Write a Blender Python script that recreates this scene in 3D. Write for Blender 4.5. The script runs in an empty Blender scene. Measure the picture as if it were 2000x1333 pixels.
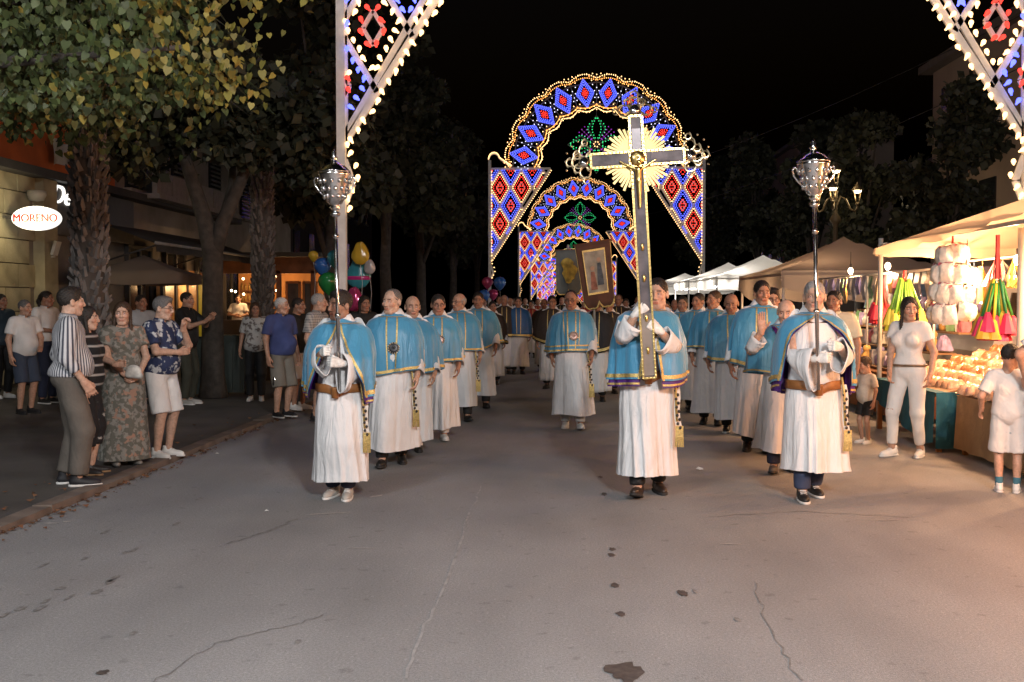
import bpy, math, random
import numpy as np
from mathutils import Vector, Matrix

# ------------------------------------------------------------------ camera, sky, light
sc = bpy.context.scene
col = sc.collection
FPX = 2093.0
CAM_Z = 1.62
YAW = math.atan(90 / FPX)
PITCH = math.atan(76.5 / FPX)
cam_d = bpy.data.cameras.new('camera')
cam_d.sensor_width = 36.0
cam_d.lens = 36.0 * FPX / 2000
cam_d.clip_end = 2000
cam = bpy.data.objects.new('camera', cam_d)
cam.location = (0, 0, CAM_Z)
cam.rotation_euler = (math.radians(90) - PITCH, 0, YAW)
col.objects.link(cam)
sc.camera = cam
sc.view_settings.view_transform = 'Standard'
sc.view_settings.look = 'None'
sc.view_settings.exposure = 0.0
sc.view_settings.gamma = 1.0
sc.view_settings.use_curve_mapping = False
sc.cycles.max_bounces = 5
sc.cycles.diffuse_bounces = 2
sc.cycles.glossy_bounces = 3
sc.cycles.transmission_bounces = 4
sc.cycles.transparent_max_bounces = 6
sc.cycles.sample_clamp_indirect = 3.0
sc.cycles.use_denoising = True

world = bpy.data.worlds.new('World')
sc.world = world
world.use_nodes = True
wn = world.node_tree
wn.nodes.clear()
sky = wn.nodes.new('ShaderNodeTexSky')
sky.sky_type = 'NISHITA'
sky.sun_disc = False
sky.sun_elevation = math.radians(-4)
sky.sun_rotation = math.radians(200)
bg = wn.nodes.new('ShaderNodeBackground')
bg.inputs['Strength'].default_value = 0.15
wo = wn.nodes.new('ShaderNodeOutputWorld')
wn.links.new(sky.outputs[0], bg.inputs[0])
wn.links.new(bg.outputs[0], wo.inputs[0])

sun_d = bpy.data.lights.new('moon', 'SUN')
sun_d.energy = 0.12
sun_d.angle = math.radians(12)
sun_d.color = (1.0, 0.95, 0.9)
sun = bpy.data.objects.new('moon', sun_d)
sun.rotation_euler = (math.radians(42), 0, math.radians(-12))
col.objects.link(sun)

CM = Matrix.Rotation(YAW, 3, 'Z') @ Matrix.Rotation(math.radians(90) - PITCH, 3, 'X')
def ray(px, py):
    return CM @ Vector(((px - 1000) / FPX, (666.5 - py) / FPX, -1))
def at(px, py, Y):
    d = ray(px, py); t = Y / d.y
    return Vector((d.x * t, Y, CAM_Z + d.z * t))
def gnd(px, py):
    d = ray(px, py); t = -CAM_Z / d.z
    return Vector((d.x * t, d.y * t, 0))

def ordn(n): return ['first', 'second', 'third', 'fourth', 'fifth', 'sixth', 'seventh', 'eighth', 'ninth', 'tenth', '11th', '12th', '13th', '14th', '15th', '16th', '17th', '18th', '19th', '20th', '21st', '22nd', '23rd', '24th', '25th', '26th'][n]
rnd = random.Random(11)
nrg = np.random.default_rng(5)

# ------------------------------------------------------------------ materials
MATS = {}
def M(name, rgb=(.5, .5, .5), rough=.7, metal=0, var=.12, scale=6.0, bump=0, bscale=60, emit=0, island=False,
      spec=.5, alpha=1.0, trans=0, sheen=0, sample=False, coat=0):
    if name in MATS: return MATS[name]
    m = bpy.data.materials.new(name); m.use_nodes = True
    nt = m.node_tree; b = nt.nodes['Principled BSDF']
    b.inputs['Roughness'].default_value = rough
    b.inputs['Metallic'].default_value = metal
    b.inputs['Specular IOR Level'].default_value = spec
    if sheen: b.inputs['Sheen Weight'].default_value = sheen
    if coat: b.inputs['Coat Weight'].default_value = coat
    if alpha < 1: b.inputs['Alpha'].default_value = alpha
    if trans: b.inputs['Transmission Weight'].default_value = trans
    c = (*rgb, 1)
    b.inputs['Base Color'].default_value = c
    if var or island:
        tc = nt.nodes.new('ShaderNodeTexCoord')
        mp = nt.nodes.new('ShaderNodeMix'); mp.data_type = 'RGBA'
        lo, hi = max(0, 1 - var), 1 + var
        mp.inputs[6].default_value = (rgb[0] * lo, rgb[1] * lo, rgb[2] * lo, 1)
        mp.inputs[7].default_value = (min(1, rgb[0] * hi), min(1, rgb[1] * hi), min(1, rgb[2] * hi), 1)
        if island:
            g = nt.nodes.new('ShaderNodeNewGeometry')
            nt.links.new(g.outputs['Random Per Island'], mp.inputs[0])
        else:
            nz = nt.nodes.new('ShaderNodeTexNoise'); nz.inputs['Scale'].default_value = scale; nz.inputs['Detail'].default_value = 5
            nt.links.new(tc.outputs['Object'], nz.inputs['Vector'])
            rp = nt.nodes.new('ShaderNodeMapRange'); rp.inputs[1].default_value = .3; rp.inputs[2].default_value = .7
            nt.links.new(nz.outputs[0], rp.inputs[0]); nt.links.new(rp.outputs[0], mp.inputs[0])
        nt.links.new(mp.outputs[2], b.inputs['Base Color'])
    if bump:
        tc = nt.nodes.new('ShaderNodeTexCoord')
        nz = nt.nodes.new('ShaderNodeTexNoise'); nz.inputs['Scale'].default_value = bscale; nz.inputs['Detail'].default_value = 4
        nt.links.new(tc.outputs['Object'], nz.inputs['Vector'])
        bp = nt.nodes.new('ShaderNodeBump'); bp.inputs['Strength'].default_value = bump; bp.inputs['Distance'].default_value = .01
        nt.links.new(nz.outputs[0], bp.inputs['Height']); nt.links.new(bp.outputs[0], b.inputs['Normal'])
    if emit:
        b.inputs['Emission Color'].default_value = c
        b.inputs['Emission Strength'].default_value = emit
        if not sample: m.cycles.emission_sampling = 'NONE'
    MATS[name] = m
    return m
def cloth_glow(name, rgb, t=.5):
    """thin cloth that lets light through"""
    if name in MATS: return MATS[name]
    m = bpy.data.materials.new(name); m.use_nodes = True
    nt = m.node_tree; nt.nodes.clear()
    o = nt.nodes.new('ShaderNodeOutputMaterial'); mx = nt.nodes.new('ShaderNodeMixShader')
    d = nt.nodes.new('ShaderNodeBsdfDiffuse'); tr = nt.nodes.new('ShaderNodeBsdfTranslucent')
    nz = nt.nodes.new('ShaderNodeTexNoise'); nz.inputs['Scale'].default_value = 2.2; nz.inputs['Detail'].default_value = 6
    tc = nt.nodes.new('ShaderNodeTexCoord'); nt.links.new(tc.outputs['Object'], nz.inputs['Vector'])
    cm = nt.nodes.new('ShaderNodeMix'); cm.data_type = 'RGBA'
    cm.inputs[6].default_value = (*[x * .8 for x in rgb], 1); cm.inputs[7].default_value = (*rgb, 1)
    nt.links.new(nz.outputs[0], cm.inputs[0])
    nt.links.new(cm.outputs[2], d.inputs[0]); nt.links.new(cm.outputs[2], tr.inputs[0])
    mx.inputs[0].default_value = t
    nt.links.new(d.outputs[0], mx.inputs[1]); nt.links.new(tr.outputs[0], mx.inputs[2]); nt.links.new(mx.outputs[0], o.inputs[0])
    MATS[name] = m
    return m
def pattern(name, c1, c2, kind, scale=40.0, thr=.5, rough=.8, axis='x', c3=None):
    """printed cloth: stripe / blotch / check"""
    if name in MATS: return MATS[name]
    m = bpy.data.materials.new(name); m.use_nodes = True
    nt = m.node_tree; b = nt.nodes['Principled BSDF']; b.inputs['Roughness'].default_value = rough
    tc = nt.nodes.new('ShaderNodeTexCoord')
    mix = nt.nodes.new('ShaderNodeMix'); mix.data_type = 'RGBA'
    mix.inputs[6].default_value = (*c1, 1); mix.inputs[7].default_value = (*c2, 1)
    def ramp(sock, a, w=.04):
        r = nt.nodes.new('ShaderNodeMapRange'); r.inputs[1].default_value = a - w; r.inputs[2].default_value = a + w
        nt.links.new(sock, r.inputs[0]); return r.outputs[0]
    def wave(ax):
        w = nt.nodes.new('ShaderNodeTexWave'); w.bands_direction = ax.upper(); w.inputs['Scale'].default_value = scale
        nt.links.new(tc.outputs['Object'], w.inputs['Vector']); return ramp(w.outputs['Fac'], thr, .15)
    if kind == 'stripe' and axis == 'angle':
        sp = nt.nodes.new('ShaderNodeSeparateXYZ'); nt.links.new(tc.outputs['Object'], sp.inputs[0])
        an = nt.nodes.new('ShaderNodeMath'); an.operation = 'ARCTAN2'; nt.links.new(sp.outputs[0], an.inputs[0]); nt.links.new(sp.outputs[1], an.inputs[1])
        ml = nt.nodes.new('ShaderNodeMath'); ml.operation = 'MULTIPLY'; ml.inputs[1].default_value = scale; nt.links.new(an.outputs[0], ml.inputs[0])
        si = nt.nodes.new('ShaderNodeMath'); si.operation = 'SINE'; nt.links.new(ml.outputs[0], si.inputs[0])
        f = ramp(si.outputs[0], thr, .3)
    elif kind == 'stripe':
        f = wave(axis)
    elif kind == 'check':
        a, bb = wave('x'), wave('z')
        ad = nt.nodes.new('ShaderNodeMath'); ad.operation = 'ADD'; nt.links.new(a, ad.inputs[0]); nt.links.new(bb, ad.inputs[1])
        hv = nt.nodes.new('ShaderNodeMath'); hv.operation = 'MULTIPLY'; hv.inputs[1].default_value = .5; nt.links.new(ad.outputs[0], hv.inputs[0]); f = hv.outputs[0]
    else:
        nz = nt.nodes.new('ShaderNodeTexNoise'); nz.inputs['Scale'].default_value = scale; nz.inputs['Detail'].default_value = 3
        nt.links.new(tc.outputs['Object'], nz.inputs['Vector']); f = ramp(nz.outputs[0], thr, .03)
    nt.links.new(f, mix.inputs[0]); out = mix.outputs[2]
    if c3:
        nz = nt.nodes.new('ShaderNodeTexNoise'); nz.inputs['Scale'].default_value = scale * .7; nz.inputs['Detail'].default_value = 2
        mp = nt.nodes.new('ShaderNodeVectorMath'); mp.operation = 'ADD'; mp.inputs[1].default_value = (7, 3, 5)
        nt.links.new(tc.outputs['Object'], mp.inputs[0]); nt.links.new(mp.outputs[0], nz.inputs['Vector'])
        m2 = nt.nodes.new('ShaderNodeMix'); m2.data_type = 'RGBA'; m2.inputs[7].default_value = (*c3, 1)
        nt.links.new(ramp(nz.outputs[0], .6, .03), m2.inputs[0]); nt.links.new(out, m2.inputs[6]); out = m2.outputs[2]
    nt.links.new(out, b.inputs['Base Color'])
    MATS[name] = m
    return m
def drape(name, rgb, rough, strength=.6, sheen=0, spec=.4, sx=13, sz=2.2):
    """woven cloth with long hanging creases"""
    m = M(name, rgb, rough, var=.06, scale=4, sheen=sheen, spec=spec); nt = m.node_tree; b = nt.nodes['Principled BSDF']
    tc = nt.nodes.new('ShaderNodeTexCoord'); mp = nt.nodes.new('ShaderNodeMapping'); mp.inputs['Scale'].default_value = (sx, sx, sz); mp.inputs['Rotation'].default_value = (.12, .1, 0)
    nt.links.new(tc.outputs['Object'], mp.inputs[0])
    nz = nt.nodes.new('ShaderNodeTexNoise'); nz.inputs['Scale'].default_value = 1.0; nz.inputs['Detail'].default_value = 3; nz.inputs['Distortion'].default_value = .8; nt.links.new(mp.outputs[0], nz.inputs['Vector'])
    n2 = nt.nodes.new('ShaderNodeTexNoise'); n2.inputs['Scale'].default_value = 9; n2.inputs['Detail'].default_value = 4; nt.links.new(tc.outputs['Object'], n2.inputs['Vector'])
    ad = nt.nodes.new('ShaderNodeMath'); ad.operation = 'MULTIPLY_ADD'; ad.inputs[1].default_value = .35; nt.links.new(n2.outputs[0], ad.inputs[0]); nt.links.new(nz.outputs[0], ad.inputs[2])
    bp = nt.nodes.new('ShaderNodeBump'); bp.inputs['Strength'].default_value = strength; bp.inputs['Distance'].default_value = .05
    nt.links.new(ad.outputs[0], bp.inputs['Height']); nt.links.new(bp.outputs[0], b.inputs['Normal'])
    return m
def skin_mat():
    if 'skin' in MATS: return MATS['skin']
    m = bpy.data.materials.new('skin'); m.use_nodes = True
    nt = m.node_tree; b = nt.nodes['Principled BSDF']; b.inputs['Roughness'].default_value = .5
    a = nt.nodes.new('ShaderNodeAttribute'); a.attribute_name = 'Col'
    tc = nt.nodes.new('ShaderNodeTexCoord'); nz = nt.nodes.new('ShaderNodeTexNoise'); nz.inputs['Scale'].default_value = 38; nz.inputs['Detail'].default_value = 5
    nt.links.new(tc.outputs['Object'], nz.inputs['Vector'])
    mr = nt.nodes.new('ShaderNodeMapRange'); mr.inputs[1].default_value = .3; mr.inputs[2].default_value = .7; mr.inputs[3].default_value = .80; mr.inputs[4].default_value = 1.14; nt.links.new(nz.outputs[0], mr.inputs[0])
    vs = nt.nodes.new('ShaderNodeVectorMath'); vs.operation = 'SCALE'; nt.links.new(a.outputs['Color'], vs.inputs[0]); nt.links.new(mr.outputs[0], vs.inputs['Scale'])
    nt.links.new(vs.outputs[0], b.inputs['Base Color'])
    bp = nt.nodes.new('ShaderNodeBump'); bp.inputs['Strength'].default_value = .35; bp.inputs['Distance'].default_value = .004; nt.links.new(nz.outputs[0], bp.inputs['Height']); nt.links.new(bp.outputs[0], b.inputs['Normal'])
    MATS['skin'] = m
    return m

# ------------------------------------------------------------------ mesh helpers
def link(o, parent=None):
    col.objects.link(o)
    if parent is not None: o.parent = parent
    return o
def mk(name, V, F, mat, parent=None, smooth=True, colr=None):
    """V (n,3) array, F (m,4|3) array or list of tuples"""
    me = bpy.data.meshes.new(name)
    V = np.asarray(V, dtype=np.float32)
    if isinstance(F, np.ndarray):
        k = F.shape[1]
        me.vertices.add(len(V)); me.vertices.foreach_set('co', V.ravel())
        me.loops.add(F.size); me.loops.foreach_set('vertex_index', F.astype(np.int32).ravel())
        me.polygons.add(len(F)); me.polygons.foreach_set('loop_start', np.arange(0, F.size, k, dtype=np.int32))
        me.update(calc_edges=True)
    else:
        me.from_pydata([tuple(map(float, v)) for v in V], [], F)
    if smooth: me.polygons.foreach_set('use_smooth', np.ones(len(me.polygons), dtype=bool))
    if colr is not None:
        at_ = me.color_attributes.new('Col', 'FLOAT_COLOR', 'POINT')
        c4 = np.ones((len(V), 4), dtype=np.float32); c4[:, :3] = colr
        at_.data.foreach_set('color', c4.ravel())
    me.materials.append(mat)
    o = bpy.data.objects.new(name, me)
    return link(o, parent)
def tag(o, label=None, cat=None, group=None, kind=None):
    if label: o['label'] = label
    if cat: o['category'] = cat
    if group: o['group'] = group
    if kind: o['kind'] = kind
    return o
def empty(name, loc=(0, 0, 0), rz=0, label=None, cat=None, group=None):
    o = bpy.data.objects.new(name, None); o.empty_display_size = .1
    col.objects.link(o); o.location = loc; o.rotation_euler = (0, 0, rz)
    return tag(o, label, cat, group)
def inst(src, name=None, loc=(0, 0, 0), rot=(0, 0, 0), scl=(1, 1, 1), parent=None):
    o = src.copy(); col.objects.link(o)
    if name: o.name = name
    o.parent = parent; o.location = loc; o.rotation_euler = rot
    o.scale = scl if not isinstance(scl, (int, float)) else (scl,) * 3
    return o
KIDS = {}
def copy_tree(o, parent=None):
    c = o.copy(); col.objects.link(c); c.parent = parent
    for ch in list(o.children): copy_tree(ch, c)
    return c

class B:
    """collects simple shapes for one mesh"""
    def __init__(s): s.v = []; s.f = []
    def add(s, V, F):
        n = len(s.v); s.v.extend([tuple(x) for x in V]); s.f.extend([tuple(i + n for i in q) for q in F]); return s
    def box(s, c, d, rot=None):
        x, y, z = d[0] / 2, d[1] / 2, d[2] / 2
        P = [Vector(p) for p in ((-x, -y, -z), (x, -y, -z), (x, y, -z), (-x, y, -z), (-x, -y, z), (x, -y, z), (x, y, z), (-x, y, z))]
        if rot is not None: P = [rot @ p for p in P]
        c = Vector(c)
        return s.add([p + c for p in P], [(0, 3, 2, 1), (4, 5, 6, 7), (0, 1, 5, 4), (1, 2, 6, 5), (2, 3, 7, 6), (3, 0, 4, 7)])
    def bar(s, a, b, w, t, up=(0, 1, 0)):
        """box from a to b, width w across, thickness t along up"""
        a = Vector(a); b = Vector(b); z = (b - a); L = z.length
        if L < 1e-6: return s
        z /= L; y = Vector(up); y = (y - z * y.dot(z))
        if y.length < 1e-4: y = Vector((1, 0, 0)); y = (y - z * y.dot(z))
        y.normalize(); x = y.cross(z)
        R = Matrix((x, y, z)).transposed()
        return s.box((a + b) / 2, (w, t, L), R)
    def cyl(s, a, b, ra, rb=None, n=10, caps=True):
        rb = ra if rb is None else rb
        return s.tube([a, b], [ra, rb], n, caps)
    def tube(s, pts, r, n=8, caps=True):
        pts = [Vector(p) for p in pts]
        if isinstance(r, (int, float)): r = [r] * len(pts)
        V = []; F = []; prev = None
        for i, p in enumerate(pts):
            t = (pts[min(i + 1, len(pts) - 1)] - pts[max(i - 1, 0)]).normalized()
            if prev is None: x = t.orthogonal().normalized()
            else:
                x = prev - t * prev.dot(t); x.normalize()
            prev = x; y = t.cross(x)
            for k in range(n):
                a = 2 * math.pi * k / n
                V.append(p + (x * math.cos(a) + y * math.sin(a)) * r[i])
        for i in range(len(pts) - 1):
            for k in range(n):
                F.append((i * n + k, i * n + (k + 1) % n, (i + 1) * n + (k + 1) % n, (i + 1) * n + k))
        if caps:
            F.append(tuple(range(n))[::-1]); F.append(tuple((len(pts) - 1) * n + k for k in range(n)))
        return s.add(V, F)
    def lathe(s, prof, c=(0, 0, 0), n=20, R=None):
        V = []; F = []; c = Vector(c)
        for (r, z) in prof:
            for k in range(n):
                a = 2 * math.pi * k / n
                p = Vector((r * math.cos(a), r * math.sin(a), z))
                V.append((R @ p if R is not None else p) + c)
        for i in range(len(prof) - 1):
            for k in range(n):
                F.append((i * n + k, i * n + (k + 1) % n, (i + 1) * n + (k + 1) % n, (i + 1) * n + k))
        F.append(tuple(range(n))[::-1]); F.append(tuple((len(prof) - 1) * n + k for k in range(n)))
        return s.add(V, F)
    def sph(s, c, r, n=10, m=6):
        if isinstance(r, (int, float)): r = (r, r, r)
        V = []; F = []
        for i in range(m + 1):
            ph = math.pi * i / m
            for k in range(n):
                a = 2 * math.pi * k / n
                V.append((c[0] + r[0] * math.sin(ph) * math.cos(a), c[1] + r[1] * math.sin(ph) * math.sin(a), c[2] - r[2] * math.cos(ph)))
        for i in range(m):
            for k in range(n):
                F.append((i * n + k, i * n + (k + 1) % n, (i + 1) * n + (k + 1) % n, (i + 1) * n + k))
        return s.add(V, F)
    def plate(s, poly, t, axis='y', off=0):
        """extruded polygon; poly in (x,z) for axis y, (y,z) for x, (x,y) for z"""
        n = len(poly); V = []
        for d in (off - t / 2, off + t / 2):
            for (a, b) in poly:
                V.append({'y': (a, d, b), 'x': (d, a, b), 'z': (a, b, d)}[axis])
        F = [tuple(range(n)), tuple(range(n, 2 * n))[::-1]] + [(i, (i + 1) % n, n + (i + 1) % n, n + i) for i in range(n)]
        return s.add(V, F)
    def out(s, name, mat, parent=None, smooth=False):
        o = mk(name, s.v, s.f, mat, parent, smooth)
        return o

def grid_faces(m, n, wrap):
    i = np.arange(m - 1)[:, None]; k = np.arange(n if wrap else n - 1)[None, :]
    k2 = (k + 1) % n
    return np.stack([i * n + k, i * n + k2, (i + 1) * n + k2, (i + 1) * n + k], -1).reshape(-1, 4)

# ------------------------------------------------------------------ signed distance bodies
def surf_nets(D, lo, vox):
    ins = D < 0
    c = np.zeros(tuple(np.array(D.shape) - 1), dtype=np.int8)
    sl = (slice(None, -1), slice(1, None))
    for a in sl:
        for b in sl:
            for d in sl: c += ins[a, b, d]
    act = (c > 0) & (c < 8)
    idx = np.argwhere(act)
    if len(idx) == 0: return np.zeros((0, 3)), np.zeros((0, 4), int)
    acc = np.zeros((len(idx), 3)); cnt = np.zeros(len(idx))
    cor = [(0, 0, 0), (1, 0, 0), (0, 1, 0), (1, 1, 0), (0, 0, 1), (1, 0, 1), (0, 1, 1), (1, 1, 1)]
    vals = [D[idx[:, 0] + a, idx[:, 1] + b, idx[:, 2] + d] for a, b, d in cor]
    for i, j in ((0, 1), (2, 3), (4, 5), (6, 7), (0, 2), (1, 3), (4, 6), (5, 7), (0, 4), (1, 5), (2, 6), (3, 7)):
        a, b = vals[i], vals[j]; cr = (a < 0) != (b < 0)
        t = np.where(cr, a / np.where(cr, a - b, 1), 0)
        p = np.array(cor[i])[None] * (1 - t)[:, None] + np.array(cor[j])[None] * t[:, None]
        acc += p * cr[:, None]; cnt += cr
    V = (idx + acc / cnt[:, None]) * vox + lo
    num = -np.ones(act.shape, dtype=np.int64); num[tuple(idx.T)] = np.arange(len(idx))
    Q = []
    for ax in range(3):
        s0 = [slice(None)] * 3; s1 = [slice(None)] * 3
        s0[ax] = slice(None, -1); s1[ax] = slice(1, None)
        a, b = ins[tuple(s0)], ins[tuple(s1)]
        o1, o2 = [x for x in range(3) if x != ax]
        e = np.argwhere(a != b)
        e = e[(e[:, o1] > 0) & (e[:, o2] > 0) & (e[:, o1] < D.shape[o1] - 1) & (e[:, o2] < D.shape[o2] - 1)]
        fl = a[tuple(e.T)]
        def g(d1, d2):
            x = e.copy(); x[:, o1] += d1; x[:, o2] += d2; return num[tuple(x.T)]
        q = np.stack([g(-1, -1), g(0, -1), g(0, 0), g(-1, 0)], -1)
        if ax == 1: fl = ~fl
        q[~fl] = q[~fl][:, ::-1]
        Q.append(q)
    return V, np.concatenate(Q)

def sdf(prims, vox, clips=(), pad=3):
    """prims: ('c',a,b,ra,rb,k,op[,flat]) rounded cone | ('e',c,r,k,op) ellipsoid"""
    lo = np.array([1e9] * 3); hi = -lo
    for p in prims:
        if p[-1] == '-' : continue
        if p[0] == 'c':
            m = max(p[3], p[4]); l = np.minimum(p[1], p[2]) - m; h = np.maximum(p[1], p[2]) + m
        else: l = np.array(p[1]) - p[2]; h = np.array(p[1]) + p[2]
        lo = np.minimum(lo, l); hi = np.maximum(hi, h)
    lo -= pad * vox; hi += pad * vox
    n = np.ceil((hi - lo) / vox).astype(int) + 1
    ax = [lo[i] + np.arange(n[i]) * vox for i in range(3)]
    D = np.full(n, .4)
    for p in prims:
        op = p[-1]; k = p[-2]
        if p[0] == 'c':
            m = max(p[3], p[4]); l = np.minimum(p[1], p[2]) - m; h = np.maximum(p[1], p[2]) + m
        else: l = np.array(p[1]) - p[2]; h = np.array(p[1]) + p[2]
        e = 2 * k + 2 * vox
        a = np.clip(((l - e - lo) / vox).astype(int), 0, n); b = np.clip(np.ceil((h + e - lo) / vox).astype(int) + 1, 0, n)
        if (b <= a).any(): continue
        S = tuple(slice(a[i], b[i]) for i in range(3))
        X = ax[0][S[0]][:, None, None]; Y = ax[1][S[1]][None, :, None]; Z = ax[2][S[2]][None, None, :]
        if p[0] == 'c':
            A = np.array(p[1], float); d = np.array(p[2], float) - A; L2 = d @ d + 1e-12
            t = np.clip(((X - A[0]) * d[0] + (Y - A[1]) * d[1] + (Z - A[2]) * d[2]) / L2, 0, 1)
            q = np.sqrt((X - A[0] - t * d[0]) ** 2 + (Y - A[1] - t * d[1]) ** 2 + (Z - A[2] - t * d[2]) ** 2) - (p[3] + (p[4] - p[3]) * t)
            if len(p) == 8 and p[5]:
                u = d / math.sqrt(L2); Bp = np.array(p[2])
                q = np.maximum(q, (X - Bp[0]) * u[0] + (Y - Bp[1]) * u[1] + (Z - Bp[2]) * u[2])
        else:
            C, r = p[1], p[2]
            k0 = np.sqrt(((X - C[0]) / r[0]) ** 2 + ((Y - C[1]) / r[1]) ** 2 + ((Z - C[2]) / r[2]) ** 2)
            k1 = np.sqrt(((X - C[0]) / r[0] ** 2) ** 2 + ((Y - C[1]) / r[1] ** 2) ** 2 + ((Z - C[2]) / r[2] ** 2) ** 2) + 1e-9
            q = k0 * (k0 - 1) / k1
        Db = D[S]
        if op == '+':
            hh = np.clip(.5 + .5 * (Db - q) / k, 0, 1); D[S] = Db * (1 - hh) + q * hh - k * hh * (1 - hh)
        else:
            hh = np.clip(.5 - .5 * (Db + q) / k, 0, 1); D[S] = Db * (1 - hh) - q * hh + k * hh * (1 - hh)
    for pt, nn in clips:
        D = np.maximum(D, (ax[0][:, None, None] - pt[0]) * nn[0] + (ax[1][None, :, None] - pt[1]) * nn[1] + (ax[2][None, None, :] - pt[2]) * nn[2])
    return surf_nets(D, lo, vox)
def C(a, b, ra, rb, k=.02, op='+', flat=None):
    return ('c', np.array(a, float), np.array(b, float), ra, rb, flat, k, op) if flat else ('c', np.array(a, float), np.array(b, float), ra, rb, k, op)
def E(c, r, k=.02, op='+'): return ('e', np.array(c, float), np.array(r, float), k, op)
# ------------------------------------------------------------------ people: templates
def rot3(ax, a): return np.array(Matrix.Rotation(a, 3, ax))
SKIN = {'m': (.50, .29, .20), 'l': (.58, .36, .26), 'd': (.38, .20, .13)}
HEADC = {}
def head_template(var, hair, vox=.0052):
    """var: (width, jaw, nose, age)"""
    key = (var, hair, vox)
    if key in HEADC: return HEADC[key]
    w, jaw, nose, age = var
    P = [E((0, .012, .03), (.076 * w, .094, .086), .02),
         E((0, -.024, -.034), (.060 * w, .070, .082), .03),
         C((-.02 * jaw, -.058, -.096), (.02 * jaw, -.058, -.096), .024, .024, .022),
         C((-.045 * jaw, -.01, -.075), (-.018, -.055, -.098), .022, .02, .02), C((.045 * jaw, -.01, -.075), (.018, -.055, -.098), .022, .02, .02),
         E((-.040 * w, -.066, -.022), (.024, .022, .02), .02), E((.040 * w, -.066, -.022), (.024, .022, .02), .02),
         C((-.042, -.080, .026), (0, -.089, .022), .009, .011, .012), C((.042, -.080, .026), (0, -.089, .022), .009, .011, .012),
         E((-.031, -.098, .005), (.019, .017, .013), .008, '-'), E((.031, -.098, .005), (.019, .017, .013), .008, '-'),
         E((-.031, -.077, .004), (.014, .0135, .0125), .003), E((.031, -.077, .004), (.014, .0135, .0125), .003),
         C((0, -.090, .018), (0, -.106 - .004 * nose, -.028), .0085, .0125 * nose, .010),
         E((-.012, -.100, -.034), (.010, .012, .009), .006), E((.012, -.100, -.034), (.010, .012, .009), .006),
         C((-.021, -.087, -.060), (.021, -.087, -.060), .008, .008, .008), C((-.016, -.086, -.070), (.016, -.086, -.070), .009, .009, .006),
         C((-.025, -.100, -.0645), (.025, -.100, -.0645), .0035, .0035, .004, '-'),
         E((-.079 * w, .012, -.008), (.011, .020, .033), .008), E((.079 * w, .012, -.008), (.011, .020, .033), .008),
         E((-.088 * w, .004, -.002), (.008, .010, .016), .006, '-'), E((.088 * w, .004, -.002), (.008, .010, .016), .006, '-'),
         C((0, .022, -.06), (0, .045, -.175), .054, .060, .03)]
    V, Q = sdf(P, vox)
    c = np.ones((len(V), 3))
    x, y, z = np.abs(V[:, 0]), V[:, 1], V[:, 2]
    def blend(mask, colr, a=1.0):
        for i in range(3): c[mask, i] = c[mask, i] * (1 - a) + colr[i] * a
    if age < 2:  # shaven beard shadow
        blend((z < -.045) & (y < -.01) & (z > -.115), (.80, .80, .84), .55)
    blend((y < -.05) & (x > .025) & (z < -.005) & (z > -.05), (1.12, .86, .80), .7)
    blend((x < .024) & (y < -.078) & (z < -.053) & (z > -.076), (1.0, .58, .52), .8)
    blend((x < .022) & (y < -.070) & (np.abs(z + .0645) < .003), (.35, .18, .16), .8)
    d2 = (x - .031) ** 2 + (z - .004) ** 2
    blend((x > .014) & (x < .049) & (np.abs(z - .004) < .0105) & (y < -.07), (.62, .50, .48), .8)
    blend((y < -.082) & (d2 < .0088 ** 2), (1.25, 1.5, 1.9), 1)
    blend((y < -.082) & (d2 < .0052 ** 2), (.10, .09, .08), 1)
    br = (.22, .18, .16) if hair[0] != 'grey' else (.6, .62, .66)
    blend((x > .012) & (x < .048) & (np.abs(z - .0275 + (x - .03) ** 2 * 6) < .0058) & (y < -.06), br, .85)
    HEADC[key] = (V, Q, c)
    return HEADC[key]
def hair_template(style, vox=.007):
    key = ('hair', style, vox)
    if key in HEADC: return HEADC[key]
    face = E((0, -.108, -.016), (.072, .085, .098), .012, '-')
    base = [E((0, .0165, .035), (.0805, .099, .0905), .02)]
    clips = [((0, .02, -.055), (0, -.35, -.94))]
    if style == 'short': P = base + [face]
    elif style == 'full': P = [E((0, .017, .040), (.084, .104, .096), .02), E((.015, -.045, .105), (.05, .045, .022), .03), face]
    elif style == 'receding': P = [E((0, .018, .033), (.0805, .099, .0885), .02), E((0, -.105, .04), (.072, .10, .10), .015, '-')]
    elif style == 'fringe': P = [E((0, .022, .018), (.0815, .095, .080), .02), E((0, -.035, .085), (.085, .115, .068), .015, '-'), E((0, -.12, 0), (.09, .11, .12), .015, '-')]
    elif style == 'long':
        P = [E((0, .017, .038), (.083, .104, .094), .02), E((0, .055, -.06), (.078, .055, .14), .04),
             C((-.076, .012, .03), (-.088, -.03, -.24), .016, .018, .03), C((.076, .012, .03), (.088, -.03, -.24), .016, .018, .03), face]; clips = []
    elif style == 'pony': P = base + [C((0, .10, .03), (0, .13, -.04), .035, .03, .02), C((0, .13, -.04), (0, .10, -.20), .03, .014, .02), face]; clips = [((0, -.02, -.055), (0, -.6, -.8))]
    else: P = base + [face]
    V, Q = sdf(P, vox, clips)
    V = V + .0028 * np.sin(V[:, [2, 0, 1]] * 260 + V[:, [1, 2, 0]] * 190) + .002 * np.sin(V[:, [1, 2, 0]] * 610)
    HEADC[key] = (V, Q)
    return HEADC[key]
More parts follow.
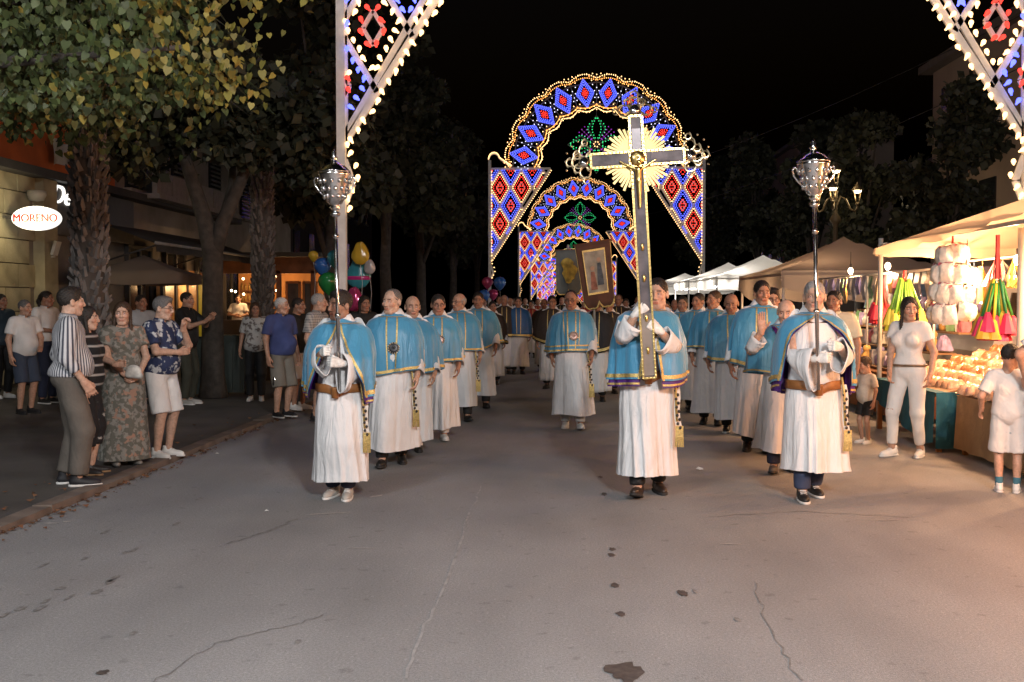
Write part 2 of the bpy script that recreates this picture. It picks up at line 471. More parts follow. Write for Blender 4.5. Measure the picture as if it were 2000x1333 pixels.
def hand_template(kind, vox=.0042):
    if ('hand', kind, vox) in HEADC: return HEADC[('hand', kind, vox)]
    cur = {'relax': (18, 28, 18), 'grip': (72, 85, 45), 'open': (4, 6, 4), 'point': (40, 50, 30)}[kind]
    P = []
    for xi, L in zip((.030, .010, -.010, -.029), (.94, 1.0, .95, .78)):
        P.append(C((xi * .55, 0, .0), (xi, 0, -.086), .019, .0125, .012))
    P.append(E((0, .004, -.05), (.036, .015, .042), .01))
    P.append(C((0, 0, .03), (0, 0, -.01), .027, .026, .015))
    for n_, (xi, L) in enumerate(zip((.030, .010, -.010, -.029), (.94, 1.0, .95, .78))):
        p = np.array((xi, 0, -.086)); a = 0; r = .0098
        for sg, cu in zip((.044, .028, .022), cur):
            a += math.radians(cu * (1 + .08 * n_))
            sp = xi * (.16 if kind == 'open' else .03)
            q = p + np.array((sp, math.sin(a), -math.cos(a))) * sg * L
            P.append(C(p, q, r, r * .9, .0035)); p = q; r *= .9
    th = {'relax': ((.030, .010, -.030), (.046, .024, -.060), (.046, .034, -.086)), 'grip': ((.034, .014, -.030), (.050, .040, -.055), (.034, .062, -.066)),
          'open': ((.034, .006, -.024), (.062, .014, -.050), (.078, .018, -.076)), 'point': ((.034, .014, -.030), (.048, .034, -.058), (.040, .05, -.075))}[kind]
    P += [C((.012, .004, -.012), th[0], .018, .0145, .012), C(th[0], th[1], .0135, .011, .006), C(th[1], th[2], .011, .009, .005)]
    HEADC[('hand', kind, vox)] = sdf(P, vox)
    return HEADC[('hand', kind, vox)]
def shoe_templates():
    if 'shoe' in HEADC: return HEADC['shoe']
    up = sdf([C((0, .048, .045), (0, -.03, .045), .036, .037, .02), E((0, -.085, .03), (.042, .10, .040), .03), C((0, .022, .05), (0, .028, .10), .040, .040, .02),
              E((0, .024, .115), (.03, .036, .02), .01, '-')], .008, [((0, 0, .014), (0, 0, -1))])
    so = sdf([C((0, .05, .012), (0, -.03, .012), .041, .041, .02), E((0, -.09, .012), (.047, .105, .035), .03)], .008, [((0, 0, .001), (0, 0, -1)), ((0, 0, .022), (0, 0, 1))])
    HEADC['shoe'] = (up, so)
    return HEADC['shoe']

def ik(a, c, l1, l2, pole):
    a = np.array(a, float); c = np.array(c, float); d = c - a; L = np.linalg.norm(d)
    if L > (l1 + l2) * .998: c = a + d / L * (l1 + l2) * .998; d = c - a; L = np.linalg.norm(d)
    u = d / L; x = (l1 * l1 - l2 * l2 + L * L) / (2 * L); h = math.sqrt(max(0, l1 * l1 - x * x))
    p = np.array(pole, float); p = p - u * (p @ u); p /= np.linalg.norm(p) + 1e-9
    return a + u * x + p * h, c

def wrinkle(V, amp, f=22, seed=0):
    ph = seed * 1.7
    n = np.sin(V[:, 2] * f * 1.6 + 3 * np.sin(V[:, 0] * f * .5 + ph) + ph) * .6 + np.sin(V[:, 0] * f + V[:, 2] * f * .7 + ph * 2) * .4
    c = V - V.mean(0); c[:, 2] = 0; L = np.linalg.norm(c, axis=1, keepdims=True) + 1e-6
    return V + c / L * (n * amp)[:, None]

UNIQUE = [0]
class Person:
    def __init__(s, label, pos, phi=0, H=1.72, skin='m', var=(1, 1, 1, 1), hair=('dark', 'short'), hyaw=0, hpitch=0, hands=None, feet=None,
                 belly=0., fem=0, vox=.017, wide=1.0, group=None, cat='person', gloves=False, lean=0, hx=0, scale_head=1.0, sock=None):
        s.root = empty('person', pos, math.radians(phi), label, cat, group)
        s.root.scale = (H / 1.72,) * 3
        UNIQUE[0] += 1; s.seed = UNIQUE[0]
        s.r = random.Random(s.seed * 13)
        s.belly, s.fem, s.wide, s.vox = belly, fem, wide, vox
        s.skin = np.array(SKIN[skin]) * s.r.uniform(.92, 1.06)
        s.hands = {-1: {}, 1: {}}; s.feet = {-1: {}, 1: {}}
        for k, v in (hands or {}).items(): s.hands[k] = v
        for k, v in (feet or {}).items(): s.feet[k] = v
        s.J = {}
        rb = isinstance(s, Robed); sw = (.168 if rb else .185) * wide * (1 - .1 * fem)
        for sd in (-1, 1):
            S = np.array((sd * sw, .012, 1.388 if rb else 1.405))
            h = s.hands[sd]; kind = h.get('hand', 'relax')
            d = h.get('d'); t = h.get('t')
            if 'grip' in h:
                d = np.array(h['d'], float); d /= np.linalg.norm(d); t = np.array(h.get('t', (0, 0, 1)), float)
                R = s.handR(d, t)
                off = np.array((0, .036 * (1 if sd < 0 else -1), -.088))
                W = np.array(h['grip']) - R @ off
            else: W = np.array(h.get('w', (sd * .265 * wide, -.05, .885)))
            El, W = ik(S, W, .285, .255, h.get('pole', (sd * .5, 1, -.2)))
            if d is None:
                d = W - El
                if 'w' not in h: d = d * .5 + np.array((0, -.05, -.35))
            d = np.array(d, float); d /= np.linalg.norm(d)
            if t is None: t = np.array((-.0, -1, 0)) if abs(d[2]) > .6 else np.array((0, 0, 1.))
            s.J[sd] = dict(S=S, E=El, W=W, HR=s.handR(d, np.array(t, float)), kind=kind)
            f = s.feet[sd]
            A = np.array((sd * f.get('x', .095), f.get('y', 0), .085 + f.get('lift', 0)))
            hp = np.array((sd * .09, .012, .91))
            K, A = ik(hp, A, .425, .415, (sd * .15, -1, 0))
            s.J[sd].update(hip=hp, K=K, A=A, toe=f.get('toe', sd * 8), tp=f.get('pitch', 0))
        s.hyaw, s.hpitch = hyaw, hpitch
        s.hR = rot3('Z', math.radians(hyaw)) @ rot3('X', math.radians(hpitch))
        s.hp = np.array((hx, -.008 + lean * .3, 1.485 - abs(hx) * .15)); s.hs = scale_head
        s.build_body(var, hair, gloves)
        if sock: s.socks(sock)
    def handR(s, d, t):
        X = t - d * (t @ d); X /= np.linalg.norm(X); Z = -d; Y = np.cross(Z, X)
        return np.stack([X, Y, Z], 1)
    def tors(s, g=0.0):
        b, f, w = s.belly, s.fem, s.wide
        P = [E((0, .01, .95), ((.160 + .012 * f) * w + g, .118 + g, .13 + g), .05),
             E((0, .0, 1.10), ((.142 - .015 * f) * w + g, .108 + g, .16 + g), .06),
             E((0, .005, 1.28), ((.172 - .015 * f) * w + g, .118 + g, .17 + g), .05),
             C((-.135 * w, .012, 1.405), (.135 * w, .012, 1.405), .060 + g, .060 + g, .05)]
        if b: P.append(E((0, -.03 - .05 * b, 1.07), (.15 * w + g, .09 + .06 * b + g, .14 + g), .06))
        if f: P += [E((-.075, -.085, 1.27), (.068 + g, .062 + g, .07 + g), .03), E((.075, -.085, 1.27), (.068 + g, .062 + g, .07 + g), .03)]
        return P
    def arm(s, sd, g=0.0, frac=2.0, flat=None, extra=0.0):
        j = s.J[sd]; w = 1 - .1 * s.fem; P = []
        f1 = min(1, frac); e = j['S'] + (j['E'] - j['S']) * f1
        P.append(C(j['S'], e, .052 * w + g, .043 * w + g + extra, .03, flat=flat if frac <= 1 else None))
        if frac > 1:
            e2 = j['E'] + (j['W'] - j['E']) * (frac - 1)
            P.append(C(j['E'], e2, .042 * w + g + extra * .5, .029 * w + g + extra, .02, flat=flat))
        return P
    def leg(s, sd, g=0.0, frac=2.0, flat=None, extra=0.0):
        j = s.J[sd]; P = []
        if frac <= 1.2: f1 = frac; frac = 1.0
        else: f1 = 1
        e = j['hip'] + (j['K'] - j['hip']) * f1
        r1 = .088 + (.058 - .088) * f1
        P.append(C(j['hip'], e, .090 + g, r1 + g + extra, .03, flat=flat if frac <= 1 else None))
        if frac > 1:
            e2 = j['K'] + (j['A'] - j['K']) * (frac - 1)
            P.append(C(j['K'], e2, .057 + g + extra * .6, (.057 + (.037 - .057) * (frac - 1)) + g + extra, .02, flat=flat))
        return P
    def build_body(s, var, hair, gloves):
        P = s.tors() + [C((0, .02, 1.40), (s.hp[0] * .9, .0, 1.53), .06, .052, .03)]
        for sd in (-1, 1):
            P += s.arm(sd) + s.leg(sd)
            P.append(C(s.J[sd]['K'] * .65 + s.J[sd]['A'] * .35 + np.array((0, .02, 0)), s.J[sd]['K'] * .45 + s.J[sd]['A'] * .55 + np.array((0, .012, 0)), .045, .035, .03))
        V, Q = sdf(P, s.vox); Vs = [V]; Qs = [Q]; Cs = [np.tile(s.skin, (len(V), 1))]; n = len(V)
        hv, hq, hc = head_template(var, hair)
        hv = (hv * s.hs + np.array((0, -.012, .122 * s.hs))) @ s.hR.T + s.hp
        Vs.append(hv); Qs.append(hq + n); Cs.append(np.clip(hc * s.skin, 0, .9)); n += len(hv)
        for sd in (-1, 1):
            v, q = hand_template(s.J[sd]['kind'])
            v = v.copy()
            if s.fem: v = v * .92
            if sd > 0: v[:, 1] *= -1; q = q[:, ::-1]
            v = v @ s.J[sd]['HR'].T + s.J[sd]['W']
            Vs.append(v); Qs.append(q + n); Cs.append(np.tile(np.array((.82, .81, .78)) if gloves else s.skin * np.array((1.02, .95, .92)), (len(v), 1))); n += len(v)
        s.body = mk('body', np.concatenate(Vs), np.concatenate(Qs), skin_mat(), s.root, True, np.concatenate(Cs))
        HC = {'dark': (.018, .013, .010), 'brown': (.05, .025, .012), 'grey': (.30, .29, .28), 'white': (.6, .59, .57), 'fair': (.20, .11, .05), 'salt': (.12, .11, .105), 'red': (.12, .04, .015)}
        if hair[1] != 'bald':
            v, q = hair_template(hair[1])
            v = (v * s.hs + np.array((0, -.012, .122 * s.hs))) @ s.hR.T + s.hp
            mk('hair', v, q, M('hair_' + hair[0], HC[hair[0]], .55, var=.35, scale=90, bump=.5, bscale=160), s.root)
    # ---- clothes
    def part(s, name, prims, mat, vox=.014, clips=(), amp=.004, f=22, parent=None):
        V, Q = sdf(prims, vox, clips)
        if amp: V = wrinkle(V, amp, f, s.seed)
        return mk(name, V, Q, mat, parent or s.root)
    def shirt(s, mat, hem=.90, sleeve=.75, g=.022, vox=.014, collar=True, name='shirt', neck=None, amp=.005):
        P = s.tors(g) + [E((0, .0, .98), (.155 * s.wide + g + .012, .115 + g + .015 + .05 * s.belly, .12), .05)]
        for sd in (-1, 1): P += s.arm(sd, g * .75, sleeve, True, .018 if sleeve <= 1 else .008)
        P.append(E((0, -.02, 1.505), (.07 + .02 * s.fem, .075, .05), .015, '-'))
        o = s.part(name, P, mat, vox, [((0, 0, hem), (0, 0, -1))], amp)
        if collar:
            b = B(); n = 18; V = []
            for (r, z) in ((.072, 1.455), (.066, 1.515), (.078, 1.49), (.086, 1.462)):
                for k in range(n):
                    a = math.radians(25 + 310 * k / (n - 1)) - math.pi / 2
                    V.append((r * math.cos(a), .004 + r * 1.0 * math.sin(a), z - .018 * (1 - math.sin(a)) / 2))
            mk('collar', V, grid_faces(4, n, False), mat, o)
        return o
    def trousers(s, mat, frac=1.95, waist=1.0, g=.016, extra=.012, vox=.014, name='trousers', amp=.004):
        P = [E((0, .01, .95), (.160 * s.wide + g, .118 + g + .03 * s.belly, .13), .05)]
        for sd in (-1, 1): P += s.leg(sd, g, frac, True, extra)
        return s.part(name, P, mat, vox, [((0, 0, waist), (0, 0, 1))], amp, 16)
    def socks(s, mat):
        for sd in (-1, 1):
            j = s.J[sd]; u = (j['K'] - j['A']) / np.linalg.norm(j['K'] - j['A'])
            s.part('sock', [C(j['A'], j['A'] + u * .10, .042, .045, .01, flat=True)], mat, .01, amp=0)
    def shoes(s, mat, sole, laces=None):
        (uv, uq), (sv, sq) = shoe_templates()
        for sd in (-1, 1):
            j = s.J[sd]
            R = rot3('Z', math.radians(j['toe'])) @ rot3('X', math.radians(j['tp']))
            o0 = j['A'] - np.array((0, 0, .085)) + np.array((0, -.005, 0))
            sh = mk('shoe', uv @ R.T + o0, uq, mat, s.root)
            mk('sole', sv @ R.T + o0, sq, sole, sh)
            if laces:
                b = B()
                for i in range(4):
                    y = -.035 - .022 * i; z = .088 - .009 * i
                    p = [R @ np.array((x, y + .006 * abs(x) / .02, z - 9 * x * x)) + o0 for x in (-.024, -.012, 0, .012, .024)]
                    b.tube(p, .0042, 5)
                b.out('lace', laces, sh)
    def glasses(s):
        b = B()
        for sx in (-1, 1):
            b.tube([(sx * .031 + .021 * math.cos(a), -.103, .003 + .016 * math.sin(a)) for a in np.linspace(0, 2 * math.pi, 13)], .0022, 5)
            b.tube([(sx * .052, -.101, .008), (sx * .078, -.05, .008), (sx * .084, .01, .006)], .002, 5)
        b.tube([(-.010, -.104, .006), (0, -.107, .009), (.010, -.104, .006)], .002, 5)
        V = (np.array(b.v) * s.hs + np.array((0, -.012, .122 * s.hs))) @ s.hR.T + s.hp
        mk('glasses', V, b.f, M('spectacle_frame', (.02, .02, .02), .3, var=0), s.root)

def prof(rows, t):
    rows = np.array(rows, float); k = np.linspace(0, 1, len(rows))
    return [np.interp(t, k, rows[:, i]) for i in range(rows.shape[1])]
def folds(th, seed, n=3):
    """soft irregular drapery: a few deep folds, flat stretches between"""
    r = random.Random(seed); out = 0; w = th + .45 * np.sin(th + r.uniform(0, 6)) + .22 * np.sin(2 * th + r.uniform(0, 6)) + .10 * np.sin(5 * th + r.uniform(0, 6))
    env = .55 + .45 * np.cos(2 * th + r.uniform(0, 6)) * np.cos(th + r.uniform(0, 6))
    for i in range(n):
        k = (4, 7, 11, 17)[i]; c = np.cos(k * w + r.uniform(0, 6.28))
        out = out + math.pow(.62, i) * (np.clip(1 - 1.9 * np.abs(c) ** 1.3, -1, 1) if i % 2 else c)
    return out * env / 1.6

class Robed(Person):
    """confraternity member: white alb, shoulder cape"""
    open = [2, 3, 6, 26, 44, 58]
    def dress(s, cape_mat, opened=False, hem=.17, alb=None, trims=2, stride=0.0, cape_hem=.93, belt=False, lining=None, tassel=0, medal=None, collar=True, front_trim=True, gold=None, sleeves=True, width=1.0, sash=None, lowres=False):
        r = s.r; n = 64 if lowres else 112; m = 16 if lowres else 34
        alb = alb or (MATS.get('white_alb') or drape('white_alb', (.78, .78, .785), .9, .55))
        gold = gold or M('gold_braid', (.62, .46, .17), .42, metal=.55, var=.3, scale=70, bump=.5, bscale=120)
        th = np.linspace(0, 2 * math.pi, n, endpoint=False)[None, :]
        t = np.linspace(0, 1, m)[:, None]
        by = s.belly
        rows = [(1.40, .185, .125, .01), (1.25, .195, .15, 0), (1.08, .19 + .01 * by, .16 + .03 * by, -.01 - .03 * by), (.95, .205, .165 + .02 * by, -.0 - .02 * by),
                (.75, .225, .175, 0), (.50, .235 * width, .185, 0), (.30, .245 * width, .195, 0), (hem, .25 * width, .20, 0)]
        z, rx, ry, cy = prof(rows, t)
        # gentle stride: knees push the front out
        kx = {sd: (s.J[sd]['K'], s.J[sd]['A']) for sd in (-1, 1)}
        grow = np.clip((1.0 - z) / .8, 0, 1)
        F = 1 + (.02 + .24 * grow ** 1.1) * folds(th + .25 * (1 - grow) * np.sin(s.seed), s.seed * 7 + 1, 4) + .03 * grow * np.cos(2 * th + s.seed)
        X = rx * np.sin(th) * F; Y = cy - ry * np.cos(th) * F
        for sd in (-1, 1):
            K, A = kx[sd]
            wy = np.interp(z, [A[2], K[2], .92], [A[1], K[1], 0]); wx = np.interp(z, [A[2], K[2], .92], [A[0], K[0], K[0] * .9])
            side = np.exp(-((X - wx) / .13) ** 2)
            fr = np.clip(-np.cos(th) * -1, 0, 1)  # front half
            Y = Y + np.minimum(wy, 0) * side * np.clip(np.cos(th), 0, 1) * 1.0 + np.maximum(wy, 0) * side * np.clip(-np.cos(th), 0, 1) * .8
        zz = z + 0 * th + .012 * np.sin(2 * th + s.seed) * grow
        V = np.stack([X, Y, zz], -1).reshape(-1, 3)
        # turned-in hem gives the cloth thickness
        V2 = V[-n:].copy(); V2[:, :2] *= .965; V3 = V2.copy(); V3[:, 2] += .05
        V = np.concatenate([V, V2, V3])
        robe = mk('robe', V, grid_faces(m + 2, n, True), alb, s.root)
        if not lowres:
            zb = (V[(m - 3) * n:(m - 2) * n] * np.array((1.006, 1.006, 1)))
            hb = np.concatenate([zb, V[(m - 1) * n:m * n] * np.array((1.012, 1.012, 1)) + np.array((0, 0, .002))])
            mk('hem_band', hb, grid_faces(2, n, True), alb, robe)
        if collar:
            nn = 40; a = np.linspace(0, 2 * math.pi, nn, endpoint=False)
            rows = []
            for (rr, zc, dip) in ((.066, 1.535, .015), (.076, 1.54, .02), (.092, 1.515, .035), (.118, 1.478, .055), (.125, 1.462, .06)):
                fo = 1 + .04 * np.cos(5 * a + s.seed)
                rows.append(np.stack([rr * np.sin(a) * fo, .012 - rr * .92 * np.cos(a) * fo, zc - dip * np.clip(np.cos(a), 0, 1) ** 2], -1))
            mk('collar', np.concatenate(rows), grid_faces(5, nn, True), alb, s.root)
        # cape
        ww = width
        for sd in (-1, 1): ww = max(ww, (abs(s.J[sd]['E'][0]) + .062) / .325)
        ph = s.r.uniform(0, 6)
        fwd = .07 if opened else 0
        CR = [(1.50, .078, .076, .012, 0), (1.468, .135, .105, .012, 0), (1.448, .186 * s.wide, .13, .012, .0), (1.412, .238 * s.wide, .15, .01, .004), (1.33, .280 * ww, .176, .0, .022),
              (1.20, .312 * ww, .195 + fwd, -.01, .055), (1.06, .315 * ww, .212 + fwd, -.015, .085), (cape_hem, .322 * ww, .220 + fwd, -.02, .11)]
        def cape(thv, tv, g=0.0):
            z, rx, ry, cy, fo = prof(CR, tv)
            Fv = 1 + 2.3 * fo * folds(thv, s.seed * 3 + 5, 4)
            sh = np.clip(np.abs(np.sin(thv)), 0, 1)
            return np.stack([(rx + g) * np.sin(thv) * Fv, cy - (ry + g) * np.cos(thv) * Fv, z + 0 * thv - .025 * tv ** 2 * np.cos(2 * thv) + .03 * tv ** 2 * np.sin(thv + ph) + .015 * tv ** 2 * np.sin(3 * thv + ph * 2)], -1)
        tm = np.linspace(0, 1, 14 if lowres else 30)[:, None]
        if not opened:
            P = cape(th, tm); mm = len(tm)
            V = P.reshape(-1, 3); V2 = V[-n:].copy(); V2[:, :2] *= .97; V3 = V2.copy(); V3[:, 2] += .06
            cp = mk('cape', np.concatenate([V, V2, V3]), grid_faces(mm + 2, n, True), cape_mat, s.root)
        else:
            u = np.linspace(0, 1, n)[None, :]
            def edge(tv): return np.radians(np.interp(tv, [0, .30, .45, .6, .8, 1], s.open))
            e = edge(tm); thv = e + u * (2 * math.pi - 2 * e)
            P = cape(thv, tm); mm = len(tm)
            cp = mk('cape', P.reshape(-1, 3), grid_faces(mm, n, False), cape_mat, s.root)
            if lining:
                tl = np.linspace(.25, 1, 20)[:, None]; el = edge(tl) + .05; thl = el + u * (2 * math.pi - 2 * el)
                Pl = cape(thl, tl, -.012); Pl[..., 2] -= .055 * ((tl - .25) / .75)
                mk('lining', Pl.reshape(-1, 3), grid_faces(20, n, False), lining, cp)
                rowl = Pl[-1]; mk('braid', np.concatenate([rowl * np.array((1.012, 1.012, 1)) + np.array((0, 0, .028)), rowl * np.array((1.012, 1.012, 1)) + np.array((0, 0, .012))]), grid_faces(2, n, False), gold, cp)
            for sg in (0, 1):  # gold braid down both front edges
                tt = np.linspace(.22, 1, 26)[:, None]; ee = edge(tt)
                wv = np.array([[.02, .055, .09]])
                tv = ee + wv if sg == 0 else 2 * math.pi - ee - wv[:, ::-1]
                mk('braid', cape(tv, tt, .006).reshape(-1, 3), grid_faces(26, 3, False), gold, cp)
        bands = [(.955, .985), (.885, .908)][:trims]
        for (a, b_) in bands:
            tb = np.linspace(a, b_, 3)[:, None]
            if opened:
                e = edge(tb); tv = e + np.linspace(0, 1, n)[None, :] * (2 * math.pi - 2 * e)
                mk('braid', cape(tv, tb, .006).reshape(-1, 3), grid_faces(3, n, False), gold, cp)
            else: mk('braid', cape(th, tb, .006).reshape(-1, 3), grid_faces(3, n, True), gold, cp)
        if front_trim and not opened:
            for (a0, w0, t0, t1) in ((-.20, .045, .16, .95), (.13, .045, .16, .95)) + (((-.36, .03, .2, .9), (.30, .03, .2, .9)) if front_trim == 2 else ()):
                tt = np.linspace(t0, t1, 24)[:, None]; k = 1.0 / (.35 + 1.0 * tt)
                tv = a0 * k + np.linspace(0, w0, 3)[None, :] * k * 1.1
                mk('braid', cape(tv, tt, .006).reshape(-1, 3), grid_faces(24, 3, False), gold, cp)
        # neckline braid
        if not lowres:
            mk('braid', cape(th, np.linspace(.15, .185, 3)[:, None], .006).reshape(-1, 3), grid_faces(3, n, True), gold, cp)
        if sleeves:
            for sd in (-1, 1):
                j = s.J[sd]; Ev, W = j['E'], j['W']; ax = (W - Ev) / np.linalg.norm(W - Ev)
                dn = np.array((0, 0, -1.)); dn = dn - ax * (dn @ ax)
                if np.linalg.norm(dn) < .25: dn = np.array((0, 1., 0)) - ax * ax[1]
                dn /= np.linalg.norm(dn); sx = np.cross(ax, dn)
                horiz = 1 - abs(ax[2]); nn = 36; a = np.linspace(0, 2 * math.pi, nn, endpoint=False); rows = []
                for q in np.linspace(-1.22, .93 if ax[2] < .45 else .70, 12):
                    c0 = (Ev + (W - Ev) * q) if q >= 0 else Ev + (j['S'] - Ev) * (-q) + np.array((-.03 * sd, 0, .0)) * max(0, -q - 1) / .2
                    qq = max(0, q); droop = qq * (.085 * horiz + .012); rw = .061 + .008 * qq + (.0 if q > 0 else .004)
                    rd = .064 + qq * (.085 * horiz + .03)
                    fo = 1 + .05 * qq * np.cos(5 * a + s.seed + sd)
                    rows.append(c0 + dn * droop + np.outer(np.cos(a) * rd * fo, dn) + np.outer(np.sin(a) * rw * fo, sx))
                inn = rows[-1] - (rows[-1] - rows[-1].mean(0)) * .06; rows.append(inn); rows.append(inn - ax * .06)
                mk('sleeve', np.concatenate(rows), grid_faces(len(rows), nn, True), alb, robe)
        if belt:
            nn = 72; a = np.linspace(0, 2 * math.pi, nn, endpoint=False)[None, :]
            bz = belt; zb = np.array([[bz + .036], [bz + .03], [bz - .03], [bz - .036]]); gg = np.array([[.0], [.008], [.008], [.0]])
            dip = -.035 * np.exp(-(np.minimum(a, 2 * math.pi - a) / .28) ** 2)
            rxx, ryy, cyy = .19 + .01 * by + .022, .163 + .03 * by + .022, -.008 - .03 * by
            lm = M('belt_leather', (.30, .12, .035), .5, var=.2, scale=12)
            bl = mk('belt', np.stack([(rxx + gg) * np.sin(a), cyy - (ryy + gg) * np.cos(a), zb + dip], -1).reshape(-1, 3), grid_faces(4, nn, True), lm, s.root)
            b = B().lathe([(.012, -.05), (.03, -.045), (.032, .03), (.036, .042), (.028, .042), (.026, .0)], (-.012, cyy - ryy - .026, bz - .03), 14)
            b.out('pouch', lm, bl, True)
        if tassel:
            sd = tassel; x0, y0 = sd * .205, -.10
            zt = .92; cord = M('cincture_ribbon', (.75, .72, .66), .8, var=.05)
            rib = B(); w = .024
            V = []; mN = 14
            for i in range(mN):
                q = i / (mN - 1); x = x0 + sd * (.03 * q + .008 * math.sin(q * 7)); y = y0 - .03 - .02 * q; z = zt - .40 * q
                V += [(x - w, y, z), (x + w, y + .012, z), ]
            o = mk('ribbon', V, grid_faces(mN, 2, False), cord, s.root)
            bd = B()
            for i in range(11):
                q = .12 + .08 * i; bd.sph((x0 + sd * .03 * q + .008 * (-1) ** i, y0 - .045 - .02 * q, zt - .40 * q), (.012, .010, .013), 7, 5)
            bd.out('dark_bead', M('bead_black', (.02, .02, .02), .35, var=0), o, True)
            fr = B(); xe, ye, ze = x0 + sd * .03, y0 - .052, zt - .40
            for i in range(10):
                fr.tube([(xe - .026 + .0058 * i, ye, ze + .03), (xe - .028 + .0062 * i, ye - .004, ze - .04), (xe - .030 + .0066 * i + .004 * s.r.uniform(-1, 1), ye, ze - .12)], .0042, 5)
            fr.box((xe, ye, ze + .03), (.06, .016, .03)); fr.out('fringe', gold, o)
            gd = B().tube([(x0 * .9, y0 - .05, .98), (x0, y0 - .05, .85), (x0 + sd * .01, y0 - .045, .60)], .009, 6)
            gd.out('cord', gold, o, True)
        if medal:
            pz, c = medal; tq = np.array([[(1.44 - pz) / .5 * .9]]); 
            pt = cape(np.array([[.06]]), np.array([[np.interp(-pz, [-r_[0] for r_ in CR], np.linspace(0, 1, len(CR)))]]), .012)[0, 0]
            Rm = Matrix.Rotation(math.radians(80), 3, 'X')
            b = B().lathe([(.0, -.006), (.052, -.006), (.056, 0), (.052, .006), (.03, .010), (.0, .010)], tuple(pt), 24, Rm)
            o = b.out('medallion', M('medal_' + c, (.03, .03, .035) if c == 'dark' else (.45, .30, .26), .35, metal=.4, var=.5, scale=60), s.root, True)
            b = B()
            for k in range(14):
                a = k * math.pi / 7; b.sph((pt[0] + .050 * math.cos(a), pt[1] - .008, pt[2] + .050 * math.sin(a)), .010, 6, 4)
            b.out('bead_rim', M('medal_rim', (.6, .55, .45), .3, metal=.7, var=.2), o, True)
        if sash:
            tt = np.linspace(.2, 1.0, 24)[:, None]
            q = np.linspace(0, 1, 24)[:, None]
            tv = (-.9 + 1.7 * q) + np.linspace(0, .32, 4)[None, :]
            so = mk('sash', cape(tv, .25 + .75 * q, .010).reshape(-1, 3), grid_faces(24, 4, False), sash, s.root)
            tv2 = (-.9 + 1.7 * q) + np.linspace(.25, .29, 2)[None, :]
            mk('braid', cape(tv2, .25 + .75 * q, .014).reshape(-1, 3), grid_faces(24, 2, False), gold, so)
        return s
# ------------------------------------------------------------------ ground
KX = -3.88
def road_mat():
    m = bpy.data.materials.new('worn_asphalt'); m.use_nodes = True
    nt = m.node_tree; b = nt.nodes['Principled BSDF']; b.inputs['Roughness'].default_value = .82; b.inputs['Specular IOR Level'].default_value = .3
    tc = nt.nodes.new('ShaderNodeTexCoord')
    def nz(scale, det=4, vec=None):
        n = nt.nodes.new('ShaderNodeTexNoise'); n.inputs['Scale'].default_value = scale; n.inputs['Detail'].default_value = det
        nt.links.new(vec or tc.outputs['Object'], n.inputs['Vector']); return n.outputs[0]
    def rng(s, a, b_, lo, hi):
        r = nt.nodes.new('ShaderNodeMapRange'); r.inputs[1].default_value = a; r.inputs[2].default_value = b_; r.inputs[3].default_value = lo; r.inputs[4].default_value = hi
        nt.links.new(s, r.inputs[0]); return r.outputs[0]
    def mul(a, b_):
        x = nt.nodes.new('ShaderNodeMath'); x.operation = 'MULTIPLY'; nt.links.new(a, x.inputs[0]); nt.links.new(b_, x.inputs[1]); return x.outputs[0]
    mp = nt.nodes.new('ShaderNodeMapping'); mp.inputs['Scale'].default_value = (1.0, .22, 1); nt.links.new(tc.outputs['Object'], mp.inputs[0])
    v = mul(mul(rng(nz(260, 2), .3, .7, .68, 1.32), rng(nz(75, 3), .35, .65, .86, 1.14)), rng(nz(.55, 5), .3, .7, .86, 1.12))
    v = mul(v, rng(nz(1.7, 6, mp.outputs[0]), .35, .7, .90, 1.08))
    v = mul(v, rng(nz(34, 2), .64, .72, 1.0, 1.22))
    v = mul(v, rng(nz(9, 2), .66, .72, 1.0, .80))
    cb = nt.nodes.new('ShaderNodeVectorMath'); cb.operation = 'SCALE'; cb.inputs[0].default_value = (.272, .274, .277)
    nt.links.new(v, cb.inputs['Scale']); nt.links.new(cb.outputs[0], b.inputs['Base Color'])
    bp = nt.nodes.new('ShaderNodeBump'); bp.inputs['Strength'].default_value = .6; bp.inputs['Distance'].default_value = .008
    nt.links.new(nz(120, 4), bp.inputs['Height']); nt.links.new(bp.outputs[0], b.inputs['Normal'])
    return m
def slope(y): return 0 if y < 70 else -(y - 70) * .028
ys = [-25, 0, 20, 40, 70, 100, 140, 200, 320, 900]
def strip(name, x0, x1, z, mat):
    V = []; 
    for y in ys: V += [(x0, y, slope(y) + z), (x1, y, slope(y) + z)]
    o = mk(name, V, [(2 * i, 2 * i + 1, 2 * i + 3, 2 * i + 2) for i in range(len(ys) - 1)], mat, smooth=False)
    return tag(o, kind='structure')
ROADM = road_mat()
strip('ground', -400, 400, -.03, M('far_ground', (.05, .045, .04), .95, scale=.3))
road = strip('road', KX, 9.2, 0, ROADM)
pave = strip('pavement_left', -12.5, KX - .16, .04, M('pavement_concrete', (.085, .078, .072), .9, var=.25, scale=1.4, bump=.4, bscale=70))
paveR = strip('pavement_right', 9.4, 20, .105, M('pavement_concrete'))
# kerb: single stones
kerb = empty('kerb_left', (0, 0, 0)); kerb['kind'] = 'structure'
kb = B().box((0, 0, 0), (.155, .985, .16)); kst = kb.out('kerb_stone', M('kerb_stone', (.17, .135, .11), .85, var=.35, scale=5, bump=.5, bscale=40), kerb)
kst.location = (KX - .08, -4.5, -.026)
for i in range(1, 48):
    inst(kst, 'kerb_stone', (KX - .08 + rnd.uniform(-.008, .008), -4.5 + i * 1.0, -.026 + rnd.uniform(-.008, .006)), (rnd.uniform(-.006, .006), rnd.uniform(-.02, .02), 0), 1, kerb)
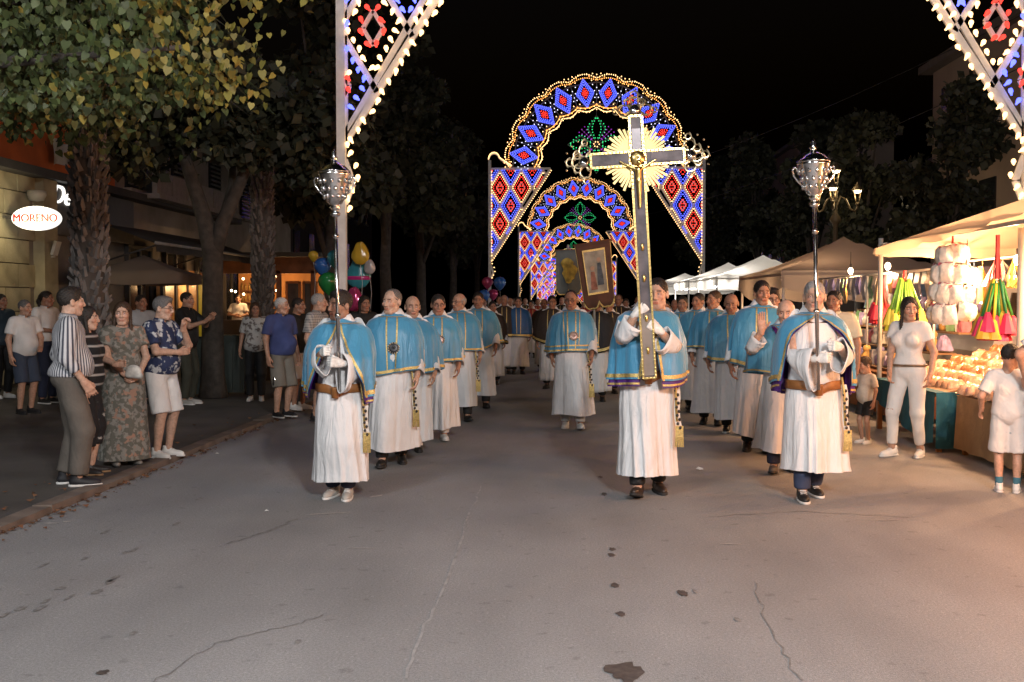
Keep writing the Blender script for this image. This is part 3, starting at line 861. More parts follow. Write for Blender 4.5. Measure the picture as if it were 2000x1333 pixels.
# stains, scratches and scraps on the asphalt
def blotch(px, py, w, h, mat, name='oil_stain', seed=0, lift=.004, parent=road):
    c = gnd(px, py); r = random.Random(seed + px); n = 22; V = [(0, 0, 0)]
    for k in range(n):
        a = 2 * math.pi * k / n; q = r.uniform(.62, 1.1)
        V.append((w / 2 * q * math.cos(a), h / 2 * q * math.sin(a), 0))
    o = mk(name, V, [(0, 1 + k, 1 + (k + 1) % n) for k in range(n)], mat, parent, False)
    o.location = (c.x, c.y, lift); return o
stain = M('oil_dark', (.075, .062, .055), .7, var=.4, scale=25); stain2 = M('stain_faint', (.205, .20, .195), .8, var=.4, scale=25)
for i, (px, py, w, h) in enumerate([(1222, 1314, .19, .26), (1212, 1200, .055, .09), (1201, 1144, .055, .09), (1194, 1085, .05, .10), (1196, 1074, .05, .09), (1333, 1160, .06, .12), (200, 1315, .06, .06),
                                    (1180, 966, .05, .14), (1173, 933, .05, .12), (262, 1075, .06, .12), (220, 1132, .07, .14), (215, 1138, .06, .1), (190, 1157, .09, .09), (80, 1188, .07, .11), (40, 1190, .08, .08), (205, 1040, .06, .12),
                                    (390, 975, .10, .12), (118, 1150, .10, .06), (10, 1202, .05, .1), (345, 1024, .06, .1), (260, 1238, .05, .05), (582, 1254, .05, .05), (1357, 1156, .04, .08), (1440, 1211, .05, .06), (90, 1175, .05, .08),
                                    (245, 1080, .07, .06), (135, 1168, .04, .1), (85, 1105, .05, .1), (165, 1092, .05, .07)]):
    blotch(px, py, w * (1 if i < 9 else .62), h * (1.15 if i < 9 else 1.4), stain if i < 9 else stain2, seed=i)
def crack(pts, w, mat, name, lift=.003):
    P_ = [gnd(*q) for q in pts]; r = random.Random(pts[0][0]); L = []
    for a, b_ in zip(P_[:-1], P_[1:]):
        for k in range(9): L.append(a.lerp(b_, k / 9) + Vector((r.uniform(-1, 1) * .018, r.uniform(-1, 1) * .03, 0)))
    V = []
    for k, q in enumerate(L):
        d_ = (L[min(k + 1, len(L) - 1)] - L[max(k - 1, 0)]).normalized(); n_ = Vector((-d_.y, d_.x, 0)) * w * r.uniform(.4, 1.2)
        V += [(q + n_)[:2] + (lift,), (q - n_)[:2] + (lift,)]
    mk(name, V, [(2 * k, 2 * k + 1, 2 * k + 3, 2 * k + 2) for k in range(len(L) - 1)], mat, road, False)
cm_ = M('crack_dark', (.19, .187, .185), .9, var=.3, scale=30); sm_ = M('seam_pale', (.305, .305, .305), .9, var=.25, scale=12)
crack([(790, 1330), (850, 1180), (905, 1040), (945, 940)], .008, sm_, 'road_seam')
crack([(445, 1062), (520, 1040), (585, 1012)], .012, cm_, 'road_crack'); crack([(1560, 1330), (1500, 1220), (1470, 1130)], .005, cm_, 'road_crack'); crack([(1380, 1010), (1560, 1000), (1800, 1012)], .006, cm_, 'road_crack')
crack([(300, 1333), (420, 1260), (560, 1225), (640, 1200)], .005, cm_, 'road_crack')
chalk = M('pale_scrape', (.42, .40, .38), .9, var=.3, scale=30)
for i, (px, py, w, h, rz) in enumerate([(703, 1072, .20, .018, .05), (1430, 1064, .20, .02, -.1), (735, 970, .16, .05, .9), (640, 1004, .40, .03, .35), (1730, 1017, .24, .02, .1), (100, 1023, .12, .05, .1), (130, 1020, .07, .05, .3)]):
    o = blotch(px, py, w, h, chalk, 'pale_scrape', seed=60 + i); o.rotation_euler.z = rz
lit = M('scrap_white', (.7, .68, .66), .8, var=.1)
def scrap(px, py, sc_, label):
    c = gnd(px, py); b = B(); r = random.Random(px)
    V = [(r.uniform(-1, 1) * .05 * sc_, r.uniform(-1, 1) * .035 * sc_, r.uniform(.004, .03) * sc_) for _ in range(7)]
    V = sorted(V, key=lambda p: math.atan2(p[1], p[0])); V.append((0, 0, .04 * sc_))
    o = mk('paper_scrap', V, [(i, (i + 1) % 7, 7) for i in range(7)], lit, None, False); o.location = (c.x, c.y, 0)
    tag(o, label, 'litter')
scrap(1364, 920, 1.0, 'crumpled white paper scrap on the road between cross bearer and right staff bearer')
scrap(520, 1000, .5, 'tiny white scrap on the road in front of the left staff bearer')
scrap(424, 888, .5, 'tiny white scrap at the kerb beside the man in white shorts')
# dry leaves along the kerb
def leaves_stuff():
    V = []; F = []; r = random.Random(4)
    for i in range(420):
        y = r.uniform(6.9, 24) if i > 130 else r.uniform(7.2, 11.5)
        x = KX + abs(r.gauss(0, .07)) + .01 if r.random() < .75 else KX - .2 - abs(r.gauss(0, .3))
        z = .008 if x > KX else .048
        s_ = r.uniform(.012, .034); a = r.uniform(0, 6.3); n = len(V)
        ca, sa = math.cos(a) * s_, math.sin(a) * s_; cu = r.uniform(.2, .8) * s_
        V += [(x - ca, y - sa, z + cu), (x + sa * .6, y - ca * .6, z), (x + ca, y + sa, z + cu * .8), (x - sa * .6, y + ca * .6, z + cu * .3)]
        F += [(n, n + 1, n + 2, n + 3)]
    o = mk('fallen_leaves', V, F, M('dry_leaf', (.14, .065, .03), .8, island=True, var=.6), None, False)
    tag(o, 'dry brown leaves gathered along the left kerb', 'leaves', kind='stuff')
leaves_stuff()

# ------------------------------------------------------------------ arches of lights
WH = M('arch_white_paint', (.78, .77, .76), .7, var=.1, scale=9)
BULB = {'w': M('bulb_warm', (1, .60, .26), emit=3.4, var=0), 'b': M('bulb_blue', (.09, .12, 1.0), emit=3.6, var=0), 'r': M('bulb_red', (1, .045, .03), emit=2.2, var=0),
        'c': M('bulb_cool', (.9, .88, 1.0), emit=1.6, var=0), 'g': M('bulb_green', (.03, .62, .20), emit=1.7, var=0), 'p': M('bulb_purple', (.40, .03, .55), emit=1.0, var=0), 'o': M('bulb_orange', (1, .42, .10), emit=2.6, var=0)}
AS = 10.0 / 415; AY0 = 15.9; ACX = 1.78
def AU(x): return (x - 1162.5) * AS
def AV(y): return CAM_Z + (590 - y) * AS
def clip_seg(p, q, poly):
    t0, t1 = 0.0, 1.0; d = (q[0] - p[0], q[1] - p[1]); n = len(poly)
    for i in range(n):
        a, b = poly[i], poly[(i + 1) % n]; nx, ny = (b[1] - a[1]), -(b[0] - a[0])
        num = (a[0] - p[0]) * nx + (a[1] - p[1]) * ny; den = d[0] * nx + d[1] * ny
        if abs(den) < 1e-9:
            if num < 0: return None
            continue
        t = num / den
        if den > 0: t1 = min(t1, t)
        else: t0 = max(t0, t)
    if t1 - t0 < .02: return None
    return ((p[0] + d[0] * t0, p[1] + d[1] * t0), (p[0] + d[0] * t1, p[1] + d[1] * t1))
def inside(p, poly, mrg=0):
    n = len(poly)
    for i in range(n):
        a, b = poly[i], poly[(i + 1) % n]; nx, ny = (b[1] - a[1]), -(b[0] - a[0]); L = math.hypot(nx, ny)
        if ((p[0] - a[0]) * nx + (p[1] - a[1]) * ny) / L > -mrg: return False
    return True
# left fin triangle (u, v), counter-clockwise; nx formula above needs outward normals on the right-hand side
FIN = [(AU(957), AV(508)), (AU(1073), AV(331)), (AU(957), AV(331))]
HW, HH = 21 * AS, 35 * AS
def fin_layout(dense=False):
    slats, bulbs = [], []
    cen = [(x, y) for x, y in ((996, 333), (1038, 333), (954, 333), (1017, 368), (975, 368), (1059, 368), (954, 403), (996, 403), (975, 438), (954, 473), (1017, 438), (996, 473))]
    seen = set()
    for (x, y) in cen:
        u, v = AU(x), AV(y); blue = y in (333, 403, 473)
        cs = [(u, v + HH), (u + HW, v), (u, v - HH), (u - HW, v)]
        for i in range(4):
            p, q = cs[i], cs[(i + 1) % 4]; key = tuple(sorted(((round(p[0], 2), round(p[1], 2)), (round(q[0], 2), round(q[1], 2)))))
            if key in seen: continue
            seen.add(key); sg = clip_seg(p, q, FIN)
            if sg: slats.append((sg[0], sg[1], .085))
        def ringb(k, n, c):
            for i in range(4):
                p, q = cs[i], cs[(i + 1) % 4]
                for j in range(n):
                    t = (j + .5) / n; pu = u + k * (p[0] + (q[0] - p[0]) * t - u); pv = v + k * (p[1] + (q[1] - p[1]) * t - v)
                    if inside((pu, pv), FIN, .05): bulbs.append((pu, pv, c))
        if dense:
            ringb(.84, 8, 'b' if blue else 'w'); ringb(.64, 6, 'b' if blue else 'r'); ringb(.36, 3, 'r'); ringb(.16, 1, 'r')
        elif blue: ringb(.80, 5, 'b'); ringb(.40, 2, 'r')
        else: ringb(.80, 5, 'w'); ringb(.42, 2, 'r')
        small = [(u, v + HH * .3), (u + HW * .3, v), (u, v - HH * .3), (u - HW * .3, v)]
        if all(inside(p, FIN, .02) for p in small) or (u < AU(957) + HW * 1.1 and inside((u + HW * .3, v), FIN, .02)):
            for i in range(4):
                sg = clip_seg(small[i], small[(i + 1) % 4], FIN)
                if sg: slats.append((sg[0], sg[1], .06))
    for i in range(3): slats.append((FIN[i], FIN[(i + 1) % 3], .10))
    a, b = FIN[0], FIN[1]; n = 46 if dense else 30
    nx, nv = .055, -.036
    for j in range(n):
        t = (j + .5) / n; bulbs.append((a[0] + (b[0] - a[0]) * t + nx * 1.3, a[1] + (b[1] - a[1]) * t + nv * 1.6, 'w'))
    for j, (du, dv) in enumerate([(.05, -.05), (.07, -.18), (.16, -.36), (.2, -.55), (.13, -.72), (.06, -.85), (.06, -1.0)]): bulbs.append((a[0] + du, a[1] + dv, 'w'))
    slats.append(((a[0], a[1] - .25), (a[0] + .12, a[1] - .6), .09)); slats.append(((a[0] + .12, a[1] - .6), (a[0], a[1] - .9), .09))
    for j in range(28 if dense else 9): bulbs.append((a[0] + .05, a[1] + (.2 if dense else 1.0) + j * (.145 if dense else .36), 'w' if dense or j % 4 == 0 else 'b'))
    return slats, bulbs
def ring_layout():
    slats, bulbs = [], []; cv = AV(328); px = AS
    def pol(r, a): return (r * px * math.cos(a), cv + r * px * math.sin(a))
    for i in range(10):
        a = math.radians(9 + 18 * i)
        cs = [pol(172, a), pol(143, a + 18 / 143), pol(114, a), pol(143, a - 18 / 143)]; c = pol(143, a)
        for k in range(4):
            slats.append((cs[k], cs[(k + 1) % 4], .06))
        def rb(s_, n, cc):
            for k in range(4):
                p, q = cs[k], cs[(k + 1) % 4]
                for j in range(n):
                    t = (j + .5) / n; bulbs.append((c[0] + s_ * (p[0] + (q[0] - p[0]) * t - c[0]), c[1] + s_ * (p[1] + (q[1] - p[1]) * t - c[1]), cc))
        rb(.94, 9, 'b'); rb(.78, 7, 'b'); rb(.60, 5, 'b'); rb(.36, 3, 'r'); rb(.18, 2, 'r'); bulbs.append((*c, 'r'))
    for i in range(11):
        a = math.radians(18 * i)
        for rr, da in ((152, 0), (146, .03), (146, -.03), (139, 0), (133, .025), (133, -.025), (158, .05), (158, -.05)):
            bulbs.append((*pol(rr, a + da), 'c'))
        for rr, da, cc in ((168, 0, 'o'), (172, .03, 'o'), (172, -.03, 'o'), (177, 0, 'w'), (166, .06, 'w'), (166, -.06, 'w'), (179, .045, 'w'), (179, -.045, 'w'), (174, .085, 'o'), (174, -.085, 'o'), (179, .11, 'w'), (179, -.11, 'w'),
                           (120, 0, 'o'), (116, .04, 'w'), (116, -.04, 'w'), (110, 0, 'w'), (124, .05, 'w'), (124, -.05, 'w'), (109, .08, 'w'), (109, -.08, 'w'), (113, .12, 'o'), (113, -.12, 'o'), (106, .13, 'w'), (106, -.13, 'w')):
            if 0 <= a + da <= math.pi: bulbs.append((*pol(rr, a + da), cc))
        if i < 10:
            a2 = math.radians(18 * (i + 1))
            slats.append((pol(163, a), pol(163, a2), .05)); slats.append((pol(122, a), pol(122, a2), .05))
        slats.append((pol(112, a), pol(176, a), .04))
    # hanging floral ornament
    fc = (0, AV(285))
    for k in range(4):
        a = math.pi / 2 * k + math.pi / 2
        def pt(r, w): return (fc[0] + px * (r * math.cos(a) - w * math.sin(a)), fc[1] + px * (r * math.sin(a) + w * math.cos(a)))
        for j in range(8):
            t = j / 7; w = 17 * math.sin(math.pi * min(1, t * .85 + .1))
            for q in (-1, -.5, .5, 1): bulbs.append((*pt(12 + 38 * t, q * w), 'g'))
        for q in (-1, 1): slats.append((pt(4, 0), pt(30, q * 16), .04)); slats.append((pt(30, q * 16), pt(56, 0), .04))
        a += math.pi / 4
        for j in range(5):
            for q in (-6, 0, 6): bulbs.append((*pt(14 + 6.5 * j, q * (j + 1) / 4), 'p'))
        slats.append((pt(0, 0), pt(42, 0), .04))
    for j in range(6): bulbs.append((fc[0] + 5 * px * math.cos(j), fc[1] + 5 * px * math.sin(j), 'w'))
    slats.append(((0, AV(285) + 56 * px), (0, cv + 112 * px), .012))
    return slats, bulbs
FS, FB = fin_layout(); _, FD = fin_layout(True); RS, RB = ring_layout()
for i in range(10):
    for j in range(13):  # scalloped warm outlines
        t = (j + .5) / 13; a = math.radians(18 * (i + t)); q = abs(math.sin(math.pi * t))
        for rr_, cc in ((170 + 9 * q, 'w'), (166 + 6 * q, 'o'), (114 - 7 * q, 'w'), (119 - 5 * q, 'o')): RB.append((rr_ * AS * math.cos(a), AV(328) + rr_ * AS * math.sin(a), cc))
BV = np.array([(.0, 0, 1.25), (1, 0, 0), (0, 1, 0), (-1, 0, 0), (0, -1, 0), (0, 0, -1.0)]) ; BF = np.array([(0, 1, 2), (0, 2, 3), (0, 3, 4), (0, 4, 1), (5, 2, 1), (5, 3, 2), (5, 4, 3), (5, 1, 4)])
def bulbs_mesh(bl, c, r, parent):
    P = np.array([(u, -.07, v) for u, v, cc in bl if cc == c])
    if not len(P): return
    V = (P[:, None, :] + BV[None] * r).reshape(-1, 3); F = (np.arange(len(P))[:, None, None] * 6 + BF[None]).reshape(-1, 3)
    nm = {'w': 'warm_bulbs', 'b': 'blue_bulbs', 'r': 'red_bulbs', 'c': 'white_bulbs', 'g': 'green_bulbs', 'p': 'purple_bulbs', 'o': 'amber_bulbs'}[c]
    o = mk(nm, V, F, BULB[c], parent); o['kind'] = 'stuff'; return o
def mir(s): return [((-p[0], p[1]), (-q[0], q[1]), w) for p, q, w in s]
def post_b(u, z0):
    b = B().box((u, 0, (AV(331) + .4 + z0) / 2), (.13, .11, AV(331) + .4 - z0)); return b
def swan(sd):
    c = []
    for q in np.linspace(0, 1, 14):
        if q < .55: a = math.pi * (1.0 - q / .55 * .95); c.append((-5.05 + .26 + .26 * -math.cos(math.pi - a) , AV(314) + .30 * math.sin(a)))
        else: t = (q - .55) / .45; c.append((-4.53 + .55 * t, AV(314) + .05 - .36 * t))
    return [(sd * -u, v) for u, v in c] if sd > 0 else c
tpl = {}
def make_arch(i, Y, label):
    zo = slope(Y) + (.38 if i == 0 else 0); root = empty('illuminated_arch', (ACX, Y, zo), 0, label, 'light arch', 'arches of coloured lights over the street')
    near = i == 0
    if i >= 2 and tpl:  # same frame, shared mesh data
        for ch in tpl['kids']:
            c = ch.copy(); col.objects.link(c); c.parent = root
        return root
    for sd in (-1, 1):
        post_b(sd * 5.0, -.39 if near else 0).out('post', WH, root)
        b = B(); sw = swan(sd)
        b.tube([(u, 0, v) for u, v in sw], .045, 6).out('scroll', WH, root)
    for sd, ss in ((-1, FS), (1, mir(FS))):
        if i < 2:
            for p, q, w in ss: B().bar((p[0], 0, p[1]), (q[0], 0, q[1]), w, .05).out('slat', WH, root)
    fr = B()
    for p, q, w in RS: fr.bar((p[0], 0, p[1]), (q[0], 0, q[1]), w, .03)
    fr.out('ring_frame', M('arch_dark_frame', (.16, .155, .16), .8, var=.1), root)
    sb = [(u, v + .05, 'w') for sd in (-1, 1) for u, v in [(sd * abs(x), y) for x, y in [((a[0] + b_[0]) / 2, (a[1] + b_[1]) / 2) for a, b_ in zip(swan(-1)[:-1], swan(-1)[1:])] + swan(-1)]]
    fins = FB + [(-u, v, c) for u, v, c in FB]
    if near:
        protos = {}
        k = 0
        for u, v, c in fins:
            if v > 6.6: sb.append((u, v, c)); continue
            if c not in protos:
                bb = B().lathe([(.008, -.03), (.018, -.02), (.018, 0), (.033, .03), (.038, .055), (.030, .085), (.0, .1)], (0, 0, 0), 8)
                protos[c] = bb.out('bulb', BULB[c], root, True); o = protos[c]
            else: o = inst(protos[c], 'bulb', parent=root)
            tu = (u - (AU(957) if u < 0 else -AU(957)))
            o.location = (u, -.04, v); o.rotation_euler = (math.radians(75), 0, math.radians(rnd.uniform(-20, 20)))
            o.rotation_euler = (math.radians(rnd.uniform(35, 70)), 0, math.radians(rnd.uniform(-60, 60)))
            o.scale = (.95,) * 3
        allb = RB + sb
    else: allb = RB + FD + [(-u, v, c) for u, v, c in FD] + sb
    for c in BULB: bulbs_mesh(allb, c, .029 if i else .04, root)
    if i == 1: tpl['kids'] = list(root.children)
    return root
al = ['nearest arch of coloured bulbs, only its two lower fins in the frame', 'large arch of blue red and amber bulbs behind the raised cross', 'second arch of coloured bulbs framed inside the large one',
      'third arch of coloured bulbs just above the painted banner', 'fourth arch of bulbs, its left fin beside the grey banner', 'fifth arch of bulbs deep in the row of arches', 'last small arch of bulbs at the far end of the row']
for i in range(7):
    make_arch(i, AY0 if i == 0 else 50.5 + 37.3 * (i - 1), al[i])

# ------------------------------------------------------------------ trees
def leaf_cloud(blobs, n, size, seed, droop=.3, shell=.55):
    g = np.random.default_rng(seed); w = np.array([b[3] ** 2 for b in blobs]); w = w / w.sum()
    ii = g.choice(len(blobs), n, p=w); d = g.normal(size=(n, 3)); d /= np.linalg.norm(d, axis=1, keepdims=True)
    rad = (shell + (1 - shell) * g.random(n)) * np.where(g.random(n) < .25, g.random(n), 1)
    bl = np.array(blobs); P = bl[ii, :3] + d * (rad * bl[ii, 3])[:, None] * np.array((1, 1, .8))
    s = size * g.uniform(.6, 1.3, n)
    ax = g.normal(size=(n, 3)); ax[:, 2] -= droop * 2; ax /= np.linalg.norm(ax, axis=1, keepdims=True)
    sd = np.cross(ax, g.normal(size=(n, 3))); sd /= np.linalg.norm(sd, axis=1, keepdims=True)
    V = np.stack([P, P + (ax * .45 + sd * .42) * s[:, None], P + ax * s[:, None], P + (ax * .45 - sd * .42) * s[:, None]], 1).reshape(-1, 3)
    return V, (np.arange(n)[:, None] * 4 + np.arange(4)[None])
LEAF_D = M('leaf_dark', (.028, .030, .014), .65, island=True, var=.45)
BARK = M('bark_dark', (.060, .050, .042), .9, var=.35, scale=9, bump=.8, bscale=26)
def crown_blobs(R, h, z0, seed):
    r = random.Random(seed); out = []
    for i in range(16):
        a = r.uniform(0, 6.28); q = r.uniform(.15, .75); z = r.random()
        out.append((R * q * math.cos(a) * (1.1 - .6 * z), R * q * math.sin(a) * (1.1 - .6 * z), z0 + h * z, R * r.uniform(.28, .45)))
    return out
tree_tpl = []
for k in range(3):
    bl = crown_blobs(2.3, 5.4, 4.2, 30 + k); V, F = leaf_cloud(bl, 5200, .30, 40 + k)
    me_c = mk('crown', V, F, LEAF_D, None, False)
    b = B(); b.tube([(0, 0, 0), (.03, .02, 1.2), (.0, .06, 2.6), (.1, 0, 4.6), (.05, .05, 7.5)], [.24, .19, .17, .13, .04], 10)
    for q, bb in enumerate(bl[:7]): b.tube([(0, .04, 2.5 + .2 * q), ((bb[0]) * .45, bb[1] * .45, 3.1 + (bb[2] - 3) * .5), bb[:3]], [.10, .07, .02], 7)
    me_t = b.out('trunk', BARK, None, True)
    tree_tpl.append((me_c, me_t))
used_t = set()
def tree(x, y, s, rz, k, label):
    root = empty('tree', (x, y, slope(y) + .1), rz, label, 'tree', 'dark street trees'); root.scale = (s, s, s)
    c, t = tree_tpl[k % 3]
    if k % 3 in used_t: c = inst(c, 'crown', parent=root); t = inst(t, 'trunk', parent=root)
    else: used_t.add(k % 3); c.parent = root; t.parent = root
    return root
for i, (x, y, s, lab) in enumerate([(-5.9, 27.5, .98, 'dark street tree right behind the left staff lantern'), (-5.7, 35.5, 1.05, 'dark leafy tree behind the second robed man of the left file'), (-5.6, 44, 1.1, 'dark tree left of the large light arch'),
                               (-5.7, 58, 1.1, 'dark tree just outside the left post of the large arch'), (-5.8, 76, 1.1, 'distant dark tree between the first and second left arch posts'),
                               (9.7, 27, .70, 'dark tree above the nearest market stall on the right'), (9.3, 33.5, .72, 'dark tree beside the candelabra street lamp'), (9.8, 42, .85, 'dark tree behind the right staff lantern'),
                               (9.6, 52, .95, 'dark tree right of the large light arch'), (9.4, 66, 1.0, 'distant dark tree behind the white lit canopies'), (10.5, 37.5, .6, 'small dark tree low beyond the grey gazebo roof'),
                               ]):
    tree(x, y, s, i * 1.3, i, lab)
# big-leaved tree reaching in from the left
def near_tree():
    bx, by = -6.0, 8.6
    root = empty('lime_tree', (bx, by, .1), 0, 'broad-leaved tree with yellowing leaves hanging in from the upper left', 'tree')
    b = B(); b.tube([(-.4, 0, 0), (-.35, 0, 1.5), (-.2, .05, 2.8), (0, .1, 4.2), (.1, .2, 6)], [.26, .22, .2, .15, .06], 12)
    limbs = [[(-.2, .05, 2.9), (.5, .1, 3.25), (1.3, 0, 3.45), (2.3, .1, 3.55), (3.0, .1, 3.6)], [(-.1, .05, 3.4), (.8, .5, 4.0), (1.9, .6, 4.3), (3.2, .3, 4.5)], [(0, .1, 3.9), (.6, -.4, 4.6), (1.6, -.5, 5.1), (2.6, -.3, 5.2)],
             [(-.2, .05, 2.9), (.3, .9, 3.3), (.9, 1.8, 3.6), (1.4, 2.5, 3.7)], [(.0, .1, 3.6), (1.0, 1.0, 4.4), (2.2, 1.3, 4.9)]]
    for L in limbs: b.tube(L, [.10, .07, .05, .03, .02][:len(L)], 7)
    b.out('trunk', BARK, root, True)
    g = np.random.default_rng(8); tw = []
    for L in limbs:
        L = np.array(L)
        for q in range(850):
            t = g.uniform(.15, 1) * (len(L) - 1); i = min(int(t), len(L) - 2); p = L[i] + (L[i + 1] - L[i]) * (t - i)
            tw.append(p + g.normal(0, 1, 3) * np.array((.34, .36, .30)) + np.array((.1, 0, -.12)))
    tw = np.array(tw)
    keep = []
    for p in tw:
        X, Y, Z = p[0] + bx, p[1] + by, p[2] + .1
        keep.append(Z > 2.95 + max(0, (X + 5.2)) * .12 + (.25 if X < -4.6 else 0))
    tw = tw[np.array(keep)]
    n = len(tw) * 3
    P = np.repeat(tw, 3, 0) + g.normal(0, .06, (n, 3))
    # heart-shaped leaf outline: tip down, folded a little on the mid-rib
    out = np.array([(0, 0, 0), (.34, 0, .10), (.50, .04, -.18), (.36, .07, -.58), (0, .0, -1.05), (-.36, .07, -.58), (-.50, .04, -.18), (-.34, 0, .10)])
    s = g.uniform(.04, .085, n); yaw = g.uniform(-1.2, 1.2, n) + np.where(g.random(n) < .25, 3.14, 0); pit = g.normal(.25, .45, n); rol = g.normal(0, .35, n)
    V = np.zeros((n, 8, 3))
    for k in range(8):
        x, y, z = out[k] * 1.0
        X = x * np.cos(rol) - z * np.sin(rol); Z = x * np.sin(rol) + z * np.cos(rol); Y = np.full(n, y)
        Y2 = Y * np.cos(pit) - Z * np.sin(pit); Z2 = Y * np.sin(pit) + Z * np.cos(pit)
        V[:, k, 0] = (X * np.cos(yaw) - Y2 * np.sin(yaw)) * s; V[:, k, 1] = (X * np.sin(yaw) + Y2 * np.cos(yaw)) * s; V[:, k, 2] = Z2 * s
    V += P[:, None]
    yel = (P[:, 0] + g.normal(0, .35, n)) > 3.0  # warm light on the right-hand tips, painted as yellow leaf colour
    yel |= g.random(n) < .04
    Fq = np.array([(0, 1, 2, 3), (0, 3, 4, 5), (0, 5, 6, 7)])
    for nm, msk, mt in (('crown', ~yel, M('leaf_green', (.055, .074, .022), .6, island=True, var=.45)), ('crown', yel, M('leaf_yellowing', (.19, .16, .03), .6, island=True, var=.35))):
        Vv = V[msk]; F = (np.arange(len(Vv))[:, None, None] * 8 + Fq[None]).reshape(-1, 4)
        mk(nm, Vv.reshape(-1, 3), F, mt, root, False)
near_tree()
# palms: shaggy trunks
def palm(x, y, r, h, label, seed):
    root = empty('palm_tree', (x, y, .1), 0, label, 'palm tree'); g = random.Random(seed)
    B().tube([(0, 0, 0), (0, .02, h * .5), (.02, 0, h)], [r * .92, r * .86, r * .8], 14).out('trunk', M('palm_core', (.08, .065, .055), .95, var=.3), root, True)
    V = []; F = []
    rows = int(h / .085)
    for i in range(rows):
        for k in range(15):
            a = (k + .5 * (i % 2)) / 15 * 2 * math.pi + g.uniform(-.3, .3); z = .1 + i * .085 + g.uniform(-.04, .04); w = g.uniform(.022, .05); L = g.uniform(.05, .15); o = g.uniform(.02, .08)
            ca, sa = math.cos(a), math.sin(a); n = len(V); r0 = r * .80
            def P(rr, t, zz): return (rr * ca - t * sa, rr * sa + t * ca, zz)
            V += [P(r0, -w, z), P(r0, w, z), P(r0 + o, w * .55, z + L), P(r0 + o, -w * .55, z + L), P(r0 + .02 + o * .9, 0, z + L * .6), P(r0 + .03, 0, z - .02)]
            F += [(n, n + 5, n + 4, n + 3), (n + 5, n + 1, n + 2, n + 4), (n + 3, n + 4, n + 2), (n, n + 3, n + 2, n + 1)]
    o = mk('leaf_stubs', V, F, M('palm_boot', (.125, .112, .105), .95, island=True, var=.45), root, False); o['kind'] = 'stuff'
    # fronds
    V = []; F = []
    for k in range(26):
        a = g.uniform(0, 6.28); el = g.uniform(-.3, 1.0); L = g.uniform(1.8, 2.5); pr = None
        for i in range(9):
            t = i / 8; rr = L * t * math.cos(el) ; z = h + L * t * math.sin(el) - 1.0 * t * t * L * .55
            c = (rr * math.cos(a), rr * math.sin(a), z)
            for sd in (-1, 1):
                n = len(V); ll = .42 * math.sin(math.pi * min(1, t * .9 + .12)); px_, py_ = -math.sin(a) * sd, math.cos(a) * sd
                V += [c, (c[0] + math.cos(a) * .06, c[1] + math.sin(a) * .06, c[2]), (c[0] + px_ * ll + math.cos(a) * .22, c[1] + py_ * ll + math.sin(a) * .22, c[2] - .16)]
                F += [(n, n + 1, n + 2)]
    mk('fronds', V, F, M('palm_frond', (.045, .06, .025), .6, island=True, var=.4), root, False)
palm(-5.75, 12.95, .215, 5.6, 'shaggy palm trunk beside the oval red-lettered sign', 3)
palm(-5.7, 20.5, .215, 5.2, 'shaggy palm trunk in front of the warm lit cafe', 4)
# plain forked tree between the palms
def fork_tree():
    root = empty('forked_tree', (-5.68, 17.4, .1), 0, 'forked smooth-trunked tree between the two palms', 'tree')
    b = B(); b.tube([(0, 0, -.05), (.0, 0, .3), (.0, .0, 1.4), (.02, 0, 2.3), (-.12, 0, 2.9), (-.45, .05, 3.9), (-.7, .1, 5.0)], [.24, .19, .165, .165, .13, .10, .05], 12)
    b.tube([(.02, 0, 2.2), (.18, .0, 2.8), (.55, .1, 3.7), (.9, .1, 4.7)], [.13, .12, .09, .04], 10)
    b.tube([(.18, 0, 2.8), (.2, .5, 3.5), (.1, .9, 4.6)], [.09, .07, .03], 8)
    b.out('trunk', BARK, root, True)
    bl = [(-.7, 0, 4.6, 1.0), (.9, 0, 4.5, 1.0), (.1, .8, 5.0, 1.1), (0, -.6, 5.2, 1.0), (-1.4, .3, 4.2, .8), (1.6, .3, 4.0, .8), (.6, -.6, 4.1, .6), (2.0, -.3, 4.6, .8)]
    V, F = leaf_cloud(bl, 6500, .20, 77); mk('crown', V, F, LEAF_D, root, False)
fork_tree()

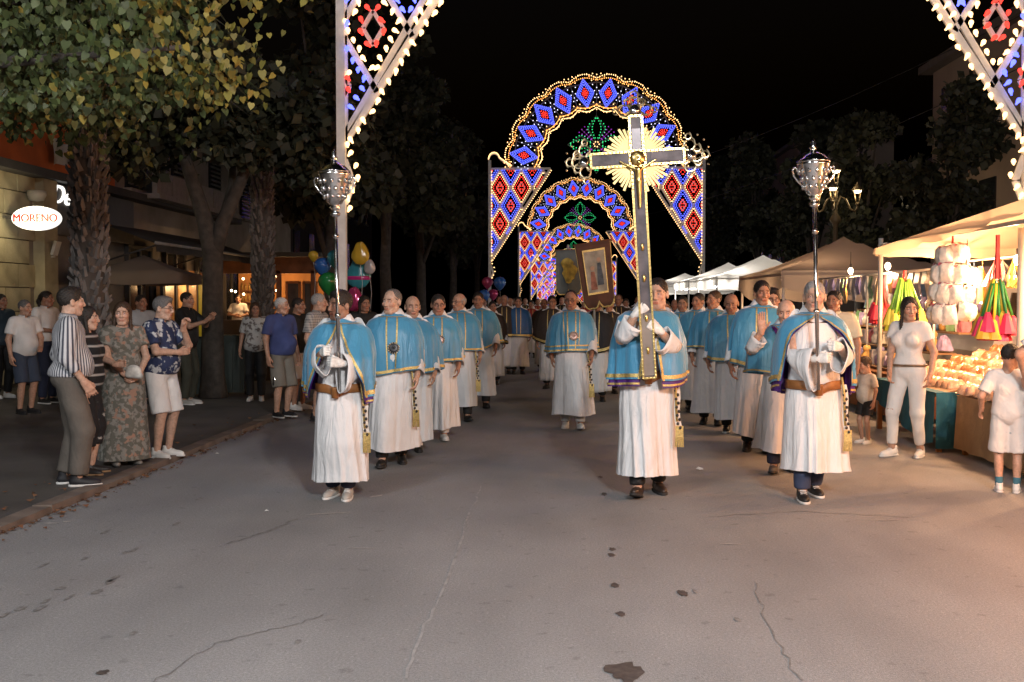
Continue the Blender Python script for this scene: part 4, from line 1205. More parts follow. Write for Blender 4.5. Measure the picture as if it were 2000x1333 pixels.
# ------------------------------------------------------------------ street lamp
LAMP_IRON = M('lamp_iron', (.10, .07, .035), .5, metal=.3, var=.2)
LAMP_LIT = M('lamp_lit_glass', (1, .78, .45), emit=9, var=0)
def street_lamp(x, y, label, watts, colr=(1, .93, .85), k=1.0, extra=0):
    root = empty('street_lamp', (x, y, 0.1), 0, label, 'street lamp', 'candelabra street lamps'); root.scale = (k,) * 3
    b = B().lathe([(.2, 0), (.2, .12), (.13, .25), (.11, .8), (.075, .95), (.065, 3.6), (.10, 3.68), (.17, 3.78), (.05, 3.98), (.045, 4.5), (.07, 4.55), (.03, 4.75)], (0, 0, 0), 14)
    b.out('post', LAMP_IRON, root, True)
    def head(px_, py_, pz):
        h = B()
        for q in range(4):
            a = q * math.pi / 2 + .4; h.tube([(px_ + .05 * math.cos(a), py_ + .05 * math.sin(a), pz), (px_ + .13 * math.cos(a), py_ + .13 * math.sin(a), pz + .36)], .012, 5)
        h.lathe([(.03, -.06), (.06, -.02), (.06, .01), (.02, .02)], (px_, py_, pz), 10); h.lathe([(.15, .36), (.155, .39), (.05, .50), (.02, .54), (.025, .57), (.0, .6)], (px_, py_, pz), 12)
        o = h.out('lantern', LAMP_IRON, root, True)
        B().lathe([(.0, .29), (.09, .29), (.12, .35), (.0, .352)], (px_, py_, pz), 12).out('lamp_glass', LAMP_LIT, o, True)
        ld = bpy.data.lights.new('lamp_light', 'POINT'); ld.energy = watts; ld.color = colr; ld.shadow_soft_size = .10
        lo = bpy.data.objects.new('lamp_light', ld); link(lo, root); lo.location = (px_, py_, pz + .20)
    head(0, 0, 4.78)
    for q in range(3):
        a = q * 2.094 + .15 + extra; c, s = math.cos(a), math.sin(a)
        pts = [(c * r_, s * r_, z_) for r_, z_ in ((.03, 4.1), (.14, 4.42), (.30, 4.34), (.42, 4.08), (.55, 4.02), (.62, 4.10), (.62, 4.2))]
        B().tube(pts, .028, 7).out('arm', LAMP_IRON, root, True)
        head(c * .62, s * .62, 4.24)
lampY = 30.0
lp = at(1632, 400, lampY)
street_lamp(lp.x, lampY, 'lit candelabra street lamp behind the right staff bearer', 22, (1, .78, .45))
# unseen lamps added beside and behind the viewer, standing in for the camera flash
street_lamp(-4.75, .2, 'lit candelabra street lamp on the left pavement beside the viewer', 400, (.93, .96, 1.0), 1.12)
street_lamp(2.4, -2.0, 'lit candelabra street lamp standing in the street behind the viewer', 1050, (1, .97, .95), 1.12)

# ------------------------------------------------------------------ buildings on the left
FX = -10.0
def facade():
    root = empty('shop_building', (0, 3.0, 0), 0, 'old stone and plaster shop building with dark fascia left of the palm', 'building')
    pl = M('old_plaster', (.26, .235, .205), .9, var=.25, scale=1.2, bump=.3, bscale=30)
    B().box((FX - .8, 27, 3.3), (1.5, 20, 6.8)).out('wall', pl, root)
    B().box((FX - .9, 13.9, 3.4), (1.6, 6.2, 7.0)).out('wall', M('stone_joint', (.14, .125, .10), .95, var=.2), root)
    st = M('ashlar_stone', (.42, .37, .24), .9, var=.3, scale=2.2, bump=.6, bscale=24); pr = None
    for r_ in range(11):
        for k in range(7):
            y = 11.4 + k * .93 + (.45 if r_ % 2 else 0)
            if y > 17.05: continue
            L = .91 if y + .46 < 17.0 else .5
            if pr is None: pr = B().box((0, 0, 0), (.16, .905, .425)).out('stone', st, root); o = pr
            else: o = inst(pr, 'stone', parent=root)
            o.location = (FX - .09 + rnd.uniform(-.012, .012), y, .33 + r_ * .445)
    # corner pilaster, cornice, orange painted band
    B().box((FX + .06, 17.45, 2.0), (.22, .55, 4.0)).out('pilaster', st, root)
    B().box((FX + .12, 20.5, 4.06), (.42, 18, .16)).out('cornice', M('dark_fascia', (.05, .046, .045), .7), root)
    B().box((FX + .02, 16.0, 4.75), (.12, 9.4, 1.15)).out('painted_band', M('orange_paint', (.55, .13, .025), .8, var=.2, scale=2), root)
    B().box((FX + .07, 19.7, 3.45), (.10, 3.9, 1.0)).out('fascia_panel', M('charcoal_fascia', (.07, .068, .07), .6, var=.1), root)
    B().box((FX + .05, 19.5, 1.35), (.10, .9, 2.5)).out('door', M('door_teal_grey', (.06, .085, .095), .5, var=.1), root)
    f = B(); f.box((FX + .07, 18.98, 1.4), (.16, .12, 2.7)); f.box((FX + .07, 20.02, 1.4), (.16, .12, 2.7)); f.box((FX + .07, 19.5, 2.72), (.16, 1.16, .12)); f.out('door_frame', M('dark_fascia'), root)
    for k, y in enumerate((22.2, 24.6, 27.0, 29.4)):
        w = B(); w.box((FX - .02, y, 1.7), (.10, 1.3, 2.3)); o = w.out('shop_window', M('dark_glass', (.02, .022, .025), .12, var=0, spec=.8), root)
        w = B()
        for yy in (-.7, 0, .7): w.box((FX + .02, y + yy, 1.7), (.1, .09, 2.4))
        for zz in (.5, 2.9): w.box((FX + .02, y, zz), (.098, 1.5, .09))
        w.out('window_frame', M('dark_fascia'), o)
    for k, y in enumerate((22.0, 25.0, 28.0, 31.0)):
        w = B(); w.box((FX - .02, y, 5.0), (.1, .9, 1.5)); o = w.out('upper_window', M('dark_glass'), root)
        B().box((FX + .06, y, 4.22), (.2, 1.1, .08)).out('window_sill', M('pale_sill', (.3, .28, .26), .8), o)
        s = B()
        for j in range(11): s.box((FX + .02, y, 4.38 + j * .125), (.05, .9, .05))
        s.out('shutter', M('shutter_grey', (.10, .10, .095), .8), o)
    # balcony with stone parapet, faint above the awning
    for k in range(6): B().box((FX + .45, 22.6 + k * 1.05, 4.45), (.12, .98, .55)).out('parapet_panel', M('pale_sill'), root)
    B().box((FX + .3, 25.2, 4.12), (.66, 6.5, .12)).out('balcony_slab', M('pale_sill'), root)
    return root
facade()
# wall lamp washing the stone
wl = empty('wall_lamp', (FX + .1, 18.6, 3.5), 0, 'half-round wall lamp on the stone facade above the oval sign', 'wall lamp')
bb = B(); bb.lathe([(.0, 0), (.13, .02), (.17, .12), (.17, .2), (.0, .22)], (.12, 1.2, 0), 14); bb.out('shade', M('lamp_cream', (.5, .46, .36), .6), wl, True)
ld = bpy.data.lights.new('lamp_light', 'POINT'); ld.energy = 26; ld.color = (1, .86, .52); ld.shadow_soft_size = .08
lo = link(bpy.data.objects.new('lamp_light', ld), wl); lo.location = (.55, -.2, -.45)
fl = empty('floodlight', (FX + .18, 20.45, 2.66), 0, 'small white floodlight on the wall under the oval sign', 'floodlight')
B().box((.08, 0, 0), (.06, .2, .28), Matrix.Rotation(.3, 3, 'Y')).out('housing', M('pale_housing', (.6, .57, .5), .5), fl); B().cyl((-.1, 0, -.18), (.06, 0, -.16), .02).out('bracket', M('pale_housing'), fl)
# projecting oval sign
def text(name, body, size, mat, parent, loc, rot=(math.radians(90), 0, 0), ext=.006, shear=0, sx=1):
    cu = bpy.data.curves.new(name, 'FONT'); cu.body = body; cu.size = size; cu.extrude = ext;  cu.align_x = 'CENTER'; cu.align_y = 'CENTER'; cu.shear = shear
    t_ = bpy.data.objects.new(name, cu); col.objects.link(t_); bpy.context.view_layer.update()
    me = bpy.data.meshes.new_from_object(t_.evaluated_get(bpy.context.evaluated_depsgraph_get())); bpy.data.objects.remove(t_); me.materials.clear(); me.materials.append(mat); o = bpy.data.objects.new(name, me); link(o, parent); o.location = loc; o.rotation_euler = rot; o.scale = (sx, 1, 1); return o
sp = at(72, 427, 18.9)
sg = empty('oval_sign', sp, 0, 'lit white oval sign with red MORENO lettering', 'sign')
ov = [(.435 * math.cos(a), .215 * math.sin(a)) for a in np.linspace(0, 2 * math.pi, 40, endpoint=False)]
B().plate(ov, .12).out('light_box', M('sign_white_lit', (1, .97, .90), emit=1.25, var=0, sample=True), sg)
text('letters', 'MORENO', .20, M('sign_red', (.70, .03, .015), .5, emit=.30, var=0), sg, (0, -.066, -.005), sx=.95, ext=.005)
for dx_, dy_ in ((-.0045, -.0012), (.0045, -.0024)): text('letters', 'MORENO', .20, MATS['sign_red'], sg, (dx_, -.066 + dy_, -.005), sx=.95, ext=.005)
B().bar((-.42, .0, .02), (FX + .1 - sp.x, 0, .02), .05, .05).out('bracket', M('dark_fascia'), sg)
# script letters on the fascia
ls = empty('fascia_lettering', (FX + .135, 21.3, 3.42), 0, 'white lit script letters De on the dark fascia', 'sign')
text('letters', 'De', .52, M('letter_lit', (1, .97, .90), emit=1.6, var=0), ls, (0, -.34, .30), (math.radians(90), 0, math.radians(90)), .02, .35, 1.35)
text('letters', 'C', .40, MATS['letter_lit'], ls, (0, .40, .0), (math.radians(90), 0, math.radians(90)), .02, .35, 1.35)
# pale banner cloth on the orange band
V = []
for i in range(9):
    for j in range(5): V.append((0.03 * math.sin(i * 1.1 + j * .6), i * .10, -j * .13 * (1 - .035 * i) + .03 * math.sin(i * .9)))
o = mk('cloth_pennant', V, grid_faces(9, 5, False), M('pale_cloth', (.45, .42, .36), .85), None); o.location = (FX + .2, 20.5, 4.78); tag(o, 'pale draped cloth on the orange band beside the palm', 'cloth')
# long awning and cafe parasol
def awning():
    root = empty('awning', (FX, 26.6, 2.85), 0, 'dark sloping shop awning with a pale front edge', 'awning'); V = []
    n = 16
    for j, (x, z) in enumerate(((.06, .50), (.7, .28), (1.4, .02), (1.42, -.16))):
        for i in range(n): V.append((x, -4.0 + 8 * i / (n - 1), z + (.015 * math.sin(i * 1.9) if j else 0)))
    mk('canopy', V, grid_faces(4, n, False), M('awning_dark', (.055, .05, .047), .85, var=.2), root)
    B().cyl((1.42, -4.02, .03), (1.42, 4.02, .03), .035).out('front_bar', M('pale_sill'), root, True)
    for y in (-3.8, 0, 3.8): B().cyl((.05, y, -.4), (1.38, y, .0), .02).out('arm', M('dark_fascia'), root, True)
awning()
def parasol(x, y, w, z, label):
    root = empty('cafe_parasol', (x, y, .1), .1, label, 'parasol'); V = [(0, 0, z + .42)]; n = 32
    for r_ in (.35, .7, 1.0):
        for k in range(n):
            a = 2 * math.pi * k / n; q = 1 / max(abs(math.cos(a)), abs(math.sin(a))) * w * r_
            V.append((q * math.cos(a), q * math.sin(a), z + .42 * (1 - r_) ** 1.15 - .03 * math.sin(2 * a) ** 2 * -1 * r_))
    for k in range(n):
        p = V[1 + 2 * n + k]; V.append((p[0], p[1], p[2] - .2))
    F = [(0, 1 + k, 1 + (k + 1) % n) for k in range(n)]
    for r_ in range(3): F += [(1 + r_ * n + k, 1 + (r_ + 1) * n + k, 1 + (r_ + 1) * n + (k + 1) % n, 1 + r_ * n + (k + 1) % n) for k in range(n)]
    mk('canopy', V, F, cloth_glow('parasol_cloth', (.26, .20, .165), .25), root); B().cyl((0, 0, 0), (0, 0, z + .4), .03).out('pole', M('dark_fascia'), root, True); B().lathe([(.28, 0), (.28, .08), (.05, .1)], n=16).out('base', M('dark_fascia'), root, True)
p = at(300, 545, 21.5); parasol(p.x - .2, 21.5, .95, 2.05, 'tan square cafe parasol behind the forked tree')
# lit shop front under the parasol
def lit_front():
    root = empty('lit_shopfront', (FX + .05, 26.6, .1), 0, 'warm orange lit shop front under the tan parasol', 'shop front')
    om = M('warm_panel', (.55, .26, .09), .7, var=.2, scale=2)
    B().box((.12, .7, 1.2), (.1, 2.6, 2.3)).out('back_panel', om, root)
    for y in (-.55, .35, 1.2, 1.95): B().box((.2, y, 1.2), (.08, .1, 2.3)).out('mullion', M('dark_fascia'), root)
    B().box((.22, 2.25, 1.15), (.06, .5, 2.0)).out('poster', M('poster_yellow', (.55, .55, .02), .6), root)
    for k, y in enumerate((-.1, .8, 1.6)): B().box((.21, y, 1.3), (.03, .6, 1.5)).out('pane', M('amber_pane', (.6, .33, .12), .3, var=.2), root)
    ld = bpy.data.lights.new('shop_light', 'POINT'); ld.energy = 24; ld.color = (1, .58, .25); ld.shadow_soft_size = .1
    lo = link(bpy.data.objects.new('shop_light', ld), root); lo.location = (.75, .9, 1.9)
lit_front()
# cafe pavilion further on, open towards the viewer
def cafe():
    Y = 30.0; x0, x1 = at(418, 600, Y).x, at(618, 600, Y).x
    root = empty('cafe_pavilion', (0, Y, .1), 0, 'brown timber cafe pavilion with warm bulbs behind the palm', 'kiosk')
    wd = M('brown_timber', (.16, .06, .025), .7, var=.3, scale=4)
    B().box(((x0 + x1) / 2, 0, 2.55), (x1 - x0, .12, .46)).out('fascia', wd, root)
    B().box(((x0 + x1) / 2, 1.2, 2.85), (x1 - x0 + .3, 2.9, .12)).out('roof', M('dark_fascia'), root)
    B().box(((x0 + x1) / 2, 2.4, 1.2), (x1 - x0, .1, 2.4)).out('back_wall', M('cafe_wall', (.50, .24, .09), .8, var=.2, scale=2), root)
    for px_ in (424, 520, 545, 612): B().box((at(px_, 600, Y).x, 0, 1.2), (.12, .12, 2.4)).out('post', wd, root)
    # doorway and shelving
    for px_, w in ((565, .38), (598, .36)):
        xx = at(px_, 600, Y).x; d = B().box((xx, .5, 1.05), (w, .06, 2.1)).out('door', M('door_glass_grey', (.10, .09, .085), .25), root)
        f = B(); f.box((xx - w / 2, .48, 1.05), (.07, .08, 2.1)); f.box((xx + w / 2, .48, 1.05), (.07, .08, 2.1)); f.box((xx, .48, 2.08), (w, .08, .07)); f.out('door_frame', M('lit_wood', (.42, .17, .05), .6), d)
    for z in (1.15, 1.5, 1.85):
        s = B().box((at(460, 600, Y).x, 2.2, z), (1.0, .25, .04)).out('shelf', wd, root); bt = B()
        for k in range(9): bt.lathe([(.035, 0), (.035, .14), (.014, .19), (.014, .24), (0, .24)], (at(460, 600, Y).x - .45 + k * .11, 2.18, z + .02), 7)
        bt.out('bottles', M('bottle_mix', (.25, .16, .05), .2, island=True, var=.8), s, True)
    B().box((at(462, 600, Y).x, .45, .5), (1.05, .5, 1.0)).out('counter', M('counter_dark', (.05, .035, .03), .5), root)
    bm = M('cafe_bulb', (1, .72, .38), emit=14, var=0)
    for px_, py_ in ((475, 545), (452, 568), (460, 570), (540, 568), (538, 541), (476, 575)):
        q = at(px_, py_, Y + .6); b = B().sph((q.x, .6, q.z - .1), .035, 8, 6); b.out('bulb', bm, root, True)
    for px_ in (465, 545):
        ld = bpy.data.lights.new('cafe_light', 'POINT'); ld.energy = 45; ld.color = (1, .55, .22); ld.shadow_soft_size = .06
        lo = link(bpy.data.objects.new('cafe_light', ld), root); lo.location = (at(px_, 600, Y).x, 1.0, 2.05)
cafe()
# dark blocks of flats
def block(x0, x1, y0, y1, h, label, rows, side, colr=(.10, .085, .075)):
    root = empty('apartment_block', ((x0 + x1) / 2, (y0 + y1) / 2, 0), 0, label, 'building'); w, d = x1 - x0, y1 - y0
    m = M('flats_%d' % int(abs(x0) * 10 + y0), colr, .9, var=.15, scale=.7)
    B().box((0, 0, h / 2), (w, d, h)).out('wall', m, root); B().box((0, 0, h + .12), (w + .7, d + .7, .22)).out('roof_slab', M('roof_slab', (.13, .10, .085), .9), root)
    gl = M('dark_glass'); sl = M('pale_sill')
    sx = -w / 2 if side > 0 else w / 2
    for r_ in range(rows):
        z = 4.2 + r_ * 3.1
        if z + 1 > h: break
        for k in range(int(d // 3)):
            y = -d / 2 + 1.6 + k * 3.0
            o = B().box((sx, y, z), (.08, 1.1, 1.5)).out('window', gl, root); B().box((sx, y, z - .82), (.22, 1.3, .09)).out('window_sill', sl, o)
        for k in range(int(w // 3)):
            x = -w / 2 + 1.6 + k * 3.0
            o = B().box((x, -d / 2, z), (1.1, .08, 1.5)).out('window', gl, root); B().box((x, -d / 2, z - .82), (1.3, .22, .09)).out('window_sill', sl, o)
    return root
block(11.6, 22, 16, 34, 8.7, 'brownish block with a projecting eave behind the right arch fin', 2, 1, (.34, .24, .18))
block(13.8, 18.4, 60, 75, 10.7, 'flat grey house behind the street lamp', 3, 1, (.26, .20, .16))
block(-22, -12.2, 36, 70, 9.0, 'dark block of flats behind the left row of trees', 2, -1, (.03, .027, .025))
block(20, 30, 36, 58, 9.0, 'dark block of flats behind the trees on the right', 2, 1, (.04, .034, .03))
# thin cables across the sky
for i, (a, b_, sag) in enumerate([((11.5, 20, 8.4), (2, 60, 8.2), .8), ((11.5, 22, 7.4), (3, 66, 6.6), .8)]):
    pts = [tuple(np.array(a) * (1 - t) + np.array(b_) * t - np.array((0, 0, sag * 4 * t * (1 - t)))) for t in np.linspace(0, 1, 14)]
    o = B().tube(pts, .012, 4).out('cable', M('cable_black', (.02, .02, .02), .6), None); tag(o, ['thin dark cable running from the brown block towards the arches', 'lower thin dark cable running from the brown block over the street lamp'][i], 'cable')
# ------------------------------------------------------------------ market stalls on the right
STEEL = M('steel_pole', (.55, .53, .5), .45, metal=.3, var=.1)
def gazebo(x0, x1, y0, y1, eave, peak, mat, label, val=.28, sagd=.10, name='gazebo', tilt=0.0):
    root = empty(name, ((x0 + x1) / 2, (y0 + y1) / 2, slope(y0)), 0, label, 'gazebo', 'canopied market stalls'); a, b = (x1 - x0) / 2, (y1 - y0) / 2
    n = 12; V = []
    for i in range(n + 1):
        for j in range(n + 1):
            u, v = -1 + 2 * i / n, -1 + 2 * j / n; m = max(abs(u), abs(v))
            V.append((a * u, b * v, eave + (peak - eave) * (1 - m) ** 1.12 - .05 * math.sin(math.pi * (1 - m)) * (1 - abs(abs(u) - abs(v)))))
    V = [(x, y, z - tilt * y / b) for x, y, z in V]
    mk('canopy', V, grid_faces(n + 1, n + 1, False), mat, root, True)
    k = 20
    for (p, q) in (((-a, -b), (a, -b)), ((a, -b), (a, b)), ((a, b), (-a, b)), ((-a, b), (-a, -b))):
        W = []
        L = math.hypot(q[0] - p[0], q[1] - p[1]); nx, ny = (q[1] - p[1]) / L, -(q[0] - p[0]) / L
        for r_ in range(4):
            for i in range(k + 1):
                t = i / k; o_ = .006 + .02 * math.sin(i * 1.7 + r_ * .6) * r_ / 3
                W.append((p[0] + (q[0] - p[0]) * t + nx * o_, p[1] + (q[1] - p[1]) * t + ny * o_, eave - tilt * (p[1] + (q[1] - p[1]) * t) / b - val * r_ / 3 * (1 + sagd * 3 * math.sin(math.pi * t)) - .03 * abs(math.sin(i * .9)) * (r_ == 3)))
        mk('valance', W, grid_faces(4, k + 1, False), mat, root)
    for sx in (-1, 1):
        for sy in (-1, 1): B().cyl((sx * (a - .06), sy * (b - .06), 0), (sx * (a - .06), sy * (b - .06), eave), .03).out('post', STEEL, root, True)
    f = B()
    for sy in (-1, 1): f.bar((-a + .06, sy * (b - .06), eave - .08), (a - .06, sy * (b - .06), eave - .08), .04, .03)
    for sx in (-1, 1): f.bar((sx * (a - .06), -b, eave - .10), (sx * (a - .06), b, eave - .10), .04, .03)
    f.out('roof_frame', STEEL, root)
    return root
def lamp_bulb(loc, watts, colr, label, grp, em, r=.045, tube=False):
    root = empty('hanging_bulb', loc, 0, label, 'bulb', grp)
    if tube: B().cyl((0, -.5, 0), (0, .5, 0), .022).out('tube', em, root, True)
    else: B().sph((0, 0, 0), (r, r, r * 1.25), 10, 8).out('glass', em, root, True)
    B().cyl((0, 0, r), (0, 0, r + .07), .018).out('socket', M('dark_fascia'), root, True)
    B().cyl((0, 0, r + .07), (0, 0, r + .28), .005, n=5).out('cord', M('cable_black'), root, True)
    if watts:
        ld = bpy.data.lights.new('bulb_light', 'POINT'); ld.energy = watts; ld.color = colr; ld.shadow_soft_size = .05
        lo = link(bpy.data.objects.new('bulb_light', ld), root); lo.location = (0, 0, -r - .06)
WARM = M('stall_bulb', (1, .74, .42), emit=16, var=0); COOL = M('stall_tube', (.95, .97, 1.0), emit=9, var=0)
SX = 4.05
# nearest stall
tan = cloth_glow('canvas_tan', (.78, .66, .50), .40)
g1 = gazebo(SX, 8.0, 8.6, 13.95, 2.43, 3.0, tan, 'tan canvas market stall glowing orange at the right edge', .07, .25, tilt=.13)
g0 = gazebo(4.3, 8.0, 2.6, 8.2, 2.46, 3.0, tan, 'tan canvas market stall next to the near one, towards the viewer', .05, .25)  # out-of-frame stall, added so that its bulbs warm the road
grey = cloth_glow('canvas_grey', (.34, .30, .28), .30)
g2 = gazebo(4.4, 8.1, 21.4, 26.3, 2.24, 3.05, grey, 'grey peaked gazebo behind the right staff bearer', .32, .3)
white = cloth_glow('canvas_white', (.85, .83, .78), .45)
g3 = gazebo(4.5, 8.0, 31.0, 35.2, 2.35, 3.05, white, 'white lit gazebo left of the grey peaked one', .25)
g4 = gazebo(4.6, 8.2, 38.5, 43, 2.4, 3.1, white, 'white lit gazebo behind the cross bearer head', .25)
g5 = gazebo(4.2, 8.0, 49, 55, 2.4, 3.0, white, 'far white lit gazebo beside the painted banner', .3)
for i, (x, y, z) in enumerate([(4.75, 9.6, 2.02), (4.7, 11.2, 2.05), (4.75, 12.7, 2.02), (6.0, 10.4, 2.15), (6.0, 12.4, 2.15), (4.85, 13.6, 2.0)]):
    lamp_bulb((x, y, z), 120, (1, .53, .26), ['warm bulb under the near stall canopy at the right edge', 'warm bulb beside the hanging bag of sweets', 'warm bulb behind the yellow and green brooms', 'inner warm bulb in the near stall behind the pink bundle', 'inner warm bulb in the near stall behind the woman in white', 'warm bulb at the far end of the near stall'][i], 'bulbs under the near stall', WARM)
for i, (x, y, z) in enumerate([(4.7, 3.6, 2.05), (4.7, 5.2, 2.05), (4.7, 6.8, 2.05)]):  # bulbs added out of view to throw orange light on the road
    lamp_bulb((x, y, z), 230, (1, .41, .17), ['warm bulb under the stall beside the viewer, first from the viewer', 'warm bulb in the middle of the stall beside the viewer', 'warm bulb at the far end of the stall beside the viewer'][i], 'bulbs under the stall beside the viewer', WARM)
for i, (x, y, z) in enumerate([(4.9, 16.2, 2.15), (5.0, 18.6, 2.15), (5.2, 22.6, 2.0), (5.2, 25.0, 2.0)]):
    lamp_bulb((x, y, z), 110, (1, .60, .30), ['warm bulb over the toy display right of the staff bearer', 'warm bulb over the far end of the toy display', 'bulb under the grey gazebo near its corner', 'bulb under the grey gazebo at its far side'][i], 'bulbs over the toy stalls', WARM)
for i, (x, y, z) in enumerate([(4.9, 32, 2.1), (5.0, 34.2, 2.1), (5.0, 40, 2.1), (5.0, 42, 2.1), (5.0, 51, 2.1), (5.0, 54, 2.1)]):
    lamp_bulb((x, y, z), 130, (1, .93, .85), ['white tube lamp under the near side of the first white gazebo', 'white tube lamp under the far side of the first white gazebo', 'white tube lamp under the near side of the second white gazebo', 'white tube lamp under the far side of the second white gazebo', 'white tube lamp under the near side of the farthest gazebo', 'white tube lamp under the far side of the farthest gazebo'][i], 'white tube lamps under the gazebos', COOL, .05, True)

# counters
def counter(x0, x1, y0, y1, z, mat, label, skirt=.56, tip=None):
    root = empty('stall_counter', ((x0 + x1) / 2, (y0 + y1) / 2, 0), 0, label, 'counter', 'stall counters'); a, b = (x1 - x0) / 2, (y1 - y0) / 2
    B().box((0, 0, z - .02), (2 * a, 2 * b, .04)).out('table_top', M('counter_wood', (.25, .15, .08), .7), root)
    for sx in (-1, 1):
        for sy in (-1, 1): B().box((sx * (a - .06), sy * (b - .06), z / 2 - .02), (.05, .05, z - .04)).out('leg', M('lit_wood'), root)
    V = []; n = 26
    for r_ in range(6):
        for i in range(n):
            t = i / (n - 1); drop = skirt if tip is None else skirt * (.45 + .55 * max(0, 1 - abs(t - tip) / .75))
            V.append((-a - .012 - .02 * math.sin(i * 1.3) * r_ / 5 - .012 * r_ / 5, -b + 2 * b * t, z + .004 - drop * r_ / 5))
    mk('front_cloth', V, grid_faces(6, n, False), mat, root)
    V = []
    for r_ in range(4):
        for i in range(14): t = i / 13; V.append((-a + 2 * a * t, -b - .012 - .012 * math.sin(i * 1.4) * r_ / 3, z + .003 - skirt * r_ / 3))
    mk('end_cloth', V, grid_faces(4, 14, False), mat, root)
    B().box((0, 0, z + .006), (2 * a + .03, 2 * b + .03, .008)).out('top_cloth', mat, root)
    return root
counter(4.25, 5.6, 9.0, 11.55, .62, M('cloth_brown', (.30, .20, .11), .9, var=.15), 'stall counter with a brown cloth at the right edge')
counter(4.45, 5.8, 3.0, 7.8, .62, M('cloth_green', (.05, .12, .05), .9, var=.15), 'stall counter with a green cloth beside the viewer')
counter(4.05, 5.6, 11.65, 13.9, .64, M('cloth_teal', (.012, .10, .15), .85, var=.15), 'stall counter with a teal cloth behind the woman in white', .60, .15)
counter(4.5, 6.0, 14.4, 20.5, .62, M('cloth_rust', (.28, .11, .04), .9, var=.15), 'long toy stall counter with a rust cloth behind the toddler')
# sloping trays of sweets
def pillow(w, d, h, seed):
    r = random.Random(seed); V = []; n = 7
    for i in range(n):
        for j in range(n):
            u, v = -1 + 2 * i / (n - 1), -1 + 2 * j / (n - 1); e = (1 - u ** 4) * (1 - v ** 4)
            V.append((u * w / 2 * (1 + .06 * r.uniform(-1, 1)), v * d / 2, h * (.12 + .88 * e) * (1 + .2 * r.uniform(-1, 1))))
    return V, grid_faces(n, n, False)
cell = M('cellophane_sweets', (.62, .40, .28), .18, var=.4, scale=30, coat=.6, bump=.4, bscale=50); cell2 = M('cellophane_pink', (.60, .20, .15), .2, var=.4, scale=30, coat=.6); cell3 = M('cellophane_nuts', (.34, .16, .07), .25, var=.4, scale=40, coat=.5)
cellm = [cell, cell2, cell3]
bagp = [mk('sweet_bag', *pillow(.22, .16, .10, k), cellm[k], None) for k in range(3)]
tags = ['clear bag of pale sweets on the sloping counter display', 'pinkish bag of sweets on the sloping counter display', 'bag of roasted nuts on the sloping counter display']
cnt = [0, 0, 0]; rr = random.Random(3)
tray = B(); tray.box((4.95, 10.35, .80), (1.42, 2.4, .03), Matrix.Rotation(-.26, 3, 'Y')); tray = tray.out('sweet_tray', M('counter_wood'), None); tag(tray, 'sloping wooden tray heaped with bags of sweets near the right edge', 'tray')
tray = B(); tray.box((4.85, 12.75, .80), (1.42, 2.15, .03), Matrix.Rotation(-.24, 3, 'Y')); tray = tray.out('sweet_tray', M('counter_wood'), None); tag(tray, 'sloping wooden tray of sweets above the teal cloth', 'tray')
for i in range(6):
    for j in range(25):
        x = 4.33 + i * .235; y = 9.25 + j * .185
        if 11.5 < y < 11.7: continue
        k = (0 if i < 2 else rr.choice((0, 1, 2, 2))); o = bagp[k] if cnt[k] == 0 else inst(bagp[k], 'sweet_bag'); cnt[k] += 1
        o.location = (x + rr.uniform(-.03, .03), y + rr.uniform(-.03, .03), .80 + (x - 4.95) * .266 + .03); o.rotation_euler = (rr.uniform(-.15, .15), -.26, rr.uniform(-.4, .4))
        tag(o, '%s in the %s row above the %s cloth, %s from the near end' % (('pale sweet bag', 'pinkish sweet bag', 'bag of nuts')[k], ordn(i), 'brown' if y < 11.6 else 'teal', ordn(j if y < 11.6 else j - 13)), 'sweet bag', 'bags of sweets on the counter')
# glass divider and heaps behind
gp = M('clear_acrylic', (.9, .9, .9), .08, var=0, alpha=.22)
o = B().box((5.66, 10.4, 1.16), (.02, 2.2, .36)).out('acrylic_screen', gp, None); tag(o, 'clear acrylic screen at the back of the sweets counter', 'screen')
# hanging goods on the front rail
def broom_bundle(loc, n, hc, bc, L, fl, label, string=(.6, .05, .05), smin=.25):
    root = empty('toy_broom_bundle', loc, 0, label, 'brooms', 'bundles hung from the stall eave'); r = random.Random(int(loc[1] * 10))
    s = B().tube([(0, 0, 0), (0, 0, -smin)], .02, 6); 
    for k in range(5): s.tube([(0, 0, -.02), (r.uniform(-.05, .05), r.uniform(-.05, .05), -smin - .1)], .006, 5)
    s.out('string', M('string_red', string, .7), root)
    V = []
    hm = [M('broom_handle_%d' % i, c, .45, var=.1) for i, c in enumerate(hc)] if False else [M('plastic_%.2f_%.2f_%.2f' % c, c, .45, var=.1) for c in hc]
    bm = [M('plastic_%.2f_%.2f_%.2f' % c, c, .45, var=.1) for c in bc]
    for k in range(n):
        a = 2 * math.pi * k / n + r.uniform(-.2, .2); q = r.uniform(.35, 1); x, y = fl * q * math.cos(a), fl * .6 * q * math.sin(a); zt = -smin - r.uniform(0, .08); zb = zt - L * r.uniform(.8, 1.05)
        B().tube([(x * .25, y * .25, zt), (x * .8, y * .8, zb)], .014, 6).out('handle', hm[k % len(hm)], root, True)
        b = B(); b.lathe([(.016, .02), (.03, 0), (.085, -.15), (.09, -.17), (.0, -.16)], (x * .8, y * .8, zb), 9); b.out('bell', bm[k % len(bm)], root, False)
def on_rail(px, x=4.2): return x * FPX / (px - 1090)
yb = on_rail(1930); broom_bundle((4.2, yb, 2.26), 24, [(.03, .25, .05), (.03, .22, .08), (.75, .5, .04)], [(.80, .05, .14), (.72, .03, .10), (.85, .5, .05)], .36, .24, 'bundle of green handled toy brooms with pink bells near the right edge', smin=.42)
